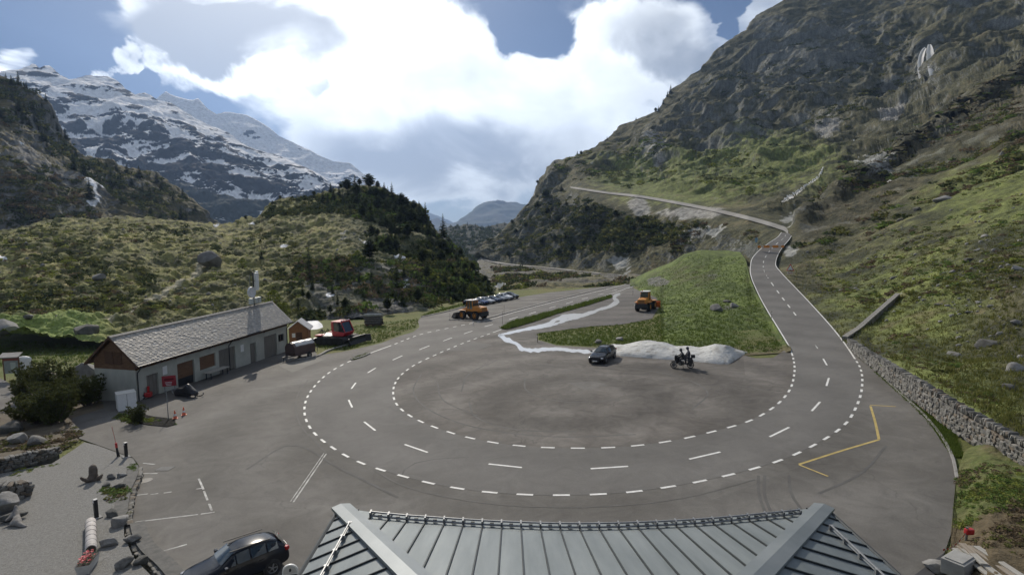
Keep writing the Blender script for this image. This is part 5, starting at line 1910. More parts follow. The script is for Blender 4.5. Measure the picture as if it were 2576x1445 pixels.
def car(loc, rz, kind, pt, label, group=None, scale=1.0, plate=True):
    K = CARS[kind]
    t = empty('parked_car', loc, rz, label, 'car', group, scale=scale)
    t.rotation_euler = tilt(rz)
    st = K['st']

    def sec(s, off=0.0):
        x, zb, zl, zt, wl, wt = s
        wm = wl + 0.015
        zm = zb + (zl - zb) * 0.45
        pts = [(0.0, zb), (wl * .86, zb), (wm * .985, zb + 0.12), (wm, zm), (wl, zl), (wt, zt - 0.035), (wt * .72, zt), (0.0, zt + 0.012)]
        return [(x, y, z) for y, z in pts] + [(x, -y, z) for y, z in reversed(pts[1:-1])]
    rings = [sec(s) for s in st]
    m = len(rings[0])
    vs = [p for r_ in rings for p in r_]
    fs = []
    for i in range(len(rings) - 1):
        for k in range(m):
            fs.append((i * m + k, i * m + (k + 1) % m, (i + 1) * m + (k + 1) % m, (i + 1) * m + k))
    fs.append(tuple(range(m - 1, -1, -1)))
    fs.append(tuple(range((len(rings) - 1) * m, len(rings) * m)))
    MB().add(vs, fs).build('body', pt, t, True, sub=2)
    # glazing: side windows between belt and roof edge, windscreen, rear window
    cab = [i for i, s in enumerate(st) if s[3] - s[2] > 0.25]
    i0, i1 = cab[0], cab[-1]

    def lerp(a, b, f):
        return Vector(a) * (1 - f) + Vector(b) * f

    def side(i, sgn, f):
        r = rings[i]
        b, tt = Vector(r[4]), Vector(r[5])
        p = lerp(b, tt, f)
        return Vector((p.x, sgn * (p.y + 0.004 - 0.012 * f), p.z))
    for sgn in (1, -1):
        segs = list(range(i0, i1))
        # front triangle and back end included
        poly_lo, poly_hi = [], []
        fr = Vector((st[i0 - 1][0] - 0.18, 0, 0))
        lo0 = side(i0 - 1, sgn, 0.0)
        ids = [i0 - 1] + list(range(i0, i1 + 1))
        for i in range(i0, i1):
            a0, a1 = side(i, sgn, .10), side(i, sgn, .86)
            b0, b1 = side(i + 1, sgn, .10), side(i + 1, sgn, .86)
            g = 0.035
            dx = Vector((-g, 0, 0))
            MB().add([a0 + dx, b0 - dx, b1 - dx, a1 + dx], [(0, 1, 2, 3) if sgn > 0 else (3, 2, 1, 0)]).build('side_window', GLASS_T, t, recalc=False)
        a0, a1 = side(i0, sgn, .10), side(i0, sgn, .82)
        q = side(i0 - 1, sgn, .55)
        MB().add([q + Vector((-.12, 0, -.02)), a0 + Vector((.03, 0, 0)), a1 + Vector((.03, 0, -.04))], [(0, 1, 2) if sgn > 0 else (2, 1, 0)]).build('side_window', GLASS_T, t, recalc=False)
        MB().bbox((st[i0][0] + 0.45, sgn * (st[i0][4] + 0.11), st[i0][2] + 0.08), (0.16, 0.24, 0.14), 0.04).build('wing_mirror', pt, t)
        for dx in (0.12, -0.85):
            MB().box((dx, sgn * (st[i0][4] + 0.018), st[i0][2] - 0.12), (0.2, 0.03, 0.035)).build('door_handle', BLACKP, t)
    f0, f1 = rings[i0 - 1], rings[i0]
    up = Vector((0.03, 0, 0.03))
    w0, w1 = f0[5][1] * 0.97, f1[5][1] * 0.95
    A = Vector((f0[0][0] - 0.02, 0, f0[7][2] + 0.02))
    Bp = Vector((f1[0][0] + 0.06, 0, f1[7][2] - 0.045))
    n = 4
    wv, wf = [], []
    for j in range(n + 1):
        f = j / n
        c = A * (1 - f) + Bp * f
        w = w0 * (1 - f) + w1 * f
        for y in (-1, -.5, 0, .5, 1):
            wv.append(c + up + Vector((-0.05 * y * y, y * w, -0.03 * abs(y) ** 2)))
    for j in range(n):
        for k in range(4):
            wf.append((j * 5 + k, j * 5 + k + 1, j * 5 + k + 6, j * 5 + k + 5))
    MB().add(wv, wf).build('windscreen', GLASS_T, t, True, recalc=False)
    r0, r1 = rings[i1], rings[i1 + 1]
    A = Vector((r0[0][0] - 0.03, 0, r0[7][2] - 0.02))
    Bp = Vector((r1[0][0] + 0.05, 0, r1[7][2] + 0.08))
    w0, w1 = r0[5][1] * .95, r1[5][1] * .92
    up = Vector((-.04, 0, 0.03))
    MB().add([A + up + Vector((0, -w0, -.03)), A + up + Vector((0, w0, -.03)), Bp + up + Vector((0, w1, -.02)), Bp + up + Vector((0, -w1, -.02))], [(0, 1, 2, 3)]).build('rear_window', GLASS_T, t, recalc=False)
    # lights, plates, grille, roof rails
    xf, xr = st[0][0], st[-1][0]
    zf_, zr_ = st[1][2], st[-3][2]
    for sgn in (1, -1):
        MB().bbox((xf - 0.20, sgn * 0.66, zf_ - 0.04), (0.26, 0.26, 0.13), 0.05, rz=-sgn * 0.5).build('headlight', LAMP_W, t)
        MB().bbox((xr + 0.16, sgn * 0.72, zr_ - 0.06), (0.20, 0.24, 0.17), 0.04, rz=sgn * 0.4).build('tail_light', LAMP_R, t)
        MB().bbox((-0.5, sgn * (st[i0][5] + .0), st[i0 + 1][3] - 0.005), (1.7, 0.035, 0.04), 0.01).build('roof_rail', BLACKP, t)
    MB().bbox((xf + 0.0, 0, zf_ - 0.28), (0.08, 0.9, 0.2), 0.03).build('grille', BLACKP, t)
    if plate:
        MB().box((xf + 0.05, 0, zf_ - 0.30), (0.02, 0.5, 0.11)).build('number_plate', PLATE, t)
        MB().box((xr - 0.015, 0, zr_ - 0.2), (0.02, 0.5, 0.11)).build('number_plate', PLATE, t)
    for wx in K['wx']:
        for sgn in (1, -1):
            arch = MB()
            rr = K['wr']
            arch.lathe([(rr * 1.16, -0.02), (rr * 1.16, 0.05)], 24, 'Y', (wx, sgn * (K['W'] / 2 - 0.045) - 0.015, rr * 1.02)).build('wheel_arch', BLACKP, t)
            wheel(t, (wx, sgn * (K['W'] / 2 - 0.08), rr), rr, 0.22, 5, None, sgn > 0)
    return t


def tilt(rz):
    """euler that lays a thing on the gently tilted forecourt"""
    nrm = Vector((-GA, GB, 1)).normalized()
    f = Vector((math.cos(rz), math.sin(rz), 0))
    f = (f - nrm * f.dot(nrm)).normalized()
    l = nrm.cross(f)
    return Matrix((f, l, nrm)).transposed().to_euler()


def heading(a, b):
    d = G(*b) - G(*a)
    return math.atan2(d.y, d.x)


# foreground car: rear left wheel stands where the photograph shows it
h_ = R(-141)
pw = G(686, 1444)
K_ = CARS['suv']
s_ = 0.94
off = Matrix.Rotation(h_, 3, 'Z') @ Vector((K_['wx'][1] * s_, 0.83 * s_, 0))
loc = pw - off
loc.z = gz(loc.x, loc.y)
car(loc, h_, 'suv', paint('midnight', (0.012, 0.014, 0.020)), 'dark blue-black compact suv beside the metal hotel roof', scale=s_)
p_ = G(1516, 905)
car(p_, R(-118), 'wagon', paint('black', (0.008, 0.008, 0.009)), 'black estate car standing by the snow heap', scale=1.06)
cols = [('black', (0.010, 0.011, 0.013), 'wagon', 'black car farthest left in the row of parked cars'),
        ('blue', (0.012, 0.028, 0.10), 'sedan', 'dark blue saloon second in the row of parked cars'),
        ('silver', (0.42, 0.43, 0.45), 'wagon', 'silver estate car third in the row of parked cars'),
        ('navy', (0.010, 0.018, 0.055), 'sedan', 'navy saloon in the middle of the row of parked cars'),
        ('grey', (0.20, 0.21, 0.22), 'sedan', 'grey saloon parked between the navy and white cars'),
        ('white', (0.70, 0.71, 0.72), 'suv', 'white suv sixth in the row of parked cars'),
        ('slate', (0.06, 0.065, 0.07), 'suv', 'dark grey suv at the far end of the parked row')]
for (nm, c, kd, lb), px in zip(cols, ((1190, 769), (1206, 765.5), (1222, 762.5), (1238, 759.5), (1254, 756.5), (1269, 753.5), (1284, 750.5))):
    car(G(*px), R(-38), kd, paint(nm, c), lb, 'cars parked in a row at the gorge edge', plate=False)


# ------------------------------------------------------------------ wheel loaders
YEL = pm('machine_orange', (0.50, 0.19, 0.02), (0.60, 0.25, 0.035), 1.5, 0.5, bump=0.05)
ORA = pm('plough_orange', (0.58, 0.12, 0.015), (0.66, 0.16, 0.03), 1.5, 0.5)
STEEL_W = pm('worn_steel', (0.10, 0.098, 0.095), (0.2, 0.19, 0.18), 3, 0.5, 0.6)


def loader(loc, rz, label, sc=1.0, plough=False):
    t = empty('wheel_loader', loc, rz, label, 'wheel loader')
    t.rotation_euler = tilt(rz)
    t.scale = (sc, sc, sc)
    WR = 0.72
    ch = MB().bbox((-1.2, 0, 1.0), (3.0, 1.15, 0.5), 0.06).bbox((1.35, 0, 0.95), (1.6, 0.9, 0.5), 0.06).tube((0.35, 0, 0.7), (0.35, 0, 1.3), 0.18)
    ch.bbox((-2.62, 0, 0.95), (0.35, 1.9, 0.75), 0.06)
    ch.build('chassis', BLACKP, t)
    hood = MB().add([(-2.75, -.78, 1.2), (-.75, -.82, 1.2), (-.75, .82, 1.2), (-2.75, .78, 1.2), (-2.65, -.68, 2.02), (-.75, -.72, 2.2), (-.75, .72, 2.2), (-2.65, .68, 2.02)], [(0, 3, 2, 1), (4, 5, 6, 7), (0, 1, 5, 4), (1, 2, 6, 5), (2, 3, 7, 6), (3, 0, 4, 7)]).build('engine_hood', YEL, t, bevel=0.07)
    for k in range(5):
        MB().box((-2.735 + 0.02 * k * .6, 0, 1.36 + 0.12 * k), (0.04, 1.0, 0.05)).build('grille_slat', BLACKP, hood)
    for s in (-1, 1):
        MB().bbox((-2.74, s * 0.62, 1.4), (0.05, 0.2, 0.13), 0.015).build('tail_light', LAMP_R, t)
        MB().bbox((-1.55, s * 0.98, 1.52), (1.75, 0.62, 0.07), 0.03).bbox((1.45, s * 0.98, 1.5), (1.3, 0.6, 0.06), 0.03).build('mudguard', YEL if not plough else YEL, t)
    MB().tube((-1.7, 0.35, 2.0), (-1.7, 0.35, 2.75), 0.06).build('exhaust', METAL_D, t)
    cab = MB()
    for x, y in ((-.7, -.68), (-.7, .68), (.72, -.62), (.72, .62)):
        cab.tube((x, y, 1.35), (x * 0.9, y * .92, 3.05), 0.055, n=6)
    cab.tube((0.05, -.7, 1.35), (.05, -.64, 3.05), 0.045).tube((0.05, .7, 1.35), (.05, .64, 3.05), 0.045)
    cab.bbox((0, 0, 1.5), (1.5, 1.42, 0.4), 0.05)
    cab.build('cab_frame', YEL, t)
    MB().add([(-.68, -.66, 1.7), (.70, -.6, 1.7), (.70, .6, 1.7), (-.68, .66, 1.7), (-.62, -.61, 3.02), (.64, -.56, 3.02), (.64, .56, 3.02), (-.62, .61, 3.02)], [(0, 1, 5, 4), (1, 2, 6, 5), (2, 3, 7, 6), (3, 0, 4, 7)]).build('cab_glass', pm('cab_glass', (0.05, 0.065, 0.065), None, rough=0.06, spec=0.8), t)
    MB().bbox((0, 0, 3.12), (1.62, 1.5, 0.14), 0.05).build('cab_roof', WHITE, t)
    MB().lathe([(0.07, 3.19), (0.08, 3.25), (0.05, 3.38)], 10, 'Z', (-.4, .4, 0)).build('beacon', LAMP_O, t)
    MB().bbox((-.1, 0, 1.95), (.5, .5, .5), .1).bbox((-.35, 0, 2.35), (.14, .48, .6), .05).build('seat', BLACKP, t)
    arm = MB()
    for s in (-.42, .42):
        arm.path([(1.0, s, 1.75), (1.9, s, 1.55), (2.9, s, 0.62)], 0.11, 6)
    arm.tube((1.9, -.42, 1.5), (1.9, .42, 1.5), .08).tube((.9, 0, 1.25), (2.0, 0, 1.5), 0.07)
    arm.box((1.05, 0, 1.5), (.3, 1.0, .8))
    arm.build('lift_arm', YEL, t)
    if not plough:
        b = MB()
        prof = [(2.75, 1.05), (2.85, .25), (3.15, .1), (4.0, .12), (3.95, .18), (3.2, .2), (2.98, .35), (2.92, .95)]
        b.prism(prof, -1.25, 1.25, 'XZ')
        for s in (-1.25, 1.25):
            b.prism([(2.75, 1.05), (2.85, .2), (3.15, .08), (3.95, .1), (3.3, .95)], s - .025, s + .025, 'XZ')
        b.build('bucket', STEEL_W, t)
    else:
        b = MB()
        b.prism([(3.0, 1.25), (2.8, 1.0), (2.78, .5), (2.95, .1), (3.05, .1), (2.9, .5), (2.92, .95), (3.08, 1.2)], -1.7, 1.7, 'XZ')
        b.build('snow_plough', ORA, t)
        for k in range(5):
            MB().box((2.76, -1.4 + .7 * k, .7), (.08, .08, .9)).build('plough_rib', ORA, t)
    for x in (1.45, -1.55):
        for s in (1, -1):
            wheel(t, (x, s * 0.98, WR), WR, 0.52, 6, YEL, s > 0)
    return t


loader(G(1190, 801), heading((1190, 801), (1155, 798)), 'orange wheel loader with steel bucket at the car park entrance', 1.1)
loader(G(1625, 779), R(62), 'orange wheel loader with snow plough below the grassy knoll', 1.12, True)


# ------------------------------------------------------------------ red snow groomer
def groomer():
    a, b = (800, 862), (905, 866)
    t = empty('snow_groomer', G(853, 862), heading(a, b), 'red snow groomer with black tracks and front blade on the grass', 'snow groomer')
    t.rotation_euler = tilt(heading(a, b))
    t.scale = (1.12,) * 3
    GR = pm('groomer_red', (0.50, 0.018, 0.03), (0.58, 0.03, 0.04), 1.5, 0.35, coat=0.5)
    for s in (-1, 1):
        o = MB()
        prof = [(-2.5, .55), (-2.35, .2), (-1.9, 0.02), (1.5, 0.02), (2.0, .25), (2.15, .6), (1.95, .88), (1.5, .95), (-2.0, .95), (-2.4, .85)]
        o.prism(prof, s * 0.62, s * 1.75, 'XZ')
        tr = o.build('track', BLACK, t)
        me = None
        for k in range(22):
            x = -2.1 + 3.8 * k / 21
            q = MB().box((x, s * 1.185, 0.985), (0.05, 1.2, 0.06)).build('track_bar', STEEL_W, tr)
        for k in range(6):
            MB().box((2.02 + (0.14 if k in (2, 3) else 0.05), s * 1.185, 0.18 + 0.13 * k), (0.06, 1.2, 0.05)).build('track_bar', STEEL_W, tr)
        for k in range(5):
            MB().lathe([(0.26, -0.02), (0.26, 0.02)], 14, 'Y', (-1.8 + 0.85 * k, s * 1.77, 0.42)).build('road_wheel', METAL_D, tr)
    MB().bbox((-.2, 0, .8), (4.2, 1.3, .5), .05).build('chassis', BLACKP, t)
    MB().bbox((-1.2, 0, 1.13), (2.3, 3.0, .14), .03).build('load_deck', pm('deck_alloy', (0.5, 0.5, 0.5), (0.62, 0.62, 0.6), 3, 0.5, 0.4), t)
    for s in (-1, 1):
        MB().bbox((-1.9, s * 1.3, 1.2), (1.0, .9, .2), .06).build('track_fender', GR, t)
    cab = MB()
    cab.add([(-.25, -1.02, 1.05), (1.55, -1.0, 1.05), (1.55, 1.0, 1.05), (-.25, 1.02, 1.05), (-.25, -1.0, 1.75), (1.85, -.95, 1.55), (1.85, .95, 1.55), (-.25, 1.0, 1.75)], [(0, 3, 2, 1), (4, 5, 6, 7), (0, 1, 5, 4), (1, 2, 6, 5), (2, 3, 7, 6), (3, 0, 4, 7)])
    cab.build('cab_base', GR, t, bevel=0.08)
    cf = MB().box((-.12, 0, 2.2), (.35, 1.96, 1.3)).bbox((.45, 0, 2.88), (1.6, 1.95, .17), .06).tube((1.8, -.9, 1.55), (1.2, -.88, 2.85), .06).tube((1.8, .9, 1.55), (1.2, .88, 2.85), .06).build('cab_shell', GR, t)
    MB().add([(.05, -.97, 1.6), (1.72, -.93, 1.55), (1.72, .93, 1.55), (.05, .97, 1.6), (.05, -.92, 2.82), (1.15, -.88, 2.82), (1.15, .88, 2.82), (.05, .92, 2.82)], [(0, 1, 5, 4), (1, 2, 6, 5), (2, 3, 7, 6)]).build('cab_glass', GLASS_T, t)
    for y in (-.7, -.25, .25, .7):
        MB().bbox((1.2, y, 3.03), (.14, .22, .14), .03).build('work_light', LAMP_W, t)
    MB().tube((1.2, -1.0, 2.75), (1.5, -1.25, 2.6), .03).bbox((1.55, -1.28, 2.35), (.1, .2, .55), .03).build('mirror', BLACKP, t)
    bl = MB()
    bl.prism([(3.0, .05), (3.15, .08), (2.95, .55), (3.02, 1.0), (2.9, 1.02), (2.82, .55)], -1.6, 1.6, 'XZ')
    for s in (-1, 1):
        bl.add([(2.9, s * 1.6, .06), (3.5, s * 2.2, .06), (3.42, s * 2.2, .95), (2.9, s * 1.6, 1.0), (2.84, s * 1.66, .06), (3.44, s * 2.26, .06), (3.36, s * 2.26, .95), (2.84, s * 1.66, 1.0)], [(0, 1, 2, 3), (7, 6, 5, 4), (0, 4, 5, 1), (1, 5, 6, 2), (2, 6, 7, 3), (3, 7, 4, 0)])
    bl.build('front_blade', METAL_D, t)
    MB().path([(2.0, -.4, .7), (2.85, -.6, .55)], .09).path([(2.0, .4, .7), (2.85, .6, .55)], .09).tube((1.9, 0, 1.1), (2.85, 0, .8), .06).build('blade_arm', STEEL_W, t)
    MB().bbox((-3.0, 0, .5), (.6, 3.6, .5), .08).path([(-2.2, -.5, .8), (-2.8, -.6, .7)], .08).path([(-2.2, .5, .8), (-2.8, .6, .7)], .08).tube((-2.1, 0, 1.2), (-2.7, 0, 1.75), .07).tube((-2.7, 0, 1.75), (-3.0, .5, .8), .06).tube((-2.7, 0, 1.75), (-3.0, -.5, .8), .06).build('rear_tiller', STEEL_W, t)
    for s in (-.8, .8):
        MB().tube((-.3, s, 1.2), (-1.0, s, 2.0), .035).tube((-1.0, s, 2.0), (-1.6, s, 1.2), .035).build('deck_rail', METAL_D, t)


groomer()


# ------------------------------------------------------------------ covered trailer
def trailer():
    rz = heading((735, 905), (785, 893))
    t = empty('box_trailer', G(757, 899), rz, 'brown tarpaulin box trailer parked at the end of the depot', 'trailer')
    t.rotation_euler = tilt(rz)
    t.scale = (1.05,) * 3
    BR = pm('brown_tarp', (0.075, 0.048, 0.042), (0.105, 0.07, 0.06), 1.5, 0.6, bump=0.2, bscale=5)
    MB().bbox((0, 0, .72), (3.1, 1.7, .45), .03).build('body', pm('brown_board', (0.06, 0.04, 0.035), (0.085, 0.06, 0.05), 2, 0.6), t)
    for k in range(3):
        MB().box((0, -.87, .56 + .15 * k), (3.0, .03, .12)).build('side_board', BR, t)
    prof = [(-.85, .95), (.85, .95), (.85, 1.55), (.5, 1.98), (-.05, 2.08), (-.5, 1.98), (-.85, 1.55)]
    m = MB()
    n = 9
    vs, fs = [], []
    for i in range(n):
        x = -1.53 + 3.06 * i / (n - 1)
        sag = -0.05 * math.sin(i * math.pi / 2) ** 2
        for k, (y, z) in enumerate(prof):
            vs.append((x, y, z + (sag if k in (3, 4, 5) else 0)))
    q = len(prof)
    for i in range(n - 1):
        for k in range(q):
            fs.append((i * q + k, i * q + (k + 1) % q, (i + 1) * q + (k + 1) % q, (i + 1) * q + k))
    fs += [tuple(range(q)), tuple(range(n * q - 1, (n - 1) * q - 1, -1))]
    m.add(vs, fs).build('tarpaulin', BR, t)
    top = MB()
    vs, fs = [], []
    pr = [(.62, 1.86), (.5, 2.0), (.2, 2.07), (-.05, 2.1), (-.3, 2.06), (-.5, 2.0), (-.8, 1.65)]
    for i in range(n):
        x = -1.2 + 2.72 * i / (n - 1)
        for (y, z) in pr:
            vs.append((x, y, z + 0.015 + 0.03 * math.sin(i * 1.9 + y * 3)))
    q = len(pr)
    for i in range(n - 1):
        for k in range(q - 1):
            fs.append((i * q + k, i * q + k + 1, (i + 1) * q + k + 1, (i + 1) * q + k))
    top.add(vs, fs).build('roof_highlight', pm('tarp_highlight', (0.50, 0.49, 0.46), (0.62, 0.61, 0.58), 1.5, 0.35), t, True)  # pale layer painting the reflected highlight onto the brown tarpaulin top
    for s in (1, -1):
        wheel(t, (.55, s * .92, .33), .33, .2, 5, None, s > 0)
        MB().bbox((.55, s * .93, .70), (.85, .26, .06), .02).build('mudguard', BLACKP, t)
    MB().path([(-1.5, -.6, .5), (-2.7, 0, .5)], .05).path([(-1.5, .6, .5), (-2.7, 0, .5)], .05).tube((-2.5, 0, .5), (-2.5, 0, .02), .04).build('drawbar', METAL_D, t)
    MB().path([(1.55, -.8, 1.0), (1.9, -.8, 1.0), (1.9, -.8, .45), (1.55, -.8, .45)], .03).build('rear_frame', METAL_D, t)


trailer()


# ------------------------------------------------------------------ covered snowmobile
def snowmobile():
    rz = heading((440, 992), (500, 996))
    t = empty('covered_snowmobile', G(470, 997), rz, 'snowmobile under a black cover in front of the depot', 'snowmobile')
    t.rotation_euler = tilt(rz)
    t.scale = (0.95,) * 3
    CV = pm('black_cover', (0.012, 0.012, 0.014), (0.022, 0.022, 0.025), 2, 0.38, bump=0.5, bscale=4)
    st = [(-1.45, .22, .55, .30), (-1.35, .25, .78, .36), (-.9, .25, .92, .40), (-.35, .22, .90, .42), (-.05, .2, 1.15, .46), (.2, .2, 1.42, .45), (.4, .2, 1.40, .42), (.75, .2, 1.02, .48), (1.15, .2, .78, .44), (1.45, .22, .55, .28)]
    vs, fs = [], []
    q = 12
    for (x, z0, z1, w) in st:
        for k in range(q):
            a = 2 * math.pi * k / q
            y = math.copysign(abs(math.cos(a)) ** .7, math.cos(a)) * w
            z = (z0 + z1) / 2 + math.copysign(abs(math.sin(a)) ** .8, math.sin(a)) * (z1 - z0) / 2
            vs.append((x, y * (1.0 if z < (z0 + z1) / 2 else .72), z))
    for i in range(len(st) - 1):
        for k in range(q):
            fs.append((i * q + k, i * q + (k + 1) % q, (i + 1) * q + (k + 1) % q, (i + 1) * q + k))
    fs += [tuple(range(q - 1, -1, -1)), tuple(range((len(st) - 1) * q, len(st) * q))]
    MB().add(vs, fs).build('cover', CV, t, True, sub=1)
    MB().bbox((-.5, 0, .18), (1.9, .42, .3), .1).build('track', BLACK, t)
    for s in (-1, 1):
        MB().path([(.5, s * .48, .06), (1.3, s * .48, .05), (1.6, s * .48, .14), (1.75, s * .48, .3), (1.68, s * .48, .38)], .045).tube((.9, s * .48, .08), (.85, s * .2, .4), .035).build('ski', BLACKP, t)
    MB().path([(-1.5, -.25, .3), (-1.75, -.25, .75), (-1.75, .25, .75), (-1.5, .25, .3)], .025).build('rear_bar', METAL_L, t)


snowmobile()


# ------------------------------------------------------------------ motorcycle with two riders
def figure(name, joints, edges, radii, mat, parent=None):
    me = bpy.data.meshes.new(name)
    me.from_pydata(joints, edges, [])
    o = bpy.data.objects.new(name, me)
    link(o, parent)
    sk = o.modifiers.new('skin', 'SKIN')
    sk.use_smooth_shade = True
    for v, r in zip(me.skin_vertices[0].data, radii):
        v.radius = r if isinstance(r, tuple) else (r, r)
    me.skin_vertices[0].data[0].use_root = True
    ss = o.modifiers.new('subdivision', 'SUBSURF')
    ss.levels = ss.render_levels = 1
    me.materials.append(mat)
    return o


def person_on_bike(loc, rot, sc, label, lean, seat, bar, peg, mat, helm, toes):
    """pose in the bike's axes: x forward, z up"""
    t = empty('person', loc, 0, label, 'person')
    t.rotation_euler = rot
    t.scale = (sc,) * 3
    hx, hz = seat
    sx, sz = hx + 0.50 * math.sin(lean), hz + 0.06 + 0.50 * math.cos(lean)
    J = [(hx, 0, hz + .08), (hx + .25 * math.sin(lean), 0, hz + .08 + .25 * math.cos(lean)), (sx, 0, sz), (sx + .04, 0, sz + .10), (sx + .06, 0, sz + .20)]
    E = [(0, 1), (1, 2), (2, 3), (3, 4)]
    Rr = [(.17, .20), (.17, .21), (.16, .22), .075, .08]
    for s in (1, -1):
        k = len(J)
        kx, kz = hx + .40, hz + .02
        J += [(hx + .04, s * .12, hz + .03), (kx, s * .26, kz), (peg[0] - .04, s * .22, peg[1] + .10), (peg[0], s * .22, peg[1] + .03), (peg[0] + toes, s * .22, peg[1])]
        E += [(0, k), (k, k + 1), (k + 1, k + 2), (k + 2, k + 3), (k + 3, k + 4)]
        Rr += [.125, .10, .075, .07, .055]
        k = len(J)
        ex, ez = (sx + bar[0]) / 2 - .02, (sz + bar[1]) / 2 - .10
        J += [(sx, s * .20, sz - .02), (ex, s * .34, ez), (bar[0] - .06, s * bar[2], bar[1] + .02), (bar[0] + .02, s * bar[2], bar[1] - .01)]
        E += [(2, k), (k, k + 1), (k + 1, k + 2), (k + 2, k + 3)]
        Rr += [.10, .08, .06, .05]
    figure('body', J, E, Rr, mat, t)
    for s in (1, -1):
        # gloved hand closed on the grip: palm, four fingers, thumb
        hm = MB()
        bx_, by_, bz_ = bar[0], s * bar[2], bar[1]
        hm.bbox((bx_ - .01, by_, bz_ + .01), (.09, .085, .05), .015)
        for f in range(4):
            y = by_ + (f - 1.5) * .021
            l = (.05, .06, .056, .044)[f]
            hm.path([(bx_ + .03, y, bz_ + .03), (bx_ + .03 + l * .6, y, bz_ + .01), (bx_ + .02 + l * .5, y, bz_ - .03)], .0095, 6)
        hm.path([(bx_ - .02, by_ - s * .045, bz_ + .005), (bx_ + .02, by_ - s * .06, bz_ - .02), (bx_ + .045, by_ - s * .05, bz_ - .03)], .011, 6)
        hm.build('glove', BLACKP, t)
    hd = (sx + .09, 0, sz + .30)
    h = MB().lathe([(.02, -.15), (.10, -.14), (.125, -.06), (.135, .02), (.12, .09), (.075, .135), (.01, .15)], 18, 'Z', hd).build('helmet', helm, t, True)
    MB().lathe([(.10, -.05), (.134, -.045), (.138, .0), (.134, .045), (.10, .05)], 18, 'Z', (hd[0] + .016, 0, hd[2] + .01)).build('visor', GLASS_T, h, True)
    return t


def motorcycle():
    rz = heading((1738, 924.5), (1693, 924))
    sc = 1.12
    loc = G(1716, 925)
    rot = tilt(rz)
    t = empty('touring_motorcycle', loc, 0, 'black touring motorcycle with two riders in front of the snow heap', 'motorcycle')
    t.rotation_euler = rot
    t.scale = (sc,) * 3
    for x in (.74, -.74):
        o = bpy.data.objects.new('wheel', None)
        link(o, t)
        o.location = (x, 0, .32)
        MB().lathe([(.25, -.07), (.31, -.075), (.33, 0), (.31, .075), (.25, .07)], 26, 'Y', close=True).build('tyre', BLACK, o, True)
        rim = MB().lathe([(.25, -.03), (.272, -.04), (.272, .04), (.25, .03)], 24, 'Y', close=True).lathe([(.05, -.07), (.05, .07)], 10, 'Y')
        for k in range(10):
            a = math.pi * 2 * k / 10
            rim.tube((math.cos(a) * .05, 0, math.sin(a) * .05), (math.cos(a) * .255, 0, math.sin(a) * .255), .009, n=5)
        rim.build('rim', METAL_D, o)
        MB().lathe([(.2, -.02), (.2, .02)], 20, 'Y').build('brake_disc', STEEL_W, o)
    MB().path([(.74, -.09, .32), (.52, -.09, .82), (.46, -.08, 1.02)], .03).path([(.74, .09, .32), (.52, .09, .82), (.46, .08, 1.02)], .03).build('fork', METAL_L, t)
    MB().path([(-.74, -.1, .32), (-.15, -.1, .42)], .035).path([(-.74, .1, .32), (-.15, .1, .42)], .035).path([(.48, 0, .92), (.05, 0, .45), (-.2, 0, .42), (-.45, 0, .78), (.42, 0, .86)], .03).build('frame', METAL_D, t)
    MB().bbox((.08, 0, .48), (.52, .36, .38), .07).lathe([(.13, -.3), (.13, .3)], 14, 'Y', (.22, 0, .5)).build('engine', STEEL_W, t)
    MB().bbox((.20, 0, .92), (.56, .34, .26), .1).build('fuel_tank', paint('bike_black', (0.012, 0.012, 0.013)), t)
    MB().bbox((-.22, 0, .86), (.42, .30, .10), .045).bbox((-.62, 0, .95), (.42, .30, .10), .045).build('seat', BLACKP, t)
    MB().bbox((.50, 0, .95), (.34, .44, .5), .1).bbox((.30, 0, .62), (.5, .40, .34), .08).build('fairing', paint('bike_black', (0.012, 0.012, 0.013)), t)
    MB().add([(.60, -.17, 1.1), (.60, .17, 1.1), (.45, .13, 1.38), (.45, -.13, 1.38)], [(0, 1, 2, 3)]).build('windshield', GLASS_T, t)
    MB().bbox((.66, 0, .98), (.08, .2, .12), .03).build('headlight', LAMP_W, t)
    MB().path([(.42, -.38, 1.09), (.40, -.1, 1.07), (.40, .1, 1.07), (.42, .38, 1.09)], .018).build('handlebar', METAL_D, t)
    for s in (-1, 1):
        MB().bbox((-.72, s * .33, .72), (.46, .2, .36), .05).build('pannier', BLACKP, t)
    MB().bbox((-.98, 0, 1.12), (.36, .42, .30), .06).build('top_case', BLACKP, t)
    MB().tube((.0, -.2, .35), (-.85, -.24, .42), .05, .065).build('exhaust', METAL_L, t)
    MB().bbox((.74, 0, .66), (.5, .13, .05), .02).bbox((-.86, 0, .64), (.4, .18, .05), .02).build('mudguard', BLACKP, t)
    MB().tube((-.05, .15, .3), (-.12, .38, .01), .018).build('side_stand', METAL_D, t)
    leather = pm('dark_riding_suit', (0.02, 0.021, 0.023), (0.05, 0.052, 0.055), 5, 0.55, bump=0.3)
    leather2 = pm('navy_riding_suit', (0.022, 0.022, 0.035), (0.055, 0.055, 0.07), 5, 0.55, bump=0.3)
    person_on_bike(loc, rot, sc, 'person in dark riding gear holding the handlebar, front seat of the motorcycle', R(20), (-.18, .88), (.40, 1.09, .30), (.05, .32), leather, pm('grey_helmet', (0.08, 0.085, 0.09), None, rough=0.2, coat=0.5), .14)
    person_on_bike(loc, rot, sc, 'person in navy riding gear sitting taller behind the rider', R(2), (-.62, 1.0), (-.22, 1.12, .24), (-.30, .42), leather2, pm('blue_helmet', (0.03, 0.03, 0.07), None, rough=0.2, coat=0.5), .12)


motorcycle()

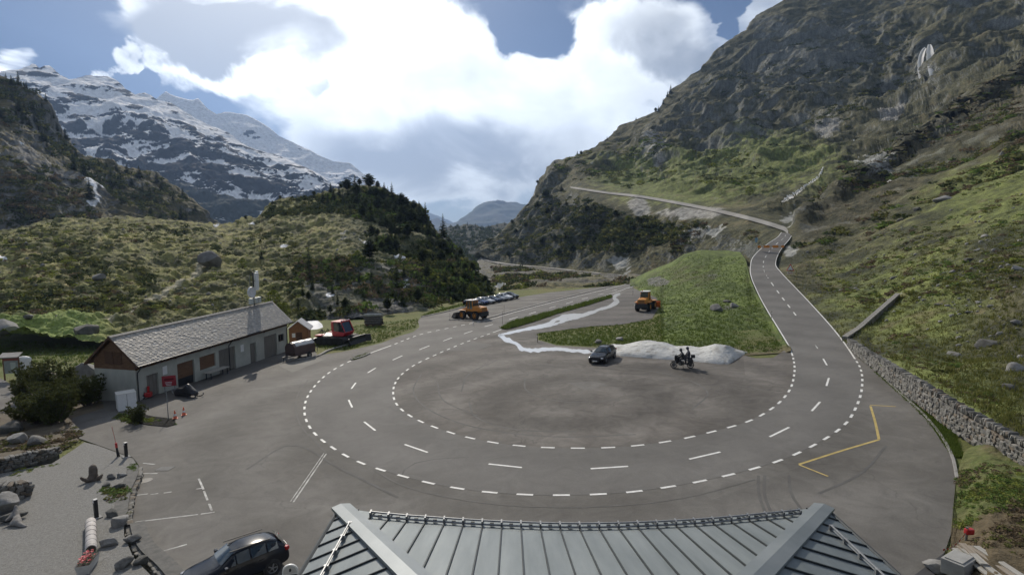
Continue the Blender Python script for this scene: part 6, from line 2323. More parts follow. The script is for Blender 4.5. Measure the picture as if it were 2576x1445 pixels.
# ================================================================== SNOW AND WATER
def snow_heap():
    foot = [(1490, 884), (1560, 895), (1640, 901), (1700, 905), (1760, 910), (1810, 915), (1834, 915), (1860, 899), (1880, 886)]
    top = [(1490, 880), (1520, 870), (1545, 864), (1570, 866), (1600, 858), (1640, 855), (1670, 860), (1700, 869), (1740, 871), (1760, 873), (1800, 865), (1830, 868), (1850, 876), (1880, 885)]
    ctrl = [gp(*f) for f in foot] + [(x, y, G(x, float(np.interp(x, [f[0] for f in foot], [f[1] for f in foot]))).y + 3.6) for x, y in top[1:-1]]
    S = Sheet(foot, top, ctrl, 150, 46, (1.03, 1.05, 1.06), (0.5, 1.2, 1.6))
    tp = np.repeat(np.concatenate([S.v, np.ones(3)])[:, None], S.nx, 1).ravel()
    ex = np.clip(np.minimum(S.PX.ravel() - 1490, 1880 - S.PX.ravel()) / 40, 0, 1)
    p = S.flat()
    # bulge so that the front edge stands up as a melting bank
    bulge = ((1 - np.exp(-np.clip(tp, 0, 1) * 9)) * np.clip((1.02 - tp) * 2.2, 0, 1)) * 0.3 * ex
    S.P[..., 2] += (bulge + (fbm(p / 1.6, 5, seed=301) * 0.16 + fbm(p / .5, 3, seed=305, mode='r') * .05) * ex * sstep(tp, 0, .1)).reshape(S.ny, S.nx)
    p = S.flat()
    d = sstep(fbm(p / 1.1, 5, 0.6, seed=302), 0.0, 0.5)
    tint = mixc((0.54, 0.545, 0.53), (0.28, 0.265, 0.235), 0.75 * d)
    tint = mixc(tint, (0.2, 0.18, 0.15), 0.6 * sstep(fbm(p / .45, 3, seed=303), .12, .45))
    o = S.build('snow_heap', terrain_mat('old_snow', 6, 0.12, rough=0.7, bump=0.6, bdist=0.12), tint, kind='structure')


snow_heap()
WATER = bpy.data.materials.new('shallow_water')
WATER.use_nodes = True
_b = WATER.node_tree.nodes['Principled BSDF']
_b.inputs['Base Color'].default_value = (0.58, 0.59, 0.60, 1)  # pale base colour stands in for bright sky mirrored in the meltwater
_b.inputs['Roughness'].default_value = 0.22
_b.inputs['Specular IOR Level'].default_value = 1.0
_b.inputs['IOR'].default_value = 1.45
_n = WATER.node_tree.nodes.new('ShaderNodeTexNoise')
_g = WATER.node_tree.nodes.new('ShaderNodeNewGeometry')
WATER.node_tree.links.new(_g.outputs['Position'], _n.inputs['Vector'])
_n.inputs['Scale'].default_value = 3.0
_n.inputs['Detail'].default_value = 4
_bp = WATER.node_tree.nodes.new('ShaderNodeBump')
_bp.inputs['Strength'].default_value = 0.25
_bp.inputs['Distance'].default_value = 0.03
WATER.node_tree.links.new(_n.outputs[0], _bp.inputs['Height'])
WATER.node_tree.links.new(_bp.outputs[0], _b.inputs['Normal'])
FOAM = bpy.data.materials.new('white_water')
FOAM.use_nodes = True
_N, _L = FOAM.node_tree.nodes, FOAM.node_tree.links
_N.clear()
_o, _d, _t, _x = (_N.new('ShaderNode' + k) for k in ('OutputMaterial', 'BsdfDiffuse', 'BsdfTranslucent', 'MixShader'))
_d.inputs[0].default_value = _t.inputs[0].default_value = (0.96, 0.97, 0.98, 1)
_L.new(_d.outputs[0], _x.inputs[1])
_L.new(_t.outputs[0], _x.inputs[2])
_L.new(_x.outputs[0], _o.inputs[0])
SNOWM = pm('old_snow_patch', (0.48, 0.50, 0.53), (0.66, 0.68, 0.71), 0.4, 0.7, bump=0.4, space='World')


def rivulet(pts, name='meltwater_stream', dz=0.012, n=90, seed=1):
    """pts (px, py, half width px across the flow)"""
    c = catmull(pts, n)
    tn = np.gradient(c[:, :2], axis=0)
    tn /= np.linalg.norm(tn, axis=1, keepdims=True) + 1e-9
    nr = np.stack([-tn[:, 1], tn[:, 0]], 1)
    wa = fbm(np.stack([np.arange(n) * .17, np.zeros(n), np.zeros(n)], 1), 4, seed=seed)
    wb = fbm(np.stack([np.arange(n) * .17, np.ones(n) * 9, np.zeros(n)], 1), 4, seed=seed + 1)
    A = [G(*(c[i, :2] + nr[i] * c[i, 2] * (1 + 1.3 * wa[i])), dz) for i in range(n)]
    B = [G(*(c[i, :2] - nr[i] * c[i, 2] * (1 + 1.3 * wb[i])), dz) for i in range(n)]
    o = strip(name, A, B, WATER, None)
    tag(o, kind='structure')


rivulet([(1560, 738, 3), (1545, 748, 4), (1552, 758, 5), (1540, 766, 5), (1505, 779, 3), (1470, 790, 4), (1430, 795, 6), (1400, 803, 5), (1385, 812, 5), (1350, 822, 4), (1310, 830, 3.5), (1280, 837, 3), (1255, 843, 2.5)], seed=5, dz=0.012)
rivulet([(1500, 784, 1.5), (1460, 797, 2), (1420, 806, 3), (1395, 815, 3), (1370, 822, 2), (1330, 828, 1.5)], seed=9, dz=0.016)
rivulet([(1254, 841, 3), (1266, 849, 5), (1285, 857, 5), (1300, 864, 3.5), (1308, 874, 5), (1330, 880, 5), (1360, 879, 4.5), (1400, 877, 4), (1440, 881, 4.5), (1480, 884, 4), (1500, 885, 3)], seed=14, dz=0.012)
rivulet([(1596, 767, 1.5), (1610, 770, 3.5), (1618, 773, 1.5)], name='puddle', n=20, seed=20, dz=0.014)


def drape(sheet, pts, name, mat, lift, n=40, seed=3, ragged=0.8):
    c = catmull(pts, n)
    tn = np.gradient(c[:, :2], axis=0)
    tn /= np.linalg.norm(tn, axis=1, keepdims=True) + 1e-9
    nr = np.stack([-tn[:, 1], tn[:, 0]], 1)
    wa = fbm(np.stack([np.arange(n) * .31, np.zeros(n), np.zeros(n)], 1), 4, seed=seed)
    Y = np.array([min(sheet.surf(*(c[i, :2] + nr[i] * f * c[i, 2])).y for f in (-1, 0, 1)) for i in range(n)])
    Y = np.array([Y[max(0, i - 3):i + 4].min() for i in range(n)])
    Y = np.convolve(np.pad(Y, 3, mode='edge'), np.ones(7) / 7, 'valid') - lift
    vs, fs = [], []
    for i in range(n):
        for f in (-1, 0, 1):
            q = c[i, :2] + nr[i] * f * c[i, 2] * (1 + ragged * wa[i] * (1 if f > 0 else -.6))
            vs.append(at(q[0], q[1], Y[i] - (lift * .15 if f == 0 else 0)))
    for i in range(n - 1):
        for k in range(2):
            if name == 'mountain_stream' and (wa[(i * 3 + k * 17) % n] < -.16 or wa[(i * 5 + k * 29 + 11) % n] > .26):
                continue        # broken white water
            fs.append((3 * i + k, 3 * i + k + 1, 3 * i + k + 4, 3 * i + k + 3))
    o = mesh_obj(name, vs, fs, mat, None, True)
    return tag(o, kind='structure')


drape(MOUNT, [(2338, 112, 4), (2339, 122, 8), (2340, 140, 10), (2342, 160, 10), (2345, 176, 10), (2348, 192, 10)], 'waterfall', FOAM, 22.0, 24, 31, .4)
drape(MOUNT, [(2328, 120, 3), (2321, 132, 6), (2316, 150, 7), (2315, 170, 7), (2317, 190, 7), (2320, 212, 6)], 'waterfall', FOAM, 22.0, 24, 35, .4)
drape(MOUNT, [(2072, 419, 2), (2066, 432, 3), (2062, 441, 3), (2045, 455, 3), (2026, 468, 3), (2010, 480, 4), (1992, 492, 5), (1975, 502, 4), (1966, 508, 1)], 'mountain_stream', FOAM, 15.0, 90, 41, 2.2)
drape(MOUNT, [(2150, 352, 2), (2142, 358, 5), (2136, 366, 3)], 'mountain_stream', FOAM, 15.0, 12, 43)
drape(BANK, [(1272, 713, 2), (1262, 715, 4), (1253, 720, 7), (1248, 728, 5), (1245, 738, 3)], 'river', FOAM, 5.0, 30, 51, 1.6)
drape(BANK, [(1645, 700, 1), (1640, 702, 3), (1655, 704, 2)], 'snow_patch', SNOWM, 0.5, 10, 61)
drape(MOUNT, [(1740, 440, 2), (1745, 444, 3), (1750, 448, 2)], 'snow_patch', SNOWM, 1.5, 10, 62)
SNOWB = Sheet([(755, 838), (840, 838)], [(755, 826), (775, 818), (800, 818), (825, 826), (840, 834)], [(755, 838, 96), (840, 838, 97), (755, 820, 101), (800, 818, 101), (840, 830, 101)], 30, 12)
SNOWB.build('snow_patch', SNOWM, np.ones((SNOWB.ny * SNOWB.nx, 3)) * .7)

# ================================================================== SMALL THINGS
def put(name, px, py, label, cat, rz=0.0, dz=0.0, sc=None, group=None, lie=True):
    o = empty(name, G(px, py, dz), rz, label, cat, group, scale=sc)
    if lie:
        o.rotation_euler = tilt(rz)
    return o


# white cabinet, bins, red sign, snow blower
rz = DEPRZ - R(38)
t = put('white_cabinet', 322, 1030, 'plain white metal cabinet in front of the depot corner', 'cabinet', rz, sc=1.0)
MB().bbox((0, .75, .74), (1.45, 1.5, 1.5), .02).build('body', WHITE, t)
MB().bbox((0, .75, 1.51), (1.52, 1.57, .05), .015).build('lid', pm('cream_lid', (0.62, 0.61, 0.56), (0.68, 0.67, 0.62), 2, .5), t)
MB().box((0, -.012, .75), (.02, .012, 1.4)).build('door_seam', METAL_D, t)


def bin_(px, py, c, nm, label, sc=1.0):
    t = put('wheeled_bin', px, py, label, 'bin', DEPRZ + R(90), sc=sc)
    m = pm(nm, c, tuple(x * 1.25 for x in c), 2, .5)
    MB().add([(-.5, -.36, .12), (.5, -.36, .12), (.5, .36, .12), (-.5, .36, .12), (-.62, -.5, 1.1), (.62, -.5, 1.1), (.62, .5, 1.1), (-.62, .5, 1.1)], [(0, 3, 2, 1), (4, 5, 6, 7), (0, 1, 5, 4), (1, 2, 6, 5), (2, 3, 7, 6), (3, 0, 4, 7)]).build('body', m, t, bevel=.04)
    MB().add([(-.66, -.54, 1.1), (.66, -.54, 1.1), (.66, .54, 1.1), (-.66, .54, 1.1), (-.6, -.4, 1.28), (.6, -.4, 1.28), (.6, .45, 1.22), (-.6, .45, 1.22)], [(0, 3, 2, 1), (4, 5, 6, 7), (0, 1, 5, 4), (1, 2, 6, 5), (2, 3, 7, 6), (3, 0, 4, 7)]).build('lid', m, t, bevel=.03)
    for s in (-.45, .45):
        MB().lathe([(.09, -.03), (.09, .03)], 12, 'Y', (s, -.3, .09)).build('wheel', BLACK, t)


bin_(270, 987, (0.02, 0.06, 0.20), 'bin_blue', 'blue wheeled container at the left gable of the depot', 1.05)
bin_(297, 990, (0.10, 0.035, 0.035), 'bin_maroon', 'maroon wheeled container beside the blue one', 1.0)
t = put('grey_crate', 248, 990, 'grey-green plastic crate left of the blue container', 'crate', DEPRZ)
MB().bbox((0, 0, .45), (1.0, .9, .9), .04).build('body', pm('crate_grey', (0.30, 0.35, 0.33), (0.36, 0.41, 0.39), 2, .6), t)
MB().bbox((0, 0, .93), (1.06, .96, .06), .02).build('lid', pm('crate_grey', (0.3, .35, .33)), t)

t = put('red_sign', 428, 988, 'red notice board on two posts before the depot wall', 'sign', DEPRZ - R(62))
MB().box((0, 0, 1.25), (1.25, .05, 1.05)).build('panel', pm('sign_red', (0.30, 0.02, 0.03), (0.36, 0.03, 0.04), 2, .5), t)
for s in (-.45, .45):
    MB().tube((s, .04, 0), (s, .04, 1.7), .035).build('post', METAL_L, t)
for k in range(3):
    MB().box((-.05, -.032, 1.12 - .14 * k), (.62 - .08 * k, .01, .05)).build('text_line', WHITE, t)
MB().box((0, -.032, 1.42), (.85, .01, .16)).build('text_line', pm('sign_dark', (.12, .01, .015)), t)

t = put('snow_blower', 374, 1000, 'small red snow blower by the depot door', 'snow blower', R(20))
MB().bbox((0, 0, .35), (.6, .7, .42), .06).build('auger_housing', RED, t)
MB().bbox((-.5, 0, .5), (.5, .5, .4), .06).build('engine', BLACKP, t)
MB().tube((.0, 0, .5), (.05, 0, 1.15), .1, .12).build('chute', RED, t)
MB().path([(-.6, -.25, .6), (-1.2, -.25, 1.0)], .02).path([(-.6, .25, .6), (-1.2, .25, 1.0)], .02).build('handle', METAL_D, t)
for s in (-.3, .3):
    wheel(t, (-.4, s, .2), .2, .14, 4, WHITE)

# pole, cones, carved stump, planter bits on the little green island
t = put('flag_pole', 424, 1056, 'thin grey pole standing on the small green island', 'pole', lie=False)
MB().tube((0, 0, 0), (-.06, .05, 2.5), .035, .03).build('shaft', METAL_L, t)
MB().lathe([(.05, 2.45), (.06, 2.5), (.01, 2.56)], 10, 'Z', (-.06, .05, 0)).build('cap', METAL_L, t)
for k, (px, py, lb) in enumerate(((441, 1052, 'orange traffic cone nearer the thin grey pole'), (463, 1043, 'orange traffic cone farther from the thin grey pole'))):
    t = put('traffic_cone', px, py, lb, 'cone', R(20), group='traffic cones')
    co = pm('cone_orange', (0.65, 0.12, 0.05), (0.72, 0.17, 0.08), 3, .5)
    MB().bbox((0, 0, .025), (.38, .38, .05), .01).build('foot', co, t)
    MB().lathe([(.15, .05), (.115, .25)], 18).build('body', co, t, True)
    MB().lathe([(.085, .42), (.03, .72)], 18).build('tip', co, t, True)
    MB().lathe([(.117, .25), (.087, .42)], 18).build('band', WHITE, t, True)


def rock_mesh(seed, sub=3, flat=0.75, name='boulder'):
    bm = bmesh.new()
    bmesh.ops.create_icosphere(bm, subdivisions=sub, radius=1.0)
    V = np.array([v.co[:] for v in bm.verts])
    n1 = fbm(V * 0.9 + seed * 3.1, 3, seed=seed)
    n2 = fbm(V * 2.6 + seed, 4, 0.55, seed=seed + 5, mode='r')
    r = 1 + 0.45 * n1 + 0.16 * n2
    # chop a few facets so it reads as stone rather than a pebble
    rs = np.random.default_rng(seed)
    W = V * r[:, None]
    for _ in range(16):
        d = rs.normal(size=3)
        d /= np.linalg.norm(d)
        h = rs.uniform(.5, .8)
        ov = W @ d - h
        W -= np.where(ov > 0, ov * .95, 0)[:, None] * d[None]
    W[:, 2] *= flat
    for v, c in zip(bm.verts, W):
        v.co = c
    me = bpy.data.meshes.new(name)
    bm.to_mesh(me)
    bm.free()
    me.polygons.foreach_set('use_smooth', [True] * len(me.polygons))
    try:
        me.set_sharp_from_angle(angle=R(35))
    except Exception:
        pass
    return me


ROCKM = [pm('granite_grey', (0.10, 0.098, 0.092), (0.21, 0.205, 0.195), 1.6, 0.92, bump=0.6, bscale=6), pm('granite_pale', (0.15, 0.148, 0.14), (0.28, 0.275, 0.265), 1.6, 0.92, bump=0.6, bscale=6), pm('granite_dark', (0.055, 0.055, 0.05), (0.13, 0.128, 0.118), 1.6, 0.92, bump=0.6, bscale=6)]
ROCKS = []
for k in range(9):
    me = rock_mesh(500 + k)
    me.materials.append(ROCKM[k % 3])
    ROCKS.append(me)


def boulder(p, size, k, label, rz=None, squash=(1, 1, 1), group=None):
    o = bpy.data.objects.new('boulder', ROCKS[k % 9])
    link(o)
    o.location = p
    o.scale = (size * squash[0], size * squash[1], size * squash[2])
    o.rotation_euler = (0, 0, random.uniform(0, 6.28) if rz is None else rz)
    return tag(o, label, 'boulder', group)


boulder(HILL.surf(531, 652) + Vector((0, 0, .8)), 3.1, 0, 'large grey boulder on the meadow hill above the trodden path', 0.4, (1.1, 1, 1.15))
boulder(HILL.surf(252, 698) + Vector((0, 0, .4)), 1.5, 1, 'upright grey stone half way up the meadow left of the path')
boulder(HILL.surf(72, 815) + Vector((0, 0, .2)), .9, 2, 'small grey rock in the bright grass at the hill foot')
boulder(HILL.surf(212, 852) + Vector((0, 0, .3)), 2.2, 2, 'dark boulder at the hill foot left of the depot')
boulder(G(225, 945) + Vector((0, 0, .5)), 1.9, 1, 'rounded pale boulder directly behind the depot gable', 1.0)
boulder(G(272, 950) + Vector((0, 0, .3)), 1.5, 3, 'rough boulder between the gable and the rounded pale one')
boulder(G(222, 968) + Vector((0, 0, .2)), .8, 7, 'flat pinkish block beside the mountain pines', 0.5, (1, .7, 1.1))
boulder(HILL.surf(2, 830) + Vector((0, 0, .8)), 2.2, 1, 'pale rounded boulder at the left picture edge')
boulder(G(30, 1085) + Vector((0, 0, .3)), 1.15, 2, 'dark boulder below the mountain pines at the left edge')
boulder(G(48, 1112) + Vector((0, 0, .3)), .75, 4, 'pale angular boulder in the bed above the stone wall')
boulder(G(88, 1118) + Vector((0, 0, .2)), .8, 0, 'grey wedge shaped boulder in the bed right of the pale one')
for k, (px, py, sz, lb) in enumerate(((283, 1202, .42, 'pale round boulder of the terrace edging near the carved root'), (305, 1198, .40, 'grey round boulder at the top of the terrace edging'), (300, 1225, .48, 'brownish boulder in the terrace edging below the two round ones'), (268, 1222, .40, 'flat pale rock between the carved root and edging'),
                                        (300, 1318, .75, 'long sharp granite slab beside the lamp post on the terrace'), (282, 1295, .55, 'upright granite blade next to the terrace lamp post'), (330, 1360, .55, 'pale slab leaning over the lower terrace edging'), (275, 1370, .6, 'dark mossy boulder right of the ringed log'), (352, 1415, .5, 'bluish rock at the lower end of the terrace edging'), (310, 1425, .6, 'flat light rock at the bottom edge beside the flower trough'))):
    boulder(G(px, py, .42) + Vector((0, 0, sz * .2)), sz * .68, k, lb, 0.5 * k, (1.2, .8, 1.0))
boulder(G(18, 1285, .42) + Vector((0, 0, .45)), .75, 4, 'jagged white-grey rock at the left terrace edge', 0.2, (1, .8, 1.3))
boulder(G(30, 1306, .42) + Vector((0, 0, .2)), .55, 2, 'low grey rock in front of the jagged one', 0.9, (1.5, .8, .7))
for k, (px, py, sz, lb) in enumerate(((1805, 783, 1.3, 'grey boulder lying in the knoll grass'), (1845, 770, .9, 'broken rock right of the grey boulder on the knoll'), (1830, 758, .8, 'small rock above the grey boulder on the knoll'), (1505, 862, .6, 'stone by the snow heap trickle on the flat grass'), (1560, 855, .6, 'stone at the dark hollow in the flat grass'))):
    q = KNOLL.surf(px, py) if px > 1660 else G(px, py)
    boulder(q + Vector((0, 0, sz * .2)), sz, k, lb)
right = [(2520, 398, 2.3, 'upright pale stone high on the right-hand grass slope', (.6, .6, 1.6)), (2375, 515, 3.0, 'large flat-topped boulder above the right-hand slope', (1.3, 1, .8)), (2310, 535, 1.7, 'medium boulder left of the flat-topped one', (1, 1, 1)), (2265, 555, 1.5, 'brownish boulder on the darker slope', (1, 1, .8)), (2195, 675, .9, 'pale stone on the grass right of the warning sign', (1, 1, .7)), (2250, 702, 1.0, 'twin pale stones in mid slope grass', (1.2, .8, .9)), (2275, 700, .7, 'flat stone beside the twin pale stones', (1.3, .8, .7)),
         (2480, 600, 1.2, 'rock in the upper rockfall strip', (1, 1, 1)), (2440, 660, 1.2, 'grey block in the middle of the rockfall strip', (1, 1, 1)), (2400, 690, .9, 'stone in the rockfall strip near the grass', (1, 1, 1)), (2465, 640, .8, 'small block above the grey rockfall block', (1, 1, 1)), (2440, 790, .9, 'greenish slab low on the rocky slope', (1.5, .8, .5)), (2365, 770, .7, 'pale leaning stone left of the greenish slab', (1.4, .6, .8)), (2340, 740, .6, 'small pale stone above the leaning one', (1, 1, .8)),
         (2490, 870, 1.6, 'big dark rock outcrop above the dry-stone wall', (1.4, 1, .9)), (2400, 895, 1.1, 'dark rounded rock left of the big outcrop', (1.4, 1, .7)), (2555, 950, 1.2, 'pale cracked rock at the right edge above the wall', (.8, .8, 1.2)), (2540, 985, .8, 'boulder under the pale cracked rock', (1, 1, .8)), (2560, 820, 1.0, 'pale slab at the right edge of the rocky slope', (1.2, .8, .7)), (2560, 690, 1.1, 'rock at the right edge of the rockfall', (1, 1, 1))]
for k, (px, py, sz, lb, sq) in enumerate(right):
    boulder(MOUNT.surf(px, py) + Vector((0, 0, sz * .05)), sz * .72, k, lb.replace('right-hand ', ''), None, sq)

# loose stones scattered over the slopes: nobody could count these
def loose_stones(name, sheet, regs, n, smin, smax, seed):
    rs = np.random.default_rng(seed)
    base = rock_mesh(900 + seed, 1)
    bv = np.array([v.co[:] for v in base.vertices])
    bf = np.array([p.vertices[:] for p in base.polygons])
    V, F = [], []
    o = 0
    for _ in range(n):
        x, y, rx, ry = regs[rs.integers(len(regs))]
        px, py = x + rs.normal() * rx, y + rs.normal() * ry
        if not (sheet.x0 + 5 < px < sheet.x1 - 5):
            continue
        p = np.array(sheet.surf(px, py))
        s = smin * (smax / smin) ** (rs.random() ** 2)
        a = rs.random() * 6.28
        c_, s_n = math.cos(a), math.sin(a)
        M_ = np.array([[c_, -s_n, 0], [s_n, c_, 0], [0, 0, 1]])
        sc = s * rs.uniform(.6, 1.2, 3)
        V.append((bv * sc) @ M_.T + p + np.array([0, 0, s * .15]))
        F.append(bf + o)
        o += len(bv)
    bpy.data.meshes.remove(base)
    ob = np_mesh(name, np.concatenate(V), np.concatenate(F), ROCKM[1], None, False)
    tag(ob, kind='stuff')


loose_stones('loose_stones', MOUNT, [(2440, 690, 60, 50), (2480, 640, 60, 40), (2400, 740, 70, 50), (2300, 680, 120, 80), (2500, 780, 50, 70), (2520, 560, 60, 60), (2200, 640, 80, 60)], 420, .12, .6, 3)
loose_stones('loose_stones', HILL, [(70, 650, 60, 50), (400, 640, 200, 60), (300, 740, 200, 40), (850, 590, 90, 30)], 260, .15, .7, 4)

# terrace things
def lamp(px, py, label):
    t = put('lamp_post', px, py, label, 'lamp', R(-35), .42, group='terrace bollard lamps', lie=False)
    MB().bbox((0, 0, .5), (.17, .17, 1.0), .01).build('post', METAL_D, t)
    MB().box((0, -.087, .92), (.13, .01, .13)).build('lens', pm('lamp_lens', (0.6, 0.61, 0.62), None, rough=.3), t)
    MB().bbox((0, 0, 1.015), (.19, .19, .03), .01).build('cap', METAL_L, t)
    MB().bbox((0, 0, .02), (.42, .42, .08), .01).build('footing', CONC_G, t)


lamp(318, 1149, 'black square bollard lamp at the upper end of the terrace')
lamp(243, 1302, 'black square bollard lamp beside the granite slabs')
t = put('marker_post', 298, 1147, 'short red-topped wooden post with a thin red snow stick', 'post', 0, .42, lie=False)
MB().tube((-.04, 0, 0), (-.08, 0, .62), .06).tube((.08, 0, 0), (-.05, 0, .62), .035).build('post', METAL_D, t)
MB().tube((-.08, 0, .62), (-.10, 0, .95), .075).build('red_cap', RED, t)
MB().tube((-.09, 0, .8), (-.36, .1, 2.05), .015).build('snow_stick', pm('faded_red', (0.40, 0.10, 0.08), (0.5, 0.16, 0.12), 3, .6), t)

DRIFT = pm('weathered_root', (0.075, 0.058, 0.045), (0.17, 0.14, 0.115), 4, .85, bump=.6, bscale=10)
t = put('carved_root', 238, 1206, 'dark carved root sculpture standing on the gravel', 'sculpture', R(200), .42, lie=False)
figure('trunk', [(0, 0, .1), (.05, 0, .35), (.02, .02, .62), (.06, 0, .85), (.16, .0, .95), (-.15, .1, .08), (-.35, .2, .2), (-.5, .2, .38), (.25, -.1, .06), (.45, -.12, .14), (.3, .25, .1), (.55, .3, .28), (.62, .25, .4)], [(0, 1), (1, 2), (2, 3), (3, 4), (0, 5), (5, 6), (6, 7), (0, 8), (8, 9), (0, 10), (10, 11), (11, 12)], [.27, .25, .27, .24, .13, .16, .10, .06, .16, .08, .14, .1, .06], DRIFT, t)
MB().bbox((0, 0, .05), (.7, .5, .12), .05).build('foot', DRIFT, t)
t = put('driftwood_root', 45, 1316, 'grey driftwood root lying at the left terrace edge', 'driftwood', R(-30), .42, lie=False)
figure('trunk', [(0, 0, .15), (-.5, .1, .3), (-.8, .25, .7), (.5, -.1, .12), (.9, .05, .06), (.1, -.4, .1), (-.3, -.4, .25)], [(0, 1), (1, 2), (0, 3), (3, 4), (0, 5), (1, 6)], [.2, .16, .07, .13, .05, .08, .05], pm('grey_driftwood', (0.16, 0.15, 0.14), (0.27, 0.26, 0.245), 4, .85, bump=.5), t)

t = put('ringed_log', 231, 1398, 'pale birch log with dark rings lying on the gravel', 'log', 0, .42)
a, b = G(230, 1394, .42), G(229, 1322, .42)
d = b - a
t.location = a + Vector((0, 0, .24))
t.rotation_euler = d.to_track_quat('X', 'Z').to_euler()
L_ = d.length
MB().lathe([(.22, 0), (.235, .05), (.225, L_ * .5), (.23, L_ - .05), (.215, L_)], 18, 'X').build('trunk', pm('birch_bark', (0.42, 0.39, 0.37), (0.55, 0.52, 0.5), 3, .8, bump=.2), t, True)
MB().lathe([(.19, -.006), (.19, 0.0)], 16, 'X').build('cut_end', pm('dark_cut', (0.045, 0.035, 0.03)), t)
for k in range(6):
    MB().lathe([(.236, .15 + k * L_ / 6.2), (.24, .165 + k * L_ / 6.2), (.236, .18 + k * L_ / 6.2)], 18, 'X').build('ring', METAL_D, t, True)

t = put('flower_trough', 222, 1428, 'white trough of red flowers at the terrace edge', 'planter', R(108), .42)
MB().add([(-.55, -.2, 0), (.55, -.2, 0), (.55, .2, 0), (-.55, .2, 0), (-.62, -.27, .42), (.62, -.27, .42), (.62, .27, .42), (-.62, .27, .42)], [(0, 3, 2, 1), (0, 1, 5, 4), (1, 2, 6, 5), (2, 3, 7, 6), (3, 0, 4, 7)]).build('trough', pm('trough_grey', (0.45, 0.44, 0.42), (0.58, 0.57, 0.55), 3, .8), t)
MB().box((0, 0, .36), (1.15, .46, .05)).build('soil', pm('soil', (0.05, 0.035, 0.025)), t)
fl, lf = MB(), MB()
for k in range(46):
    x, y, z = random.uniform(-.5, .5), random.uniform(-.2, .2), random.uniform(.45, .62)
    for q in range(5):
        a = q * 1.2566 + random.random()
        fl.add([(x, y, z), (x + .06 * math.cos(a), y + .06 * math.sin(a), z + .02), (x + .06 * math.cos(a + .9), y + .06 * math.sin(a + .9), z + .01)], [(0, 1, 2)])
for k in range(160):
    x, y, z = random.uniform(-.58, .58), random.uniform(-.25, .25), random.uniform(.38, .56)
    a = random.uniform(0, 6.28)
    lf.add([(x, y, z), (x + .07 * math.cos(a), y + .07 * math.sin(a), z + .03), (x + .05 * math.cos(a + .7), y + .05 * math.sin(a + .7), z + .05)], [(0, 1, 2)])
fl.build('blossoms', pm('red_petals', (0.45, 0.012, 0.03), (0.6, 0.03, 0.06), 8, .6), t, recalc=False)
lf.build('leaves', pm('planter_leaf', (0.05, 0.09, 0.025), (0.09, 0.14, 0.04), 8, .6), t, recalc=False)

# info board at far left and a sheeted stack beside it
t = put('info_board', 32, 955, 'small roofed information board with red-brown frame', 'sign', R(15), 0, lie=False)
for s in (-.75, .75):
    MB().box((s, 0, 1.4), (.12, .12, 2.9)).build('post', WOOD_M, t)
MB().box((0, 0, 1.75), (1.5, .08, 1.9)).build('panel', pm('board_grey', (0.22, 0.26, 0.25), (0.30, 0.33, 0.32), 2, .6), t)
MB().box((.2, -.05, 1.6), (.5, .02, 1.0)).build('poster', pm('poster_pale', (0.4, 0.45, 0.42), (0.5, 0.55, 0.5), 4, .6), t)
MB().box((0, -.05, 2.45), (1.5, .03, .28)).build('header', pm('board_red', (0.2, 0.05, 0.04), (0.26, 0.08, 0.06), 2, .6), t)
MB().add([(-1.0, -.55, 2.75), (1.0, -.55, 2.75), (1.0, .5, 3.1), (-1.0, .5, 3.1), (-1.0, -.55, 2.82), (1.0, -.55, 2.82), (1.0, .5, 3.17), (-1.0, .5, 3.17)], [(0, 3, 2, 1), (4, 5, 6, 7), (0, 1, 5, 4), (1, 2, 6, 5), (2, 3, 7, 6), (3, 0, 4, 7)]).build('roof', pm('board_roof', (0.3, 0.28, 0.26), (0.38, 0.36, 0.34), 2, .8), t)
t = put('sheeted_stack', 63, 950, 'tall stack under a crumpled white sheet beside the information board', 'stack', R(10), 0, lie=False)
S_ = []
n1, n2 = 20, 18
vs, fs = [], []
for j in range(n2):
    z = 2.7 * j / (n2 - 1)
    for i in range(n1):
        a = 2 * math.pi * i / n1
        rr = (.72 + .1 * math.cos(4 * a)) * (1 if j < n2 - 2 else (.75 if j == n2 - 2 else .05)) * (1.0 - .05 * j / n2) + .07 * math.sin(a * 7 + j * .9) * (j < n2 - 2)
        vs.append((rr * math.cos(a) * 1.05, rr * math.sin(a) * .7, z if j < n2 - 1 else z - .05))
for j in range(n2 - 1):
    for i in range(n1):
        fs.append((j * n1 + i, j * n1 + (i + 1) % n1, (j + 1) * n1 + (i + 1) % n1, (j + 1) * n1 + i))
MB().add(vs, fs).build('sheet', pm('white_sheet', (0.68, 0.71, 0.70), (0.8, 0.82, 0.81), 1.5, .45, bump=.4, bscale=3), t, True)
MB().box((0, 0, .06), (1.2, .8, .12)).build('pallet', WOOD_M, t)

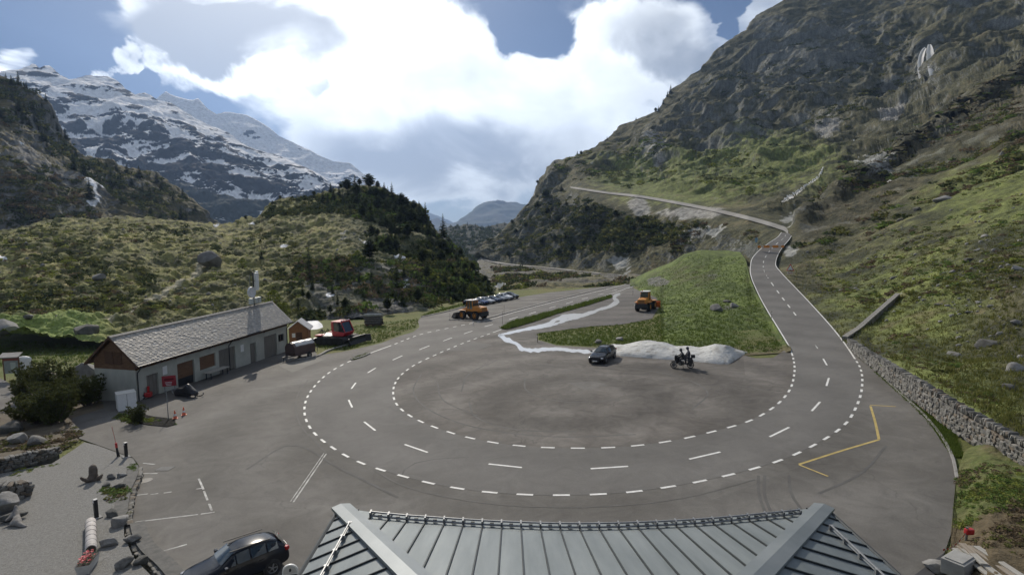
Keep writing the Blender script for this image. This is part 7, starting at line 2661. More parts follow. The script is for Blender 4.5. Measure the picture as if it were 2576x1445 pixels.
# wood stack on the grass beside the groomer
t = put('firewood_stack', 941, 818, 'stack of grey logs on a pallet behind the snow groomer', 'wood stack', R(-8))
for k in range(3):
    MB().box((-1.1 + 1.1 * k, 0, .09), (.18, 1.4, .18)).build('pallet_block', WOOD_D, t)
MB().box((0, 0, .22), (3.2, 1.4, .08)).build('pallet_deck', WOOD_D, t)
lg = [pm('log_grey', (0.10, 0.095, 0.085), (0.2, 0.19, 0.175), 4, .9), pm('log_dark', (0.05, 0.046, 0.04), (0.11, 0.10, 0.09), 4, .9), pm('log_pale', (0.30, 0.30, 0.285), (0.44, 0.44, 0.42), 4, .9)]
for r_ in range(9):
    for c_ in range(5):
        z = .36 + .2 * r_
        y = -.55 + .27 * c_ + random.uniform(-.05, .05)
        o = MB().tube((-1.5 + random.uniform(-.25, .2), y, z + random.uniform(-.05, .05)), (1.5 + random.uniform(-.25, .2), y + random.uniform(-.1, .1), z + random.uniform(-.05, .05)), random.uniform(.09, .13), n=7).build('log', lg[2] if r_ > 6 else lg[random.randrange(2)], t)

# posts and snow poles along the road
def snow_pole(p, h, label, th=.03, mat=None):
    t = empty('snow_pole', p, 0, label, 'pole', 'snow poles beside the road')
    MB().tube((0, 0, -.1), (random.uniform(-.03, .03), 0, h), th, th * .8).build('shaft', mat or pm('pole_wood', (0.16, 0.13, 0.11), (0.24, 0.2, 0.17), 4, .8), t)
    MB().tube((0, 0, h * .62), (0, 0, h * .72), th * 1.15).build('reflector', WHITE, t)


snow_pole(G(1264, 815), 2.2, 'thin snow pole at the near end of the green strip')
snow_pole(G(1132, 806), 2.2, 'thin snow pole left of the wheel loader')
snow_pole(G(1268, 793), 2.0, 'thin snow pole on the dividing kerb')
snow_pole(G(1352, 861), 1.3, 'short brown post at the corner of the flat grass', .05)
snow_pole(G(1713 * .8944 + 60, 742), 1.9, 'snow pole by the far end of the green strip')
snow_pole(G(1190, 818) + Vector((0, 0, 0)), 0.6, 'stubby white marker at the end of the loader kerb', .06, WHITE)
snow_pole(KNOLL.surf(1936, 790) + Vector((.3, 0, 0)), 1.0, 'marker post on the left edge of the uphill road', .05)


# barrier closing the uphill road
def barrier():
    a, b = at(1906, 627, 161), at(1972, 628, 163)
    d = b - a
    t = empty('road_barrier', (a + b) / 2, math.atan2(d.y, d.x), 'orange and white board barrier closing the uphill road', 'barrier')
    L_ = d.length
    om = pm('barrier_orange', (0.62, 0.20, 0.02), (0.7, 0.26, 0.04), 2, .5)
    m_ = 9
    for k in range(m_):
        x = -L_ / 2 + L_ * (k + .5) / m_
        MB().box((x, 0, .85), (L_ / m_ - .01, .05, .62)).build('board', om if k % 3 != 1 else pm('barrier_pale', (.6, .5, .4)), t)
    for x in (-L_ / 2 + .3, 0, L_ / 2 - .3):
        MB().tube((x, .06, 0), (x, .06, 1.3), .05).build('post', METAL_D, t)


barrier()


def warn_sign():
    p = MOUNT.surf(1985, 692)
    t = empty('warning_sign', p + Vector((0, -.4, 0)), 0, 'white triangular warning sign with red border right of the uphill road', 'sign')
    s = 1.75
    tri = lambda k, y: [(-.5 * k, y, .55 + .29 * (1 - k)), (.5 * k, y, .55 + .29 * (1 - k)), (0, y, .55 + .29 * (1 - k) + .866 * k)]
    def plate(k, y, m_, nm):
        a = [Vector(v) * s for v in tri(k, y)]
        bk = [v + Vector((0, .02, 0)) for v in a]
        MB().add(a + bk, [(0, 1, 2), (5, 4, 3), (0, 3, 4, 1), (1, 4, 5, 2), (2, 5, 3, 0)]).build(nm, m_, t)
    plate(1.0, 0, RED, 'border')
    plate(.72, -.012, WHITE, 'face')
    MB().box((0, -.03, 1.12), (.09, .01, .34)).box((0, -.03, .87), (.09, .01, .09)).build('exclamation_mark', BLACKP, t)
    MB().box((0, 0, .48), (1.15, .03, .3)).build('sub_plate', WHITE, t)
    MB().box((0, -.02, .48), (.95, .01, .08)).build('text_line', RED, t)
    for x in (-.4, .4):
        MB().tube((x, .05, -.6), (x, .05, .9), .035).build('post', METAL_D, t)


warn_sign()
p = MOUNT.surf(1903, 618)
t = empty('blue_sign', p, 0, 'small pale blue sign on a post left of the barrier', 'sign')
MB().tube((0, 0, -1), (0, 0, 2.2), .05).build('post', METAL_L, t)
MB().lathe([(.02, -.03), (.55, -.03), (.55, .03), (.02, .03)], 20, 'Y', (0, -.08, 2.2)).build('panel', pm('sign_blue', (0.22, 0.38, 0.5), (0.3, 0.45, 0.55), 3, .5), t)
MB().box((0, -.1, 1.35), (.9, .04, .5)).build('sub_plate', pm('sign_blue', (.2, .3, .4)), t)

# arch-topped advertising sign by the roof corner
t = put('pavement_sign', 733, 1498, 'arch-topped white sign with dark lower panel beside the metal roof', 'sign', R(12), 0, .85, lie=False)
prof = [(-.36, .25), (.36, .25), (.36, 1.25)] + [(.36 * math.cos(a), 1.25 + .36 * math.sin(a)) for a in np.linspace(.1, math.pi - .1, 12)] + [(-.36, 1.25)]
MB().prism(prof, -.05, .05, 'XZ').build('panel', WHITE, t)
MB().prism([(-.3, .3), (.3, .3), (.3, 1.12), (-.3, 1.12)], -.06, -.052, 'XZ').build('dark_field', BLACKP, t)
MB().prism([(-.3, 1.16), (.3, 1.16)] + [(.3 * math.cos(a), 1.25 + .3 * math.sin(a)) for a in np.linspace(.1, math.pi - .1, 10)], -.06, -.052, 'XZ').build('light_field', pm('sign_silver', (.5, .49, .47)), t)
MB().prism([(-.05, 1.28), (.03, 1.26), (.07, 1.36), (.02, 1.45), (-.03, 1.40)], -.066, -.061, 'XZ').build('emblem', BLACKP, t)
for k in range(2):
    MB().box((-.02, -.062, .96 - .16 * k), (.42 - .1 * k, .006, .09)).build('text_line', pm('sign_silver', (.5, .49, .47)), t)
MB().box((0, 0, .1), (.9, .5, .12)).tube((-.25, 0, .1), (-.25, 0, .3), .03).tube((.25, 0, .1), (.25, 0, .3), .03).build('foot', METAL_D, t)

# manhole, drain grate
o = MB().lathe([(.02, 0), (.42, 0), (.42, .014), (.02, .014)], 24, 'Z').build('manhole_cover', pm('cast_iron', (.13, .125, .12), (.18, .175, .165), 6, .7, .3), plaza)
o.location = G(365, 1208)
o.rotation_euler = tilt(0)
t2 = MB().box((0, 0, .006), (.95, .7, .012)).build('drain_grate', pm('grate_iron', (.07, .07, .07)), plaza)
t2.location = G(415, 1178)
t2.rotation_euler = tilt(R(-5))
for k in range(7):
    o = MB().box((-.39 + .13 * k, 0, .016), (.06, .62, .012)).build('grate_bar', pm('grate_bar_iron', (.2, .2, .195)), t2)

# things on the rough corner at the lower right: planks, concrete, tape
cz = lambda px, py, dz: G(px, py, dz)
PLK = [pm('grey_plank', (0.26, 0.25, 0.225), (0.38, 0.365, 0.33), 2, .85, bump=.3, stretch=(.3, 4, 4)), pm('brown_plank', (0.2, 0.165, 0.125), (0.3, 0.26, 0.21), 2, .85, bump=.3, stretch=(.3, 4, 4))]
defs = [((2402, 1378), (2520, 1470), .25), ((2412, 1372), (2540, 1470), .32), ((2425, 1380), (2520, 1452), .42), ((2440, 1372), (2555, 1452), .36), ((2455, 1373), (2570, 1447), .44), ((2420, 1366), (2480, 1420), .52), ((2448, 1392), (2476, 1418), .58)]
for k, (a, b, dz) in enumerate(defs):
    A, B = cz(*a, .5 + dz * .5), cz(*b, .5 + dz * .5)
    d = B - A
    o = MB().box((d.length / 2, 0, 0), (d.length, .26, .06)).build('loose_plank', PLK[k % 2], None)
    o.location = A
    o.rotation_euler = d.to_track_quat('X', 'Z').to_euler()
    tag(o, ('longest grey plank at the bottom of the loose pile', 'brown plank second from the left in the loose pile', 'grey plank in the middle of the loose pile', 'brown plank right of the middle in the loose pile', 'grey plank at the right side of the loose pile', 'brown plank lying across the upper end of the pile', 'short grey offcut on top of the loose pile')[k], 'plank', 'planks in the loose pile')
t = put('concrete_block', 2412, 1432, 'pale concrete block under the pile of planks', 'concrete block', R(30), .3)
MB().bbox((0, 0, .2), (1.1, .8, .6), .03).build('block', CONC_G, t)
MB().box((0, 0, .52), (.9, .6, .05)).build('top_edge', CONC_G, t)
boulder(G(2362, 1425, .1), .6, 1, 'crumbled pale rubble block beside the dark corner patch', 0.4, (1.1, .8, .6))
a, b = G(2372, 1384, .15), G(2432, 1338, .55)
t = empty('barrier_tape', a, 0, 'red and white tape stretched to a stake at the forecourt corner', 'tape')
d = b - a
n_ = 12
for k in range(n_):
    p0, p1 = d * (k / n_), d * ((k + 1) / n_)
    sg = lambda f: Vector((0, 0, -.22 * math.sin(math.pi * f)))
    q0, q1 = p0 + sg(k / n_), p1 + sg((k + 1) / n_)
    MB().add([q0, q1, q1 + Vector((0, 0, .08)), q0 + Vector((0, 0, .08))], [(0, 1, 2, 3)]).build('tape_stripe', RED if k % 2 == 0 else WHITE, t)
MB().tube(d - Vector((0, 0, .6)), d + Vector((0, 0, .25)), .05).build('stake', WOOD_G, t)
MB().bbox(d + Vector((.1, 0, .05)), (.35, .2, .25), .05).build('tape_knot', RED, t)

# ================================================================== VEGETATION
def leaf_mat(name, c1, c2, trans=0.3, attr=False, scale=0.7):
    m = bpy.data.materials.new(name)
    m.use_nodes = True
    N, L = m.node_tree.nodes, m.node_tree.links
    N.clear()
    out = N.new('ShaderNodeOutputMaterial')
    d = N.new('ShaderNodeBsdfDiffuse')
    tr = N.new('ShaderNodeBsdfTranslucent')
    mx = N.new('ShaderNodeMixShader')
    mx.inputs[0].default_value = trans
    L.new(d.outputs[0], mx.inputs[1])
    L.new(tr.outputs[0], mx.inputs[2])
    L.new(mx.outputs[0], out.inputs[0])
    if attr:
        a = N.new('ShaderNodeAttribute')
        a.attribute_name = 'tint'
        src = a.outputs['Color']
    else:
        g = N.new('ShaderNodeNewGeometry')
        r = N.new('ShaderNodeValToRGB')
        r.color_ramp.elements[0].color = (*c1, 1)
        r.color_ramp.elements[1].color = (*c2, 1)
        n = N.new('ShaderNodeTexNoise')
        n.inputs['Scale'].default_value = scale
        L.new(g.outputs['Position'], n.inputs['Vector'])
        ad = N.new('ShaderNodeMath')
        ad.operation = 'MULTIPLY_ADD'
        L.new(g.outputs['Random Per Island'], ad.inputs[0])
        ad.inputs[1].default_value = 0.5
        sb = N.new('ShaderNodeMath')
        sb.operation = 'MULTIPLY'
        sb.inputs[1].default_value = 0.5
        L.new(n.outputs[0], sb.inputs[0])
        L.new(sb.outputs[0], ad.inputs[2])
        L.new(ad.outputs[0], r.inputs[0])
        src = r.outputs[0]
    L.new(src, d.inputs[0])
    L.new(src, tr.inputs[0])
    MATS[name] = m
    return m


NEEDLE = leaf_mat('spruce_needles', (0.024, 0.036, 0.020), (0.080, 0.100, 0.044), 0.22)
NEEDLE2 = leaf_mat('stone_pine_needles', (0.032, 0.046, 0.024), (0.092, 0.112, 0.048), 0.28)
PINE_N = leaf_mat('mountain_pine_needles', (0.05, 0.062, 0.025), (0.14, 0.15, 0.06), 0.25, scale=2.0)
ALDER = leaf_mat('young_leaves', (0.085, 0.115, 0.025), (0.19, 0.22, 0.05), 0.45)
BUSH = leaf_mat('shrub_leaves', (0, 0, 0), (1, 1, 1), 0.3, attr=True)
BARK = pm('bark', (0.055, 0.042, 0.034), (0.11, 0.09, 0.075), 3, .9, bump=.4)


def conifer_meshes(seed, R0, h0, power, nb, round_=False):
    rs = np.random.default_rng(seed)
    V, F = [], []

    def quad(a, b, c, d):
        n = len(V)
        V.extend([a, b, c, d])
        F.append((n, n + 1, n + 2, n + 3))
    for i in range(nb):
        h = h0 + (0.985 - h0) * (rs.random() ** 1.15)
        a = rs.random() * 2 * math.pi
        f = (h - h0) / (1 - h0)
        if round_:
            l = R0 * (math.sin(min(1, f * 1.05) ** .75 * math.pi) ** .7 * .95 + .06) * rs.uniform(.6, 1.15)
        else:
            l = R0 * ((1 - f) ** power + .03) * rs.uniform(.55, 1.18)
        dr = np.array([math.cos(a), math.sin(a), 0])
        sd = np.array([-math.sin(a), math.cos(a), 0])
        rise = rs.uniform(-.35, .05) if not round_ else rs.uniform(-.1, .45)
        p0 = np.array([0, 0, h])
        tip = p0 + dr * l + np.array([0, 0, rise * l])
        k = 4
        for j in range(k):
            q = p0 + (tip - p0) * ((j + .9) / k)
            w = l * .30 * (1 - .55 * j / k) * rs.uniform(.7, 1.3)
            s = rs.uniform(-.6, .6)
            ax = sd * math.cos(s) + np.array([0, 0, math.sin(s)])
            fw = (dr + np.array([0, 0, rise])) * l * .30
            dp = np.array([0, 0, -l * .10 * rs.uniform(.2, 1.4)])
            quad(q - fw * .5, q + ax * w + dp, q + fw, q - ax * w + dp)
    crown = (np.array(V), np.array(F))
    return crown


def make_tree_protos():
    out = []
    specs = [(1, .20, .06, .9, 240, False), (2, .17, .10, .8, 230, False), (3, .24, .05, 1.0, 250, False), (4, .15, .12, .75, 210, False), (5, .27, .22, 1, 260, True), (6, .30, .16, 1, 260, True)]
    for (s, R0, h0, pw_, nb, rd) in specs:
        V, F = conifer_meshes(s, R0, h0, pw_, nb, rd)
        c = np_mesh('crown', V, F, NEEDLE2 if rd else NEEDLE, None, False)
        tr = MB().tube((0, 0, -.06), (0, 0, .5), .018, .011, 7).tube((0, 0, .5), (0, 0, .97), .011, .002, 6)
        for k in range(10):
            a, h = k * 2.4, .15 + .07 * k
            l = R0 * (1 - h) * .7
            tr.tube((0, 0, h), (math.cos(a) * l, math.sin(a) * l, h - .1 * l), .005, .001, 5, False)
        tr = tr.build('trunk', BARK, None)
        out.append((c.data, tr.data))
        bpy.data.objects.remove(c)
        bpy.data.objects.remove(tr)
    return out


TREES = make_tree_protos()


def tree(p, h, k, label, group, rz=None, fat=1.0, name='conifer_tree'):
    t = empty(name, p, random.uniform(0, 6.28) if rz is None else rz, label, 'tree', group)
    t.scale = (h * fat, h * fat, h)
    for nm, me in zip(('crown', 'trunk'), TREES[k]):
        link(bpy.data.objects.new(nm, me), t)
    return t


def at_px(sheet, px, py, hpx):
    p = sheet.surf(px, py)
    return p + Vector((0, 0, -.15)), hpx * p.y / FOC


# ---- trees that can be told apart
big = [(1116, 598, 68, 1, 'tall lone spruce standing out against the valley right of the knoll'), (987, 500, 46, 0, 'tall pointed spruce left of the notch on the knoll crest'), (1012, 520, 46, 5, 'broad stone pine on the right shoulder of the knoll crest'), (1072, 566, 66, 1, 'tall dark spruce at the right end of the knoll crest'),
       (779, 694, 90, 3, 'slim dark spruce standing alone on the meadow above the depot'), (1000, 722, 80, 3, 'slim spruce on the gorge wall below the snow patch'), (930, 660, 60, 5, 'round stone pine at the rim of the gorge wall'), (845, 660, 36, 0, 'small spruce on the meadow right of the slim one'), (658, 655, 24, 2, 'tiny spruce on the meadow left of the antenna')]
for px, py, hp, k, lb in big:
    p, h = at_px(HILL, px, py, hp)
    tree(p, h, k, lb, None, fat=.8 if k == 3 else 1.0)
rs = random.Random(5)
crest = [(832, 482, 26, 2), (858, 476, 18, 4), (880, 474, 24, 0), (905, 470, 20, 5), (930, 470, 24, 4), (950, 472, 20, 5), (966, 482, 24, 2), (1024, 520, 32, 4), (1042, 528, 30, 5), (1056, 540, 44, 0), (1064, 560, 54, 1), (1083, 586, 52, 0), (1094, 600, 40, 2), (790, 494, 16, 4), (765, 500, 12, 4), (735, 496, 10, 5), (705, 500, 12, 4), (684, 512, 12, 5), (618, 552, 12, 4)]
for px, py, hp, k in crest:
    p, h = at_px(HILL, px, py, hp)
    tree(p, h, k, 'dark conifer among the trees along the wooded knoll crest', 'conifers along the knoll crest')


def inside(poly, x, y):
    c = False
    j = len(poly) - 1
    for i in range(len(poly)):
        xi, yi = poly[i]
        xj, yj = poly[j]
        if (yi > y) != (yj > y) and x < (xj - xi) * (y - yi) / (yj - yi) + xi:
            c = not c
        j = i
    return c


def scatter(poly, n, seed, dmin):
    r = random.Random(seed)
    x0, x1 = min(p[0] for p in poly), max(p[0] for p in poly)
    y0, y1 = min(p[1] for p in poly), max(p[1] for p in poly)
    out = []
    for _ in range(n * 40):
        x, y = r.uniform(x0, x1), r.uniform(y0, y1)
        if inside(poly, x, y) and all((x - a) ** 2 + (y - b) ** 2 > dmin * dmin for a, b in out):
            out.append((x, y))
            if len(out) >= n:
                break
    return out


KN = [(800, 510), (830, 485), (930, 472), (990, 495), (1060, 525), (1085, 575), (1120, 615), (1165, 655), (1228, 735), (1215, 760), (1130, 770), (1100, 700), (1040, 640), (960, 640), (930, 600), (960, 560), (880, 540)]
for i, (px, py) in enumerate(scatter(KN, 100, 3, 12)):
    p, h = at_px(HILL, px, py, rs.uniform(20, 44))
    tree(p, h, rs.choice([0, 1, 2, 4, 5, 4, 5]), 'dark conifer in the dense stand on the wooded knoll', 'conifers on the wooded knoll', fat=1.15)
GW = [(760, 700), (900, 690), (1100, 700), (1200, 750), (1100, 790), (800, 800), (740, 780)]
for i, (px, py) in enumerate(scatter(GW, 26, 9, 22)):
    p, h = at_px(HILL, px, py, rs.uniform(22, 46))
    tree(p, h, rs.choice([1, 3, 2, 4]), 'dark conifer rooted in the shaded gorge wall', 'conifers on the gorge wall')
CL1 = [(-20, 200), (70, 230), (115, 275), (140, 330), (200, 400), (250, 420), (380, 450), (470, 510), (510, 560), (400, 580), (300, 530), (250, 470), (150, 420), (60, 330), (-20, 300)]
for i, (px, py) in enumerate(scatter(CL1, 62, 12, 14)):
    p, h = at_px(CLIFF, px, py, rs.uniform(16, 36))
    tree(p, h, rs.choice([0, 1, 2, 3]), 'dark spruce on the steep cliff side', 'spruces on the cliff side', fat=1.1)
for px, py, hp in ((110, 262, 22), (88, 240, 20), (66, 226, 22), (40, 206, 16), (18, 196, 18), (128, 300, 24), (142, 330, 22), (165, 372, 22), (190, 400, 26), (210, 452, 50), (228, 500, 60), (180, 440, 44)):
    p, h = at_px(CLIFF, px, py, hp)
    tree(p, h, rs.choice([0, 1, 3]), 'spruce standing up along the edge of the cliff side', 'spruces along the cliff edge')
ridge = [(1245, 612, 14), (1262, 590, 14), (1290, 566, 12), (1322, 520, 14), (1345, 488, 13), (1352, 462, 10), (1400, 416, 8), (1455, 400, 14), (1464, 397, 11), (1527, 350, 11), (1522, 352, 8), (1600, 303, 9), (1650, 284, 12), (1657, 280, 14), (1668, 262, 16), (1688, 238, 22), (1680, 246, 16)]
for px, py, hp in ridge:
    p, h = at_px(MOUNT, px, py, hp)
    tree(p, h, rs.choice([0, 1, 4]), 'tiny conifer on the skyline of the mountainside', 'conifers on the mountainside skyline', fat=1.2)
RS = [(1245, 625), (1300, 565), (1380, 480), (1460, 490), (1560, 540), (1700, 560), (1720, 600), (1560, 640), (1480, 650), (1400, 662), (1300, 655), (1250, 648)]
for i, (px, py) in enumerate(scatter(RS, 50, 17, 14)):
    p, h = at_px(MOUNT, px, py, rs.uniform(11, 24))
    tree(p, h, rs.choice([0, 2, 4, 5, 5]), 'dark conifer on the slope above the gorge road', 'conifers above the gorge road', fat=1.35)
for px, py, hp in ((1100, 590, 14), (1122, 577, 12), (1150, 571, 10), (1176, 570, 10), (1196, 572, 12), (1212, 578, 14), (1228, 574, 12), (1250, 570, 10), (1270, 567, 10)):
    p, h = at_px(VALLEY, px, py, hp)
    tree(p, h, rs.choice([0, 1]), 'hazy conifer on the wooded ridge closing the valley', 'conifers on the far wooded ridge', fat=1.3)


# ---- undergrowth: leaf clumps in their thousands
def clump_proto(seed, nq, flat=.7):
    r = np.random.default_rng(seed)
    d = r.normal(size=(nq, 3))
    d /= np.linalg.norm(d, axis=1, keepdims=True)
    d[:, 2] = np.abs(d[:, 2]) * flat + r.uniform(-.1, .1, nq)
    c = d * r.uniform(.55, 1.0, (nq, 1))
    u = r.normal(size=(nq, 3))
    u /= np.linalg.norm(u, axis=1, keepdims=True)
    v = np.cross(u, d)
    v /= np.linalg.norm(v, axis=1, keepdims=True) + 1e-9
    s = r.uniform(.16, .34, (nq, 1))
    Q = np.stack([c - u * s, c + v * s * .6, c + u * s, c - v * s * .6], 1)
    return Q            # nq,4,3


CLUMPS = [clump_proto(700 + k, 34) for k in range(6)]


def undergrowth(name, sheet, polys, cols, seed, zs=1.0, gather=.04):
    """polys: (polygon, count, rmin, rmax); cols: list of (c1, c2) with weights"""
    r = np.random.default_rng(seed)
    V, T = [], []
    for poly, n, r0, r1, ci in polys:
        P = np.array(poly, float)
        x0, x1, y0, y1 = P[:, 0].min(), P[:, 0].max(), P[:, 1].min(), P[:, 1].max()
        k = tries = 0
        while k < n and tries < n * 30:
            tries += 1
            x, y = r.uniform(x0, x1), r.uniform(y0, y1)
            if not inside(poly, x, y):
                continue
            if sheet is HILL and min(np.hypot(*(np.array((x, y)) - a_ - np.clip(((x - a_[0]) * (b_ - a_)[0] + (y - a_[1]) * (b_ - a_)[1]) / ((b_ - a_) @ (b_ - a_)), 0, 1) * (b_ - a_))) for a_, b_ in zip(PATH[:-1], PATH[1:])) < 9:
                continue        # the trodden path stays clear
            p = np.array(sheet.surf(x, y))
            # clumps gather in patches
            if pnoise(p[None] / (9 * (r0 + r1)), seed)[0] + r.uniform(-.2, .2) < gather:
                continue
            k += 1
            rad = r0 * (r1 / r0) ** r.random()
            a = r.random() * 6.28
            c_, s_n = math.cos(a), math.sin(a)
            M_ = np.array([[c_, -s_n, 0], [s_n, c_, 0], [0, 0, 1]])
            Q = CLUMPS[r.integers(6)].reshape(-1, 3) * np.array([rad * r.uniform(.8, 1.4), rad, rad * zs * r.uniform(.7, 1.2)])
            V.append(Q @ M_.T + p + np.array([0, 0, -.1 * rad]))
            c1, c2 = cols[ci[r.integers(len(ci))]]
            f = r.random((len(Q) // 4, 1))
            col = np.array(c1) * (1 - f) + np.array(c2) * f
            T.append(np.repeat(col * 1.6, 4, 0))
    V, T = np.concatenate(V), np.concatenate(T)
    F = np.arange(len(V)).reshape(-1, 4)
    o = np_mesh(name, V, F, BUSH, None, False, T)
    tag(o, kind='stuff')
    return o


DK, OL, YG, BRN, GR_ = (((0.026, 0.034, 0.016), (0.058, 0.070, 0.030)), ((0.055, 0.060, 0.023), (0.12, 0.122, 0.045)), ((0.095, 0.115, 0.028), (0.18, 0.195, 0.052)), ((0.065, 0.050, 0.034), (0.125, 0.098, 0.065)), ((0.05, 0.075, 0.022), (0.10, 0.14, 0.04)))
CO = [DK, OL, YG, BRN, GR_]
MEADOW = [(-40, 600), (120, 560), (300, 550), (600, 570), (700, 560), (780, 620), (760, 740), (600, 760), (400, 790), (250, 800), (-40, 770)]
undergrowth('meadow_undergrowth', HILL, [(MEADOW, 1100, .45, 1.4, [1, 2, 0, 2, 3]), (MEADOW, 420, .9, 2.0, [0, 0, 1])], CO, 31, .75)
undergrowth('knoll_undergrowth', HILL, [(KN, 700, 1.2, 3.2, [0, 0, 0, 1, 4]), ([(655, 550), (680, 508), (740, 496), (800, 492), (900, 500), (900, 545), (790, 540), (700, 545)], 330, 1.0, 2.4, [0, 0, 0, 1]), ([(740, 640), (950, 660), (1100, 640), (1230, 745), (1100, 795), (760, 800)], 750, .9, 2.2, [0, 0, 1, 3, 4]), ([(1000, 660), (1100, 690), (1220, 750), (1120, 770)], 70, 1.2, 2.2, [2, 4])], CO, 32)
undergrowth('gorge_slope_undergrowth', MOUNT, [(RS, 900, 1.8, 4.2, [0, 0, 0, 1, 1])], CO, 37, .8, -.14)
undergrowth('slope_undergrowth', MOUNT, [([(1380, 440), (1560, 340), (1750, 330), (1950, 440), (1960, 540), (1800, 510), (1500, 460)], 420, 2.0, 4.5, [0, 1, 1, 4, 2]), ([(1700, 640), (1900, 600), (1960, 570), (1700, 560)], 90, 1.2, 2.6, [0, 1, 3]),
                                         ([(2000, 620), (2050, 480), (2250, 330), (2576, 180), (2576, 420), (2300, 540), (2120, 640)], 800, 1.2, 3.2, [1, 1, 0, 3, 4]), ([(1700, 300), (1900, 120), (2300, 60), (2300, 250), (2000, 400)], 260, 3.0, 6.0, [0, 1]), ([(2000, 660), (2200, 600), (2576, 420), (2576, 900), (2400, 960), (2200, 830)], 700, .4, 1.1, [1, 2, 1, 3, 4]), ([(2150, 868), (2300, 925), (2450, 1020), (2576, 1100), (2576, 1050), (2300, 880)], 160, .15, .42, [1, 4, 3])], CO, 33, .7)
undergrowth('bank_undergrowth', BANK, [([(1235, 660), (1400, 685), (1600, 705), (1560, 722), (1400, 738), (1250, 755)], 520, 1.2, 3.0, [1, 0, 0, 3, 2])], CO, 34)
undergrowth('cliff_undergrowth', CLIFF, [(CL1, 330, 2.4, 5.0, [0, 0, 1]), ([(0, 300), (100, 350), (200, 450), (250, 560), (0, 570)], 170, 2.0, 4.0, [0, 1, 3])], CO, 35)
undergrowth('ridge_undergrowth', VALLEY, [([(1095, 600), (1125, 572), (1240, 572), (1320, 580), (1320, 680), (1100, 685)], 800, 2.5, 5.0, [0])], CO, 36, 1.7, -1)


# single light-green bushes that stand out
def leafy_bush(p, h, label, mat=ALDER, nl=420, wide=.5):
    t = empty('alder_bush', p, random.uniform(0, 6), label, 'bush')
    r = np.random.default_rng(int(abs(p.x) * 100) % 9999)
    V = []
    for _ in range(nl):
        z = r.random() ** .8
        rad = wide * h * math.sin(min(1, z * .9 + .1) * math.pi) ** .6
        a = r.random() * 6.28
        q = np.array([math.cos(a) * rad * r.random() ** .5, math.sin(a) * rad * r.random() ** .5, z * h])
        u, v = r.normal(size=3), r.normal(size=3)
        s = .05 * h
        u, v = u / np.linalg.norm(u) * s, v / np.linalg.norm(v) * s
        V += [q - u, q - v, q + u, q + v]
    np_mesh('crown', np.array(V), np.arange(len(V)).reshape(-1, 4), mat, t, False)
    m = MB()
    for k in range(6):
        a = k * 1.05
        m.tube((0, 0, -.1), (math.cos(a) * h * .28, math.sin(a) * h * .28, h * .75), .02 * h, .006 * h, 5)
    m.build('trunk', BARK, t)


for px, py, hp, lb in ((690, 768, 46, 'bright yellow-green bush behind the roof mast'), (715, 775, 34, 'olive bush right of the bright one behind the depot roof'), (1080, 705, 30, 'light green bush on the gorge wall under the knoll'), (1190, 745, 40, 'olive spring bush at the right foot of the knoll'), (900, 655, 24, 'pale bush at the gorge rim beside the stone pine'), (610, 665, 26, 'light green bush on the meadow right of the big boulder')):
    p, h = at_px(HILL, px, py, hp)
    leafy_bush(p, h, lb)
for px, py, hp, lb in ((1580, 560, 20, 'light green bush on the slope below the upper road'), (1705, 590, 18, 'pale green bush below the gravel cut of the upper road'), (1885, 500, 22, 'light green bush above the bend of the upper road')):
    p, h = at_px(MOUNT, px, py, hp)
    leafy_bush(p, h, lb)


# ---- mountain pines in the bed by the depot
def pine_shrub_mesh(seed, stems=16):
    r = np.random.default_rng(seed)
    V, F = [], []
    tw = MB()
    for s in range(stems):
        a = r.random() * 6.28
        lean = r.uniform(.1, .75)
        ln = r.uniform(.65, 1.05)
        base = np.array([r.uniform(-.12, .12), r.uniform(-.12, .12), 0])
        pts = []
        for j in range(9):
            f = j / 8
            pts.append(base + np.array([math.cos(a), math.sin(a), 0]) * lean * ln * (f ** .8) * .75 + np.array([0, 0, ln * (f ** 1.25) * (1.05 - .35 * lean)]))
        for j in range(8):
            tw.tube(pts[j], pts[j + 1], .018 * (1 - j / 9), .018 * (1 - (j + 1) / 9.5), 5, False)
        for j in range(2, 9):
            for b in range(6):
                q = pts[j] + r.normal(size=3) * .05 * np.array([1, 1, .6])
                up = (pts[j] - pts[j - 1])
                up = up / np.linalg.norm(up) + r.normal(size=3) * .35
                up /= np.linalg.norm(up)
                if up[2] < .1:
                    up[2] = .2
                for nd in range(9):
                    d = up + r.normal(size=3) * .55
                    d /= np.linalg.norm(d)
                    sd = np.cross(d, r.normal(size=3))
                    sd /= np.linalg.norm(sd) + 1e-9
                    L_, w_ = r.uniform(.06, .10), .013
                    n = len(V)
                    V += [q - sd * w_, q + sd * w_, q + d * L_]
                    F.append((n, n + 1, n + 2))
    return np.array(V), np.array(F), tw


PINES = []
for k in range(3):
    V, F, tw = pine_shrub_mesh(40 + k)
    c = np_mesh('crown', V, F, PINE_N, None, False)
    b = tw.build('trunk', BARK, None, recalc=False)
    PINES.append((c.data, b.data))
    bpy.data.objects.remove(c)
    bpy.data.objects.remove(b)


def mountain_pine(px, py, h, k, label, wide=1.2):
    t = empty('mountain_pine', G(px, py), random.uniform(0, 6), label, 'shrub', 'mountain pines around the depot bed')
    h *= 1.18
    t.scale = (h * wide, h * wide, h)
    for nm, me in zip(('crown', 'trunk'), PINES[k % 3]):
        link(bpy.data.objects.new(nm, me), t)


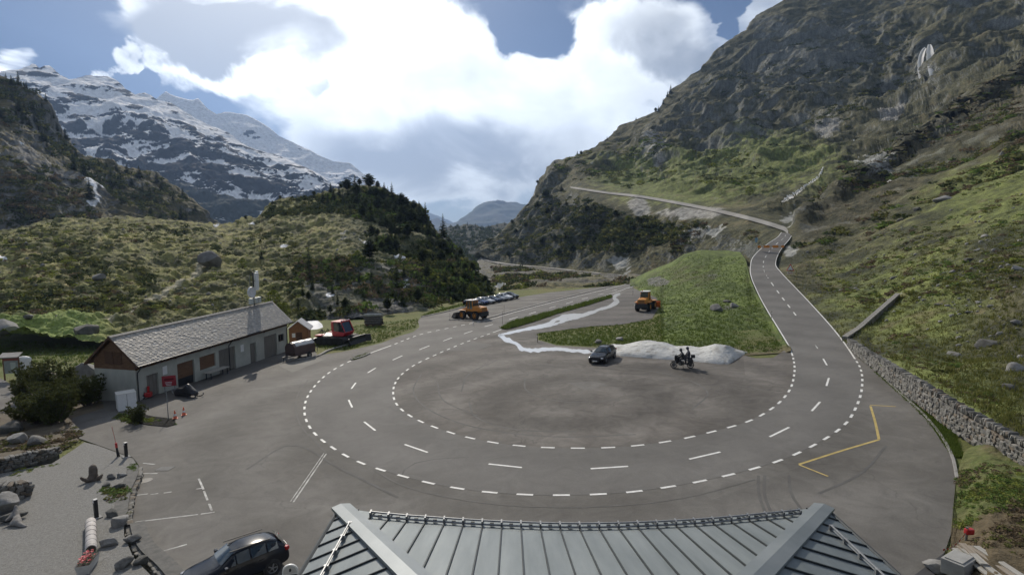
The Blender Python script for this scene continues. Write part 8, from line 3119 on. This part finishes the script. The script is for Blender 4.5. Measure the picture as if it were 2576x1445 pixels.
for k, (px, py, h, lb, wd) in enumerate(((88, 972, 2.5, 'tall mountain pine in the bed next to the sheeted stack', 1.2), (128, 985, 2.6, 'mountain pine in the middle of the bed behind the big one', 1.25), (172, 985, 2.4, 'mountain pine in the bed nearest the boulders', 1.2), (100, 1062, 2.6, 'large dense mountain pine at the front of the bed', 1.35), (148, 1064, 2.5, 'dense mountain pine at the forecourt corner of the bed', 1.3), (62, 1010, 2.1, 'mountain pine leaning over the path at the left', 1.2), (228, 1018, 2.5, 'bushy mountain pine beside the depot containers', 1.15), (205, 1004, 1.9, 'smaller mountain pine left of the bushy one', 1.2), (345, 1062, 1.35, 'small mountain pine in front of the white cabinet', 1.35), (60, 1058, 1.6, 'low mountain pine at the left of the dense front one', 1.3), (120, 1020, 2.2, 'mountain pine filling the centre of the bed', 1.3), (170, 1030, 2.2, 'mountain pine between the bed centre and the forecourt', 1.25))):
    mountain_pine(px, py, h, k, lb, wd)


# bed soil, path and heather on the left
poly_sheet('planting_bed', [(42, 962), (120, 930), (250, 985), (262, 1025), (215, 1040), (182, 1050), (178, 1090), (200, 1105), (150, 1135), (60, 1165), (-80, 1185), (-80, 1030), (45, 1028)], pm('bed_soil', (0.085, 0.066, 0.048), (0.13, 0.108, 0.07), 1.2, .95, bump=.8, bscale=6, space='World'), None, .03)['kind'] = 'structure'
poly_sheet('side_path', [(-80, 945), (0, 950), (19, 960), (45, 980), (48, 1028), (0, 1033), (-80, 1036)], A_PLAZA, None, .02)['kind'] = 'structure'
poly_sheet('green_island', [(330, 1052), (360, 1040), (385, 1046), (440, 1052), (442, 1066), (420, 1072), (380, 1068), (335, 1062)], MATS['grass_ground'], None, .05)['kind'] = 'structure'


class Flat:
    """the forecourt plane, for scattering"""
    x0, x1 = -500, 3000

    def __init__(self, dz=0.0):
        self.dz = dz

    def surf(self, px, py):
        return G(px, py, self.dz)


FL = Flat(0.0)
undergrowth('heather_undergrowth', Flat(.05), [([(110, 1075), (190, 1062), (205, 1100), (150, 1130), (60, 1160), (40, 1120)], 90, .25, .55, [3, 3, 1]), ([(-30, 1040), (60, 1070), (60, 1150), (-30, 1180)], 40, .2, .5, [3, 1]), ([(235, 1000), (330, 1045), (345, 1066), (250, 1040)], 45, .2, .4, [1, 4]), ([(335, 1048), (440, 1052), (442, 1066), (385, 1070)], 40, .12, .25, [4, 2])], CO, 41, .7)
undergrowth('terrace_undergrowth', Flat(.42), [([(262, 1225), (320, 1225), (325, 1290), (280, 1285)], 50, .15, .4, [1, 4, 3]), ([(300, 1370), (350, 1380), (385, 1440), (330, 1440)], 40, .15, .35, [1, 4]), ([(325, 1160), (345, 1165), (340, 1185), (325, 1180)], 16, .12, .25, [4]), ([(40, 1180), (130, 1160), (150, 1165), (60, 1200), (0, 1215)], 26, .1, .22, [4, 2])], CO, 42, .6)

# rough bank at the lower right, between forecourt and stone wall
ctrl = [gp(x, y) for x in (2395, 2450, 2520, 2600, 2700) for y in (1170, 1250, 1340, 1440, 1540)]
VERGE = Sheet([(2392, 1400), (2400, 1545), (2700, 1545)], [(2392, 1340), (2405, 1200), (2425, 1150), (2480, 1150), (2560, 1200), (2700, 1290)], ctrl, 90, 120)
ex = sstep(VERGE.PX.ravel(), 2400, 2500)
p = VERGE.flat()
VERGE.P[..., 2] += (0.05 + ex * (.75 + .35 * fbm(p / 2.5, 4, seed=401)) + .12 * fbm(p / .7, 3, seed=402)).reshape(VERGE.ny, VERGE.nx)
p = VERGE.flat()
w1, w2 = fbm(p / 2.2, 4, seed=403), fbm(p / .6, 4, seed=404)
tint = mixc((0.075, 0.105, 0.028), (0.13, 0.135, 0.055), sstep(w1 + .5 * w2, -.4, .4))
tint = mixc(tint, (0.115, 0.085, 0.058), .85 * sstep(w1 - .3 * w2 + .9 * sstep(VERGE.PY.ravel(), 1290, 1360), .15, .55))
VERGE.build('verge_bank', MATS['knoll_grass'], tint)
undergrowth('verge_undergrowth', VERGE, [([(2405, 1260), (2440, 1220), (2560, 1230), (2576, 1320), (2440, 1340), (2405, 1330)], 420, .10, .28, [4, 4, 1, 2]), ([(2405, 1165), (2560, 1215), (2560, 1240), (2412, 1230)], 130, .10, .24, [4, 1, 3]), ([(2430, 1320), (2600, 1300), (2600, 1460), (2450, 1440)], 130, .12, .35, [3, 3, 1])], CO, 43, .7)


# ---- grass tufts near enough to read as grass
def tufts(name, sheet, polys, seed, c1, c2):
    r = np.random.default_rng(seed)
    V, T = [], []
    for poly, n, h0, h1 in polys:
        P = np.array(poly, float)
        k = tries = 0
        while k < n and tries < n * 20:
            tries += 1
            x, y = r.uniform(P[:, 0].min(), P[:, 0].max()), r.uniform(P[:, 1].min(), P[:, 1].max())
            if not inside(poly, x, y):
                continue
            k += 1
            p = np.array(sheet.surf(x, y))
            h = r.uniform(h0, h1)
            f = r.random()
            col = np.array(c1) * (1 - f) + np.array(c2) * f
            for b in range(5):
                a = r.random() * 6.28
                o = r.normal(size=3) * h * .35
                o[2] = 0
                w = np.array([math.cos(a), math.sin(a), 0]) * h * .12
                t_ = np.array([r.normal() * .35, r.normal() * .35, 1]) * h
                V += [p + o - w, p + o + w, p + o + t_]
                T += [col] * 3
    V, T = np.array(V), np.array(T)
    o = np_mesh(name, V, np.arange(len(V)).reshape(-1, 3), BUSH, None, False, T)
    tag(o, kind='stuff')


gc1, gc2 = (0.075, 0.115, 0.026), (0.15, 0.195, 0.048)
KP = [(1672, 868), (1664, 800), (1655, 752), (1600, 724), (1600, 718), (1650, 692), (1700, 662), (1740, 640), (1870, 650), (1885, 710), (1920, 790), (1970, 878), (1880, 890), (1700, 880)]
tufts('knoll_grass_tufts', KNOLL, [(KP, 6500, .12, .34)], 51, gc1, gc2)
APRON = [(1355, 840), (1480, 822), (1560, 817), (1640, 803), (1664, 790), (1672, 870), (1560, 867), (1500, 871), (1400, 866), (1356, 853)]
STRIPG = [(1260, 827), (1290, 810), (1400, 781), (1535, 743), (1541, 748), (1480, 768), (1400, 790), (1330, 814), (1276, 829)]
poly_sheet('grass_strip', STRIPG, MATS['knoll_grass'] if False else MATS['grass_ground'], None, .03)['kind'] = 'structure'
GLEFT = [(790, 870), (800, 835), (950, 812), (1052, 802), (1053, 820), (1000, 843), (960, 858), (880, 878), (830, 882)]
tufts('grass_tufts', Flat(-.06), [(APRON, 3200, .12, .32), ([(1640, 803), (1664, 790), (1658, 752), (1720, 745), (1730, 884), (1672, 872)], 900, .12, .32), (STRIPG, 2200, .25, .6), (GLEFT, 1800, .12, .35), ([(884, 906), (900, 896), (930, 888), (926, 894), (895, 906)], 120, .15, .3), ([(2150, 890), (2213, 940), (2290, 1005), (2402, 1088), (2420, 1150), (2400, 1150), (2330, 1055), (2260, 990)], 2200, .08, .25), ([(1060, 795), (1170, 768), (1175, 760), (1080, 785)], 300, .2, .4), ([(-40, 850), (240, 870), (240, 930), (100, 910), (-40, 930)], 1200, .15, .4), ([(335, 1050), (440, 1052), (442, 1068), (385, 1070)], 300, .06, .15)], 52, gc1, gc2)
NS = [(1975, 700), (2046, 778), (2122, 862), (2200, 885), (2300, 940), (2420, 1010), (2576, 1100), (2576, 560), (2300, 620), (2020, 640)]
tufts('slope_grass_tufts', MOUNT, [(NS, 5200, .15, .42)], 53, (0.10, 0.115, 0.032), (0.21, 0.21, 0.07))
